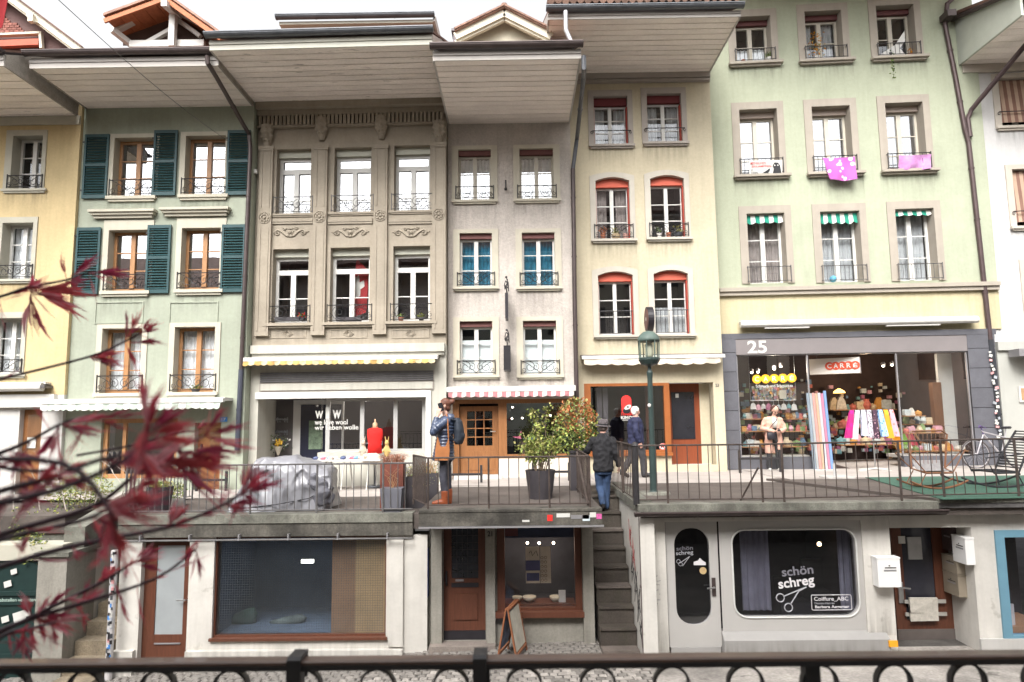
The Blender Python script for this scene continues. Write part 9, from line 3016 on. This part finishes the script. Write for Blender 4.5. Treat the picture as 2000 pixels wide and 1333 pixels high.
for L,d_ in ((LL[0],(0.02,0.10,-0.14)),(LL[1],(0.02,0.20,-0.035))):
 a = Vector(L[2]) *S;b = MB();limb(b,[a+Vector((0,-0.01,-0.02)),a+Vector((0,-0.02,-0.045)),a+Vector(d_) *0.6,a+Vector(d_)],[0.05,0.046,0.044,0.036],10)
 fuse(b,0.010,O,'shoe',M('black shoe',(0.02,0.018,0.018),0.5,0.2,9),mk,1)
b = MB();b.ball(HC+Vector((-0.01,-0.02,0.0)),0.098*S,12,8,sq=(0.9,1.0,0.85));fuse(b,0.011,O,'hair',M('grey brown hair',(0.13,0.10,0.09),0.7,0.3,20),mk,1,0.006)
m = MB();hc = O+HC+Vector((0.0,0.0,0.045*S))
m.lathe([(0.155*S,-0.012),(0.158*S,-0.002),(0.108*S,0.012),(0.104*S,0.06),(0.095*S,0.105),(0.055*S,0.122),(0.001,0.112)],(0,0,0),22)
m.xf(Matrix.Translation(hc) @ Matrix.Rotation(0.10,4,'X') @ Matrix.Rotation(0.08,4,'Y'));m.build('hat',M('grey felt hat',(0.085,0.072,0.075),0.9,0.15,9),mk,smooth=True)
m = MB();m.lathe([(0.109*S,0.012),(0.1075*S,0.04)],(0,0,0),22,cap=False);m.xf(Matrix.Translation(hc) @ Matrix.Rotation(0.10,4,'X') @ Matrix.Rotation(0.08,4,'Y'));m.build('hat_band',BLKP,mk,smooth=True)

# ---- white haired man in navy, striding to the right along the walkway
yn = 15.6
O = Vector((at(1243,900,yn).x,yn,0));O.z = walk_z(O.x) +0.003
mnv = thing('person',O,'white haired person in navy jacket walking past the dark shop window','person')
S = (at(1243,794,yn).z-O.z) /1.72
print('navy height',S*1.72)
b = MB();HC = Vector((0.03,0.02,1.595)) *S
head(b,HC,(0.9,0.55,-0.05),s=S)
limb(b,sc_([(0.0,0,1.36),(0.02,0.01,1.52)]),[0.062*S,0.056*S],10)
loft(b,[(0,0,0.84*S,0.14*S,0.13*S),(0,0,1.10*S,0.14*S,0.13*S),(0,0,1.30*S,0.16*S,0.15*S),(0,0,1.40*S,0.13*S,0.13*S),(0,0,1.44*S,0.07*S,0.07*S)])
LL = ([(-0.04,0.06,0.84),(-0.12,0.08,0.47),(-0.34,0.06,0.13)],[(0.05,-0.06,0.84),(0.16,-0.05,0.46),(0.17,-0.05,0.08)])
for L in LL: limb(b,sc_(L),[0.09*S,0.062*S,0.042*S],10)
limb(b,sc_([(-0.03,-0.17,1.35),(-0.03,-0.23,1.08),(0.06,-0.22,0.86)]),[0.05,0.042,0.03],10);hand(b,Vector((0.065,-0.22,0.845)) *S,(0.25,0,-1),(0,1,0),0.5,S)
limb(b,sc_([(0.03,0.17,1.35),(0.0,0.22,1.10),(0.06,0.22,0.88)]),[0.05,0.042,0.03],10);hand(b,Vector((0.06,0.22,0.86)) *S,(0.2,0,-1),(0,-1,0),0.5,S)
body = fuse(b,0.0095,O,'body',SKIN_P,mnv,2)
eyes(body,O+HC,(0.9,0.55,-0.05),s=S)
b = MB()
loft(b,[(0,0,0.78*S,0.19*S,0.18*S),(0,0,0.84*S,0.195*S,0.18*S),(0,0,1.08*S,0.195*S,0.18*S),(0,0,1.28*S,0.20*S,0.19*S),(0,0,1.38*S,0.17*S,0.17*S),(0.01,0,1.46*S,0.085*S,0.085*S)],20)
limb(b,sc_([(-0.03,-0.165,1.33),(-0.03,-0.23,1.08),(0.055,-0.22,0.88)]),[0.085,0.072,0.056],12)
limb(b,sc_([(0.03,0.165,1.33),(0.0,0.22,1.10),(0.055,0.22,0.90)]),[0.085,0.072,0.056],12)
fuse(b,0.012,O,'jacket',M('navy jacket',(0.017,0.02,0.055),0.75,0.2,6),mnv,2,0.016)
b = MB();loft(b,[(0,0,0.72*S,0.155*S,0.145*S),(0,0,0.88*S,0.155*S,0.14*S)])
for L in LL: limb(b,sc_(L),[0.11*S,0.09*S,0.078*S],12)
fuse(b,0.012,O,'trousers',M('dark grey trousers',(0.04,0.038,0.042),0.85,0.2,6),mnv,2,0.006)
for L,d_ in ((LL[0],(0.13,0.02,-0.10)),(LL[1],(0.19,0.0,-0.035))):
 a = Vector(L[2]) *S;b = MB();limb(b,[a+Vector((-0.02,0,-0.03)),a+Vector(d_) *0.6,a+Vector(d_)],[0.048,0.044,0.035],10);fuse(b,0.010,O,'shoe',MATS['black shoe'],mnv,1)
b = MB();b.ball(HC+Vector((-0.025,-0.012,0.035)) *S,0.104*S,12,8,sq=(0.98,0.98,0.92));b.ball(HC+Vector((-0.05,-0.03,-0.03)) *S,0.075*S,10,6,sq=(0.9,0.9,1))
fuse(b,0.010,O,'hair',M('white hair',(0.70,0.68,0.64),0.7,0.08,20),mnv,1,0.012)

# ---- woman in pink coat looking at a phone before the left display window
yp = F6.y(at(1512,900,17).x) -0.42
O = Vector((at(1513,900,yp).x,yp,0));O.z = walk_z(O.x) +0.003
wp_ = thing('person',O,'person in pink coat with small black bag looking down at a phone','person')
S = (at(1520,791,yp).z-O.z) /1.70
print('pink height',S*1.70)
b = MB();HC = Vector((0.055,-0.07,1.55)) *S
head(b,HC,(0.1,-0.75,-0.65),(0.02,-0.6,0.75),S)
limb(b,sc_([(0.02,0.0,1.33),(0.045,-0.035,1.47)]),[0.055*S,0.05*S],10)
loft(b,[(0,0,0.84*S,0.16*S,0.11*S),(0,0,1.05*S,0.135*S,0.095*S),(0.01,0,1.27*S,0.165*S,0.105*S),(0.015,0,1.36*S,0.15*S,0.085*S),(0.02,0,1.40*S,0.07*S,0.06*S)])
LL = ([(-0.085,0,0.85),(-0.13,-0.02,0.46),(-0.15,0.0,0.08)],[(0.085,0,0.85),(0.10,-0.01,0.46),(0.10,0.0,0.08)])
for L in LL: limb(b,sc_(L),[0.085*S,0.058*S,0.042*S],10)
limb(b,sc_([(-0.175,0,1.32),(-0.29,0.0,1.09),(-0.05,-0.20,1.02)]),[0.046,0.04,0.028],10);hand(b,Vector((-0.035,-0.21,1.02)) *S,(1,-0.3,0.1),(0,0,1),0.8,S*0.95)
limb(b,sc_([(0.19,0,1.32),(0.29,-0.02,1.06),(0.13,-0.22,1.02)]),[0.046,0.04,0.028],10);hand(b,Vector((0.12,-0.225,1.02)) *S,(-1,-0.3,0.1),(0,0,1),0.8,S*0.95,-1)
body = fuse(b,0.009,O,'body',SKIN,wp_,2)
eyes(body,O+HC,(0.1,-0.75,-0.65),(0.02,-0.6,0.75),S)
b = MB()
for sgn in (-1,1):
 loft(b,[(sgn*0.125,0.01,0.45*S,0.085*S,0.115*S),(sgn*0.12,0.0,0.75*S,0.10*S,0.125*S),(sgn*0.10,0.0,1.0*S,0.095*S,0.12*S),(sgn*0.09,0.0,1.24*S,0.12*S,0.125*S),(sgn*0.09,0.0,1.34*S,0.10*S,0.10*S),(sgn*0.06,0.005,1.40*S,0.05*S,0.065*S)],16)
loft(b,[(0,0.06,0.45*S,0.16*S,0.06*S),(0,0.06,1.0*S,0.15*S,0.06*S),(0,0.05,1.38*S,0.13*S,0.05*S)],14)
limb(b,sc_([(-0.175,0,1.31),(-0.29,0.0,1.09),(-0.07,-0.185,1.02)]),[0.076,0.068,0.05],12)
limb(b,sc_([(0.185,0,1.31),(0.29,-0.02,1.06),(0.15,-0.20,1.02)]),[0.076,0.068,0.05],12)
fuse(b,0.012,O,'coat',M('dusty pink coat',(0.56,0.33,0.255),0.85,0.10,6),wp_,2,0.014)
m = MB();loft(m,[(0.01,-0.085,1.10*S,0.05,0.05),(0.015,-0.085,1.25*S,0.075,0.05),(0.02,-0.07,1.36*S,0.06,0.04)],12);m.xf(Matrix.Translation(O));m.build('blouse',WHITE,wp_,smooth=True)
b = MB();loft(b,[(0,0,0.74*S,0.15*S,0.115*S),(0,0,1.1*S,0.13*S,0.105*S)])
for L in LL: limb(b,sc_(L),[0.10*S,0.074*S,0.064*S],12)
fuse(b,0.011,O,'trousers',M('black trousers',(0.028,0.028,0.030),0.85,0.2,6),wp_,2,0.005)
for L in LL:
 a = Vector(L[2]) *S;b = MB();limb(b,[a+Vector((0,0.03,-0.04)),a+Vector((0,-0.06,-0.045)),a+Vector((0,-0.15,-0.05))],[0.044,0.044,0.034],10);fuse(b,0.010,O,'shoe',M('white trainer',(0.6,0.58,0.55),0.6,0.06,8),wp_,1)
b = MB();random.seed(12)
for i in range(46):
 a,e = random.uniform(0,2*pi),random.uniform(-0.15,1.4);v = Vector((cos(a) *cos(e),sin(a) *cos(e) *1.0,sin(e))) *0.092*S
 if v.y < -0.055 and v.z < 0.055: continue
 b.ball(HC+Vector((0,0.02,0.02)) +v,0.033,7,5)
b.ball(HC+Vector((0,0.025,0.03)),0.095*S,10,6)
fuse(b,0.011,O,'hair',M('dark curly hair',(0.07,0.028,0.022),0.75,0.35,25),wp_,1,0.006)
m = MB();c = O+Vector((0.045,-0.27,1.055)) *S;m.obox(c,Vector((0.035,0,0)),Vector((0,0.055,0.03)),Vector((0,-0.003,0.006)));m.build('phone',MATS['black phone'],None,label='black phone held in front by the person in pink coat',cat='phone')
b = MB();loft(b,[(-0.115,-0.17,0.80*S,0.085,0.035),(-0.115,-0.175,0.84*S,0.105,0.05),(-0.115,-0.175,0.97*S,0.105,0.05),(-0.115,-0.165,1.0*S,0.085,0.035)],14)
b.xf(Matrix.Translation(O));bg = b.build('handbag',M('black bag leather',(0.02,0.018,0.024),0.5,0.15,8),None,label='small black shoulder bag worn by the person in pink coat',cat='bag',smooth=True)
m = MB();m.tube([O+Vector(p) *S for p in ((-0.2,-0.13,1.0),(-0.10,-0.155,1.15),(0.05,-0.14,1.30),(0.11,-0.06,1.40))],0.008,5);m.build('strap',MATS['black bag leather'],bg)

# ------------------------------------------------------------------ red maple in front of the camera, at the left
MAPLE_BARK = M('purple brown maple bark',(0.060,0.034,0.046),0.6,0.25,12,spec=0.4)
ML = [M('maple leaf %d' % i,c_,0.5,0.25,25,spec=0.7,translucent=0.5) for i,c_ in enumerate(((0.56,0.08,0.12),(0.40,0.05,0.11),(0.66,0.12,0.14),(0.68,0.30,0.34)))]
mp = thing('maple_tree',Vector((-1.75,0.95,-0.12)),'red leaved maple whose twigs reach in from the left','tree')
random.seed(42)
leaf_meshes = []
for k in range(10):
 m = MB()
 nl = random.choice((3,4,4,5))
 for j in range(nl):
  t = j/(nl-1) -0.5
  spread = 0.36*t
  L = (1.0-0.7*abs(t) ** 1.2) *random.uniform(0.85,1.1)
  w = 0.033*random.uniform(0.75,1.25)
  cur = random.uniform(0.15,0.45)
  pts = []
  for i in range(5):
   u = i/4
   a = spread+0.12*sin(u*3+j)
   x = sin(a) *L*u
   y = random.uniform(-0.02,0.02) +0.16*t*u
   z = -(cos(a)) *L*u*(1-0.05*u) +0.0
   y += cur*0.25*u*u
   pts.append(Vector((x,y,z)))
  ww = [0.25,0.9,1.0,0.55,0.0]
  vs = []
  for i,p in enumerate(pts):
   s_ = Vector((cos(spread),0.5,sin(spread) *0.6)).normalized() *w*ww[i]
   vs += [p-s_+Vector((0,0.35*w*ww[i],0)),p,p+s_+Vector((0,0.35*w*ww[i],0))]
  fs = []
  for i in range(4):
   q = i*3
   fs += [(q,q+1,q+4,q+3),(q+1,q+2,q+5,q+4)]
  m.add(vs,fs)
 # stalk
 m.tube([(0,0,0),(0.01,-0.02,0.12),(0.0,0.0,0.26)],[0.016,0.012,0.014],4)
 m.v = [v-Vector((0,0,0.26)) for v in m.v]
 me = bpy.data.meshes.new('leaf')
 me.from_pydata([tuple(v) for v in m.v],[],m.f)
 me.polygons.foreach_set('use_smooth',[True] *len(me.polygons))
 me.materials.append(ML[k % 4])
 leaf_meshes.append(me)


def add_leaf(p,tip,size=None,k=None):
 """Leaf from its stalk end p towards tip (both world points)."""
 p,tip = Vector(p),Vector(tip)
 d = tip-p
 L = d.length/1.15 if size is None else size
 o = bpy.data.objects.new('leaf',random.choice(leaf_meshes) if k is None else leaf_meshes[k])
 COL.objects.link(o)
 o.parent = mp
 q = (-d).to_track_quat('Z','Y')
 rot = q.to_matrix().to_4x4() @ Matrix.Rotation(random.uniform(-1.3,1.3),4,'Z')
 o.matrix_local = Matrix.Translation(p-WP[mp.name]) @ rot @ Matrix.Scale(L,4)
 WP[o.name] = p


def branch(px,Y,r0,r1,leaves=(),auto=0,asize=(40,80)):
 """Twig through picture points at distance Y (a number or one per point); leaves: (stalk px, py, tip px, py)."""
 Ys = Y if isinstance(Y,(list,tuple)) else [Y] *len(px)
 P = [at(x,y,q) for (x,y),q in zip(px,Ys)]
 # smooth the line a little
 Q = []
 for i in range(len(P) -1):
  p0,p1,p2,p3 = P[max(i-1,0)],P[i],P[i+1],P[min(i+2,len(P) -1)]
  for t in (0,0.25,0.5,0.75):
   Q.append(0.5*((2*p1) +(p2-p0) *t+(2*p0-5*p1+4*p2-p3) *t*t+(3*p1-p0-3*p2+p3) *t ** 3))
 Q.append(P[-1])
 n = len(Q)
 m = MB();m.tube(Q,[r0+(r1-r0) *i/(n-1) for i in range(n)],6);m.build('branch',MAPLE_BARK,mp,smooth=True)
 Ym = sum(Ys) /len(Ys)
 for a,b,c,d in leaves:
  add_leaf(at(a,b,Ym),at(c,d,Ym+random.uniform(-0.03,0.03)))
  if Ym < 1.1 or random.random() < 0.45:                          # young leaves come in pairs and threes
   for _ in range(3):
    e,f_ = (c-a),(d-b);q = random.uniform(-0.38,0.38);k = random.uniform(0.7,1.25)
    add_leaf(at(a,b,Ym),at(a+(e*cos(q) -f_*sin(q)) *k,b+(e*sin(q) +f_*cos(q)) *k,Ym*random.uniform(0.95,1.05)))
 for i in range(auto):
  q = Q[int((0.25+0.75*i/max(1,auto-1)) *(n-1))]
  l = random.uniform(*asize) /FPX*Ym
  a = random.choice((random.gauss(-1.2,0.5),random.gauss(0.1,0.5)))
  add_leaf(q,q+Vector((cos(a),random.uniform(-0.4,0.4),sin(a))) *l)
 return Q

# sharp twigs, farther from the lens
branch([(-120,610),(0,580),(54,562),(130,547),(175,532)],1.55,0.0042,0.0024,
 [(54,562,160,612),(54,562,108,632),(60,575,72,668),(130,547,118,492),(138,540,194,497),(175,532,258,540),(175,532,226,562),(50,560,98,552),(0,582,6,655),(5,585,58,575),(175,532,250,528),(130,550,160,556),(60,570,150,600)],auto=4,asize=(45,85))
branch([(-120,770),(0,741),(175,697),(244,667),(272,652)],1.5,0.0040,0.0020,
 [(175,697,242,712),(180,696,236,696),(244,667,252,602),(246,660,286,612),(272,652,300,618),(272,652,322,630),(250,668,326,676),(185,697,230,722),(255,668,322,668)],auto=4,asize=(45,85))
branch([(-80,1290),(0,1236),(71,1201),(199,1137),(256,1101)],1.25,0.0052,0.0022,
 [(256,1101,300,1062),(256,1101,318,1085),(250,1105,240,1138),(256,1103,272,1150),(260,1100,322,1118),(199,1137,215,1100),(71,1201,98,1160),(60,1206,40,1160),(120,1170,165,1175),(235,1110,232,1070)],auto=9,asize=(45,85))
branch([(-60,1260),(53,1211),(156,1180),(302,1131),(383,1073)],1.25,0.0050,0.0018,
 [(383,1073,372,1150),(383,1073,398,1125),(380,1075,350,1095),(302,1131,330,1128),(156,1180,175,1150),(156,1180,200,1140),(380,1076,390,1060),(60,1208,158,1212),(70,1205,140,1228)],auto=9,asize=(45,85))
branch([(-60,1300),(10,1240),(60,1228),(110,1215)],1.2,0.004,0.002,[(60,1228,106,1250),(60,1230,72,1275),(20,1240,50,1262),(110,1215,152,1240),(100,1220,112,1270),(60,1230,20,1285)],auto=9,asize=(45,85))
branch([(-100,1140),(0,1108),(106,1076),(199,1055),(327,1030),(426,991),(470,965)],1.05,0.0052,0.0022,
 [(426,991,452,955),(440,985,500,1000),(470,965,520,925),(470,965,545,945),(470,965,500,985),(327,1030,360,985),(330,1030,385,1015),(140,1070,165,1092),(145,1068,150,1100),(327,1030,345,975),(199,1055,180,1012),(470,965,478,905),(480,958,508,900)],auto=4,asize=(45,85))
# nearer, soft twigs
branch([(-150,1110),(0,1045),(178,991),(266,927),(345,880),(400,850)],0.98,0.0052,0.0020,
 [(266,927,400,880),(345,880,470,905),(400,850,492,870),(300,905,430,900),(266,927,260,1010),(345,880,440,960),(178,991,280,985),(400,850,440,790),(330,890,470,985)],auto=3,asize=(80,140))
branch([(-150,1010),(0,960),(110,930),(190,900),(240,890)],0.80,0.0050,0.0020,
 [(110,930,20,990),(60,945,150,925),(20,950,110,1000),(190,900,330,905),(240,890,360,870),(30,955,-30,1010),(100,930,190,950)],auto=2,asize=(90,150))
branch([(-150,930),(0,885),(60,860),(120,828),(175,812)],1.1,0.0046,0.0018,
 [(60,860,140,850),(120,828,215,815),(120,828,200,850),(175,812,300,818),(100,840,60,790),(60,862,0,920),(115,832,95,910),(175,812,260,850),(20,880,90,905),(130,830,170,880)],auto=2,asize=(60,110))
branch([(-120,900),(120,905),(215,1000),(222,1060)],0.70,0.0036,0.002,[(215,1000,215,1110),(220,985,340,1010),(222,1050,180,1120),(200,985,300,1030)])
branch([(-100,1000),(100,960),(240,900),(285,850),(290,800)],0.75,0.0042,0.0018,[(285,850,295,740),(288,840,360,800),(285,860,250,960),(290,820,280,900),(285,850,400,830),(270,870,330,960)])
branch([(-100,1080),(60,1040),(180,1010),(260,960)],1.0,0.004,0.002,[(260,960,330,930),(180,1010,230,1020),(60,1040,30,1080)],auto=3,asize=(50,90))
branch([(-100,840),(-20,905),(60,920),(110,915)],0.9,0.0036,0.002,[(60,920,10,900),(60,920,120,940),(0,908,70,895),(110,915,180,930),(40,918,90,985),(0,900,-20,960)])
branch([(150,890),(260,870),(330,850),(380,842)],1.3,0.0026,0.0015,[(330,850,345,828),(330,850,362,870),(380,842,410,822),(300,858,320,840),(290,862,300,885),(260,870,285,850),(340,850,360,835)])
# stem outside the picture
m = MB()
m.tube([(-1.75,0.95,-0.12),(-1.70,0.95,0.4),(-1.60,0.95,0.9),(-1.45,1.0,1.25),(-1.3,1.05,1.7)],[0.045,0.038,0.03,0.022,0.012],8)
for pxy,Y in (((-120,610),1.55),((-120,770),1.5),((-80,1290),1.25),((-100,1140),1.05),((-150,1110),0.98),((-150,1010),0.80),((-150,930),1.1),((-60,1260),1.25),((-60,1300),1.2),((-100,1000),0.75),((-120,900),0.70),((-100,1080),1.0),((-100,840),0.9)):
 q = at(*pxy,Y);b = Vector((-1.62,0.95,0.85+0.5*(q.z-0.9)))
 m.tube([b,b.lerp(q,0.5) +Vector((0,0,0.04)),q],[0.012,0.007,0.0045],6)
m.build('trunk',MAPLE_BARK,mp,smooth=True)

# ------------------------------------------------------------------ planting at the left: bare shrub, ivy, small bushes
random.seed(77)
TWIG = M('pale bare twig',(0.42,0.37,0.33),0.9,0.2,12)
bs = thing('bare_shrub',Vector((at(120,960,13.0).x,13.0,ZL-0.05)),'bare pale twigged shrub on the left terrace','shrub')
m = MB()
def grow(p,d,l,r,depth):
 q = p+d*l
 m.tube([p,p.lerp(q,0.5) +Vector((random.uniform(-1,1),random.uniform(-1,1),0)) *l*0.06,q],[r,r*0.85,r*0.7],4)
 if depth == 0:
  return
 for _ in range(random.choice((2,2,3))):
  nd = (d+Vector((random.gauss(0,0.45),random.gauss(0,0.35),random.gauss(0.25,0.3)))).normalized()
  grow(q,nd,l*random.uniform(0.6,0.9),r*0.65,depth-1)
for px in (20,70,120,170,230):
 grow(Vector((at(px,960,13.0).x,13.0+random.uniform(-0.2,0.2),ZL-0.05)),Vector((random.uniform(-0.3,0.3),0,1)).normalized(),0.42,0.013,4)
m.build('twig_crown',TWIG,bs)
iv = thing('ivy_hedge',Vector((at(110,1030,12.6).x,12.6,ZL-0.05)),'yellow green ivy spilling over the wall at lower left','hedge')
m = MB()
pts = []
for i in range(2600):
 u = random.random();px = 20+190*u
 p = at(px,1048-45*u*0.6+random.gauss(0,16) -8,12.3+1.2*u+random.uniform(-0.25,0.25))
 if noise.noise(p*2.2) < -0.25: continue
 pts.append(p)
for i in range(240):
 pts.append(at(random.gauss(68,10),random.uniform(1040,1100),11.75+random.uniform(0,0.1)))
leaf_quads(m,pts,0.05,n_mat=4);m.build('foliage',[LEAF_P,LEAF_G,LEAF_Y,LEAF_D],iv)
m = MB()
for k in range(14):
 px = 30+13*k;a = at(px,1072,12.5+0.08*k);m.tube([a,a+Vector((0.1,0,0.15)),a+Vector((0.05,0.1,0.35))],[0.012,0.008,0.004],5)
m.build('stem',BARK,iv)
m = MB();a,b = at(-60,1080,12.45),at(240,1012,13.6)
m.prismz([(a.x,12.35),(b.x,12.35),(b.x,14.0),(a.x,14.0)],ZL-0.95,ZL-0.30);m.build('bed_wall',SLABW,iv)
hg = thing('small_bush',Vector((at(165,930,13.4).x,13.4,ZL-0.05)),'small yellow green bush behind the maple twigs','bush')
m = MB();leaf_quads(m,shell_points((at(150,925,13.4).x,13.4,ZL+0.32),(0.75,0.3,0.32),1500,0.2),0.045,n_mat=3);m.build('foliage',[LEAF_P,LEAF_G,LEAF_Y],hg)
m = MB()
for k in range(8):
 a = Vector((at(115+10*k,960,13.4).x,13.4,ZL-0.05));m.tube([a,a+Vector((0.05,0,0.35))],[0.01,0.005],5)
m.build('stem',BARK,hg)
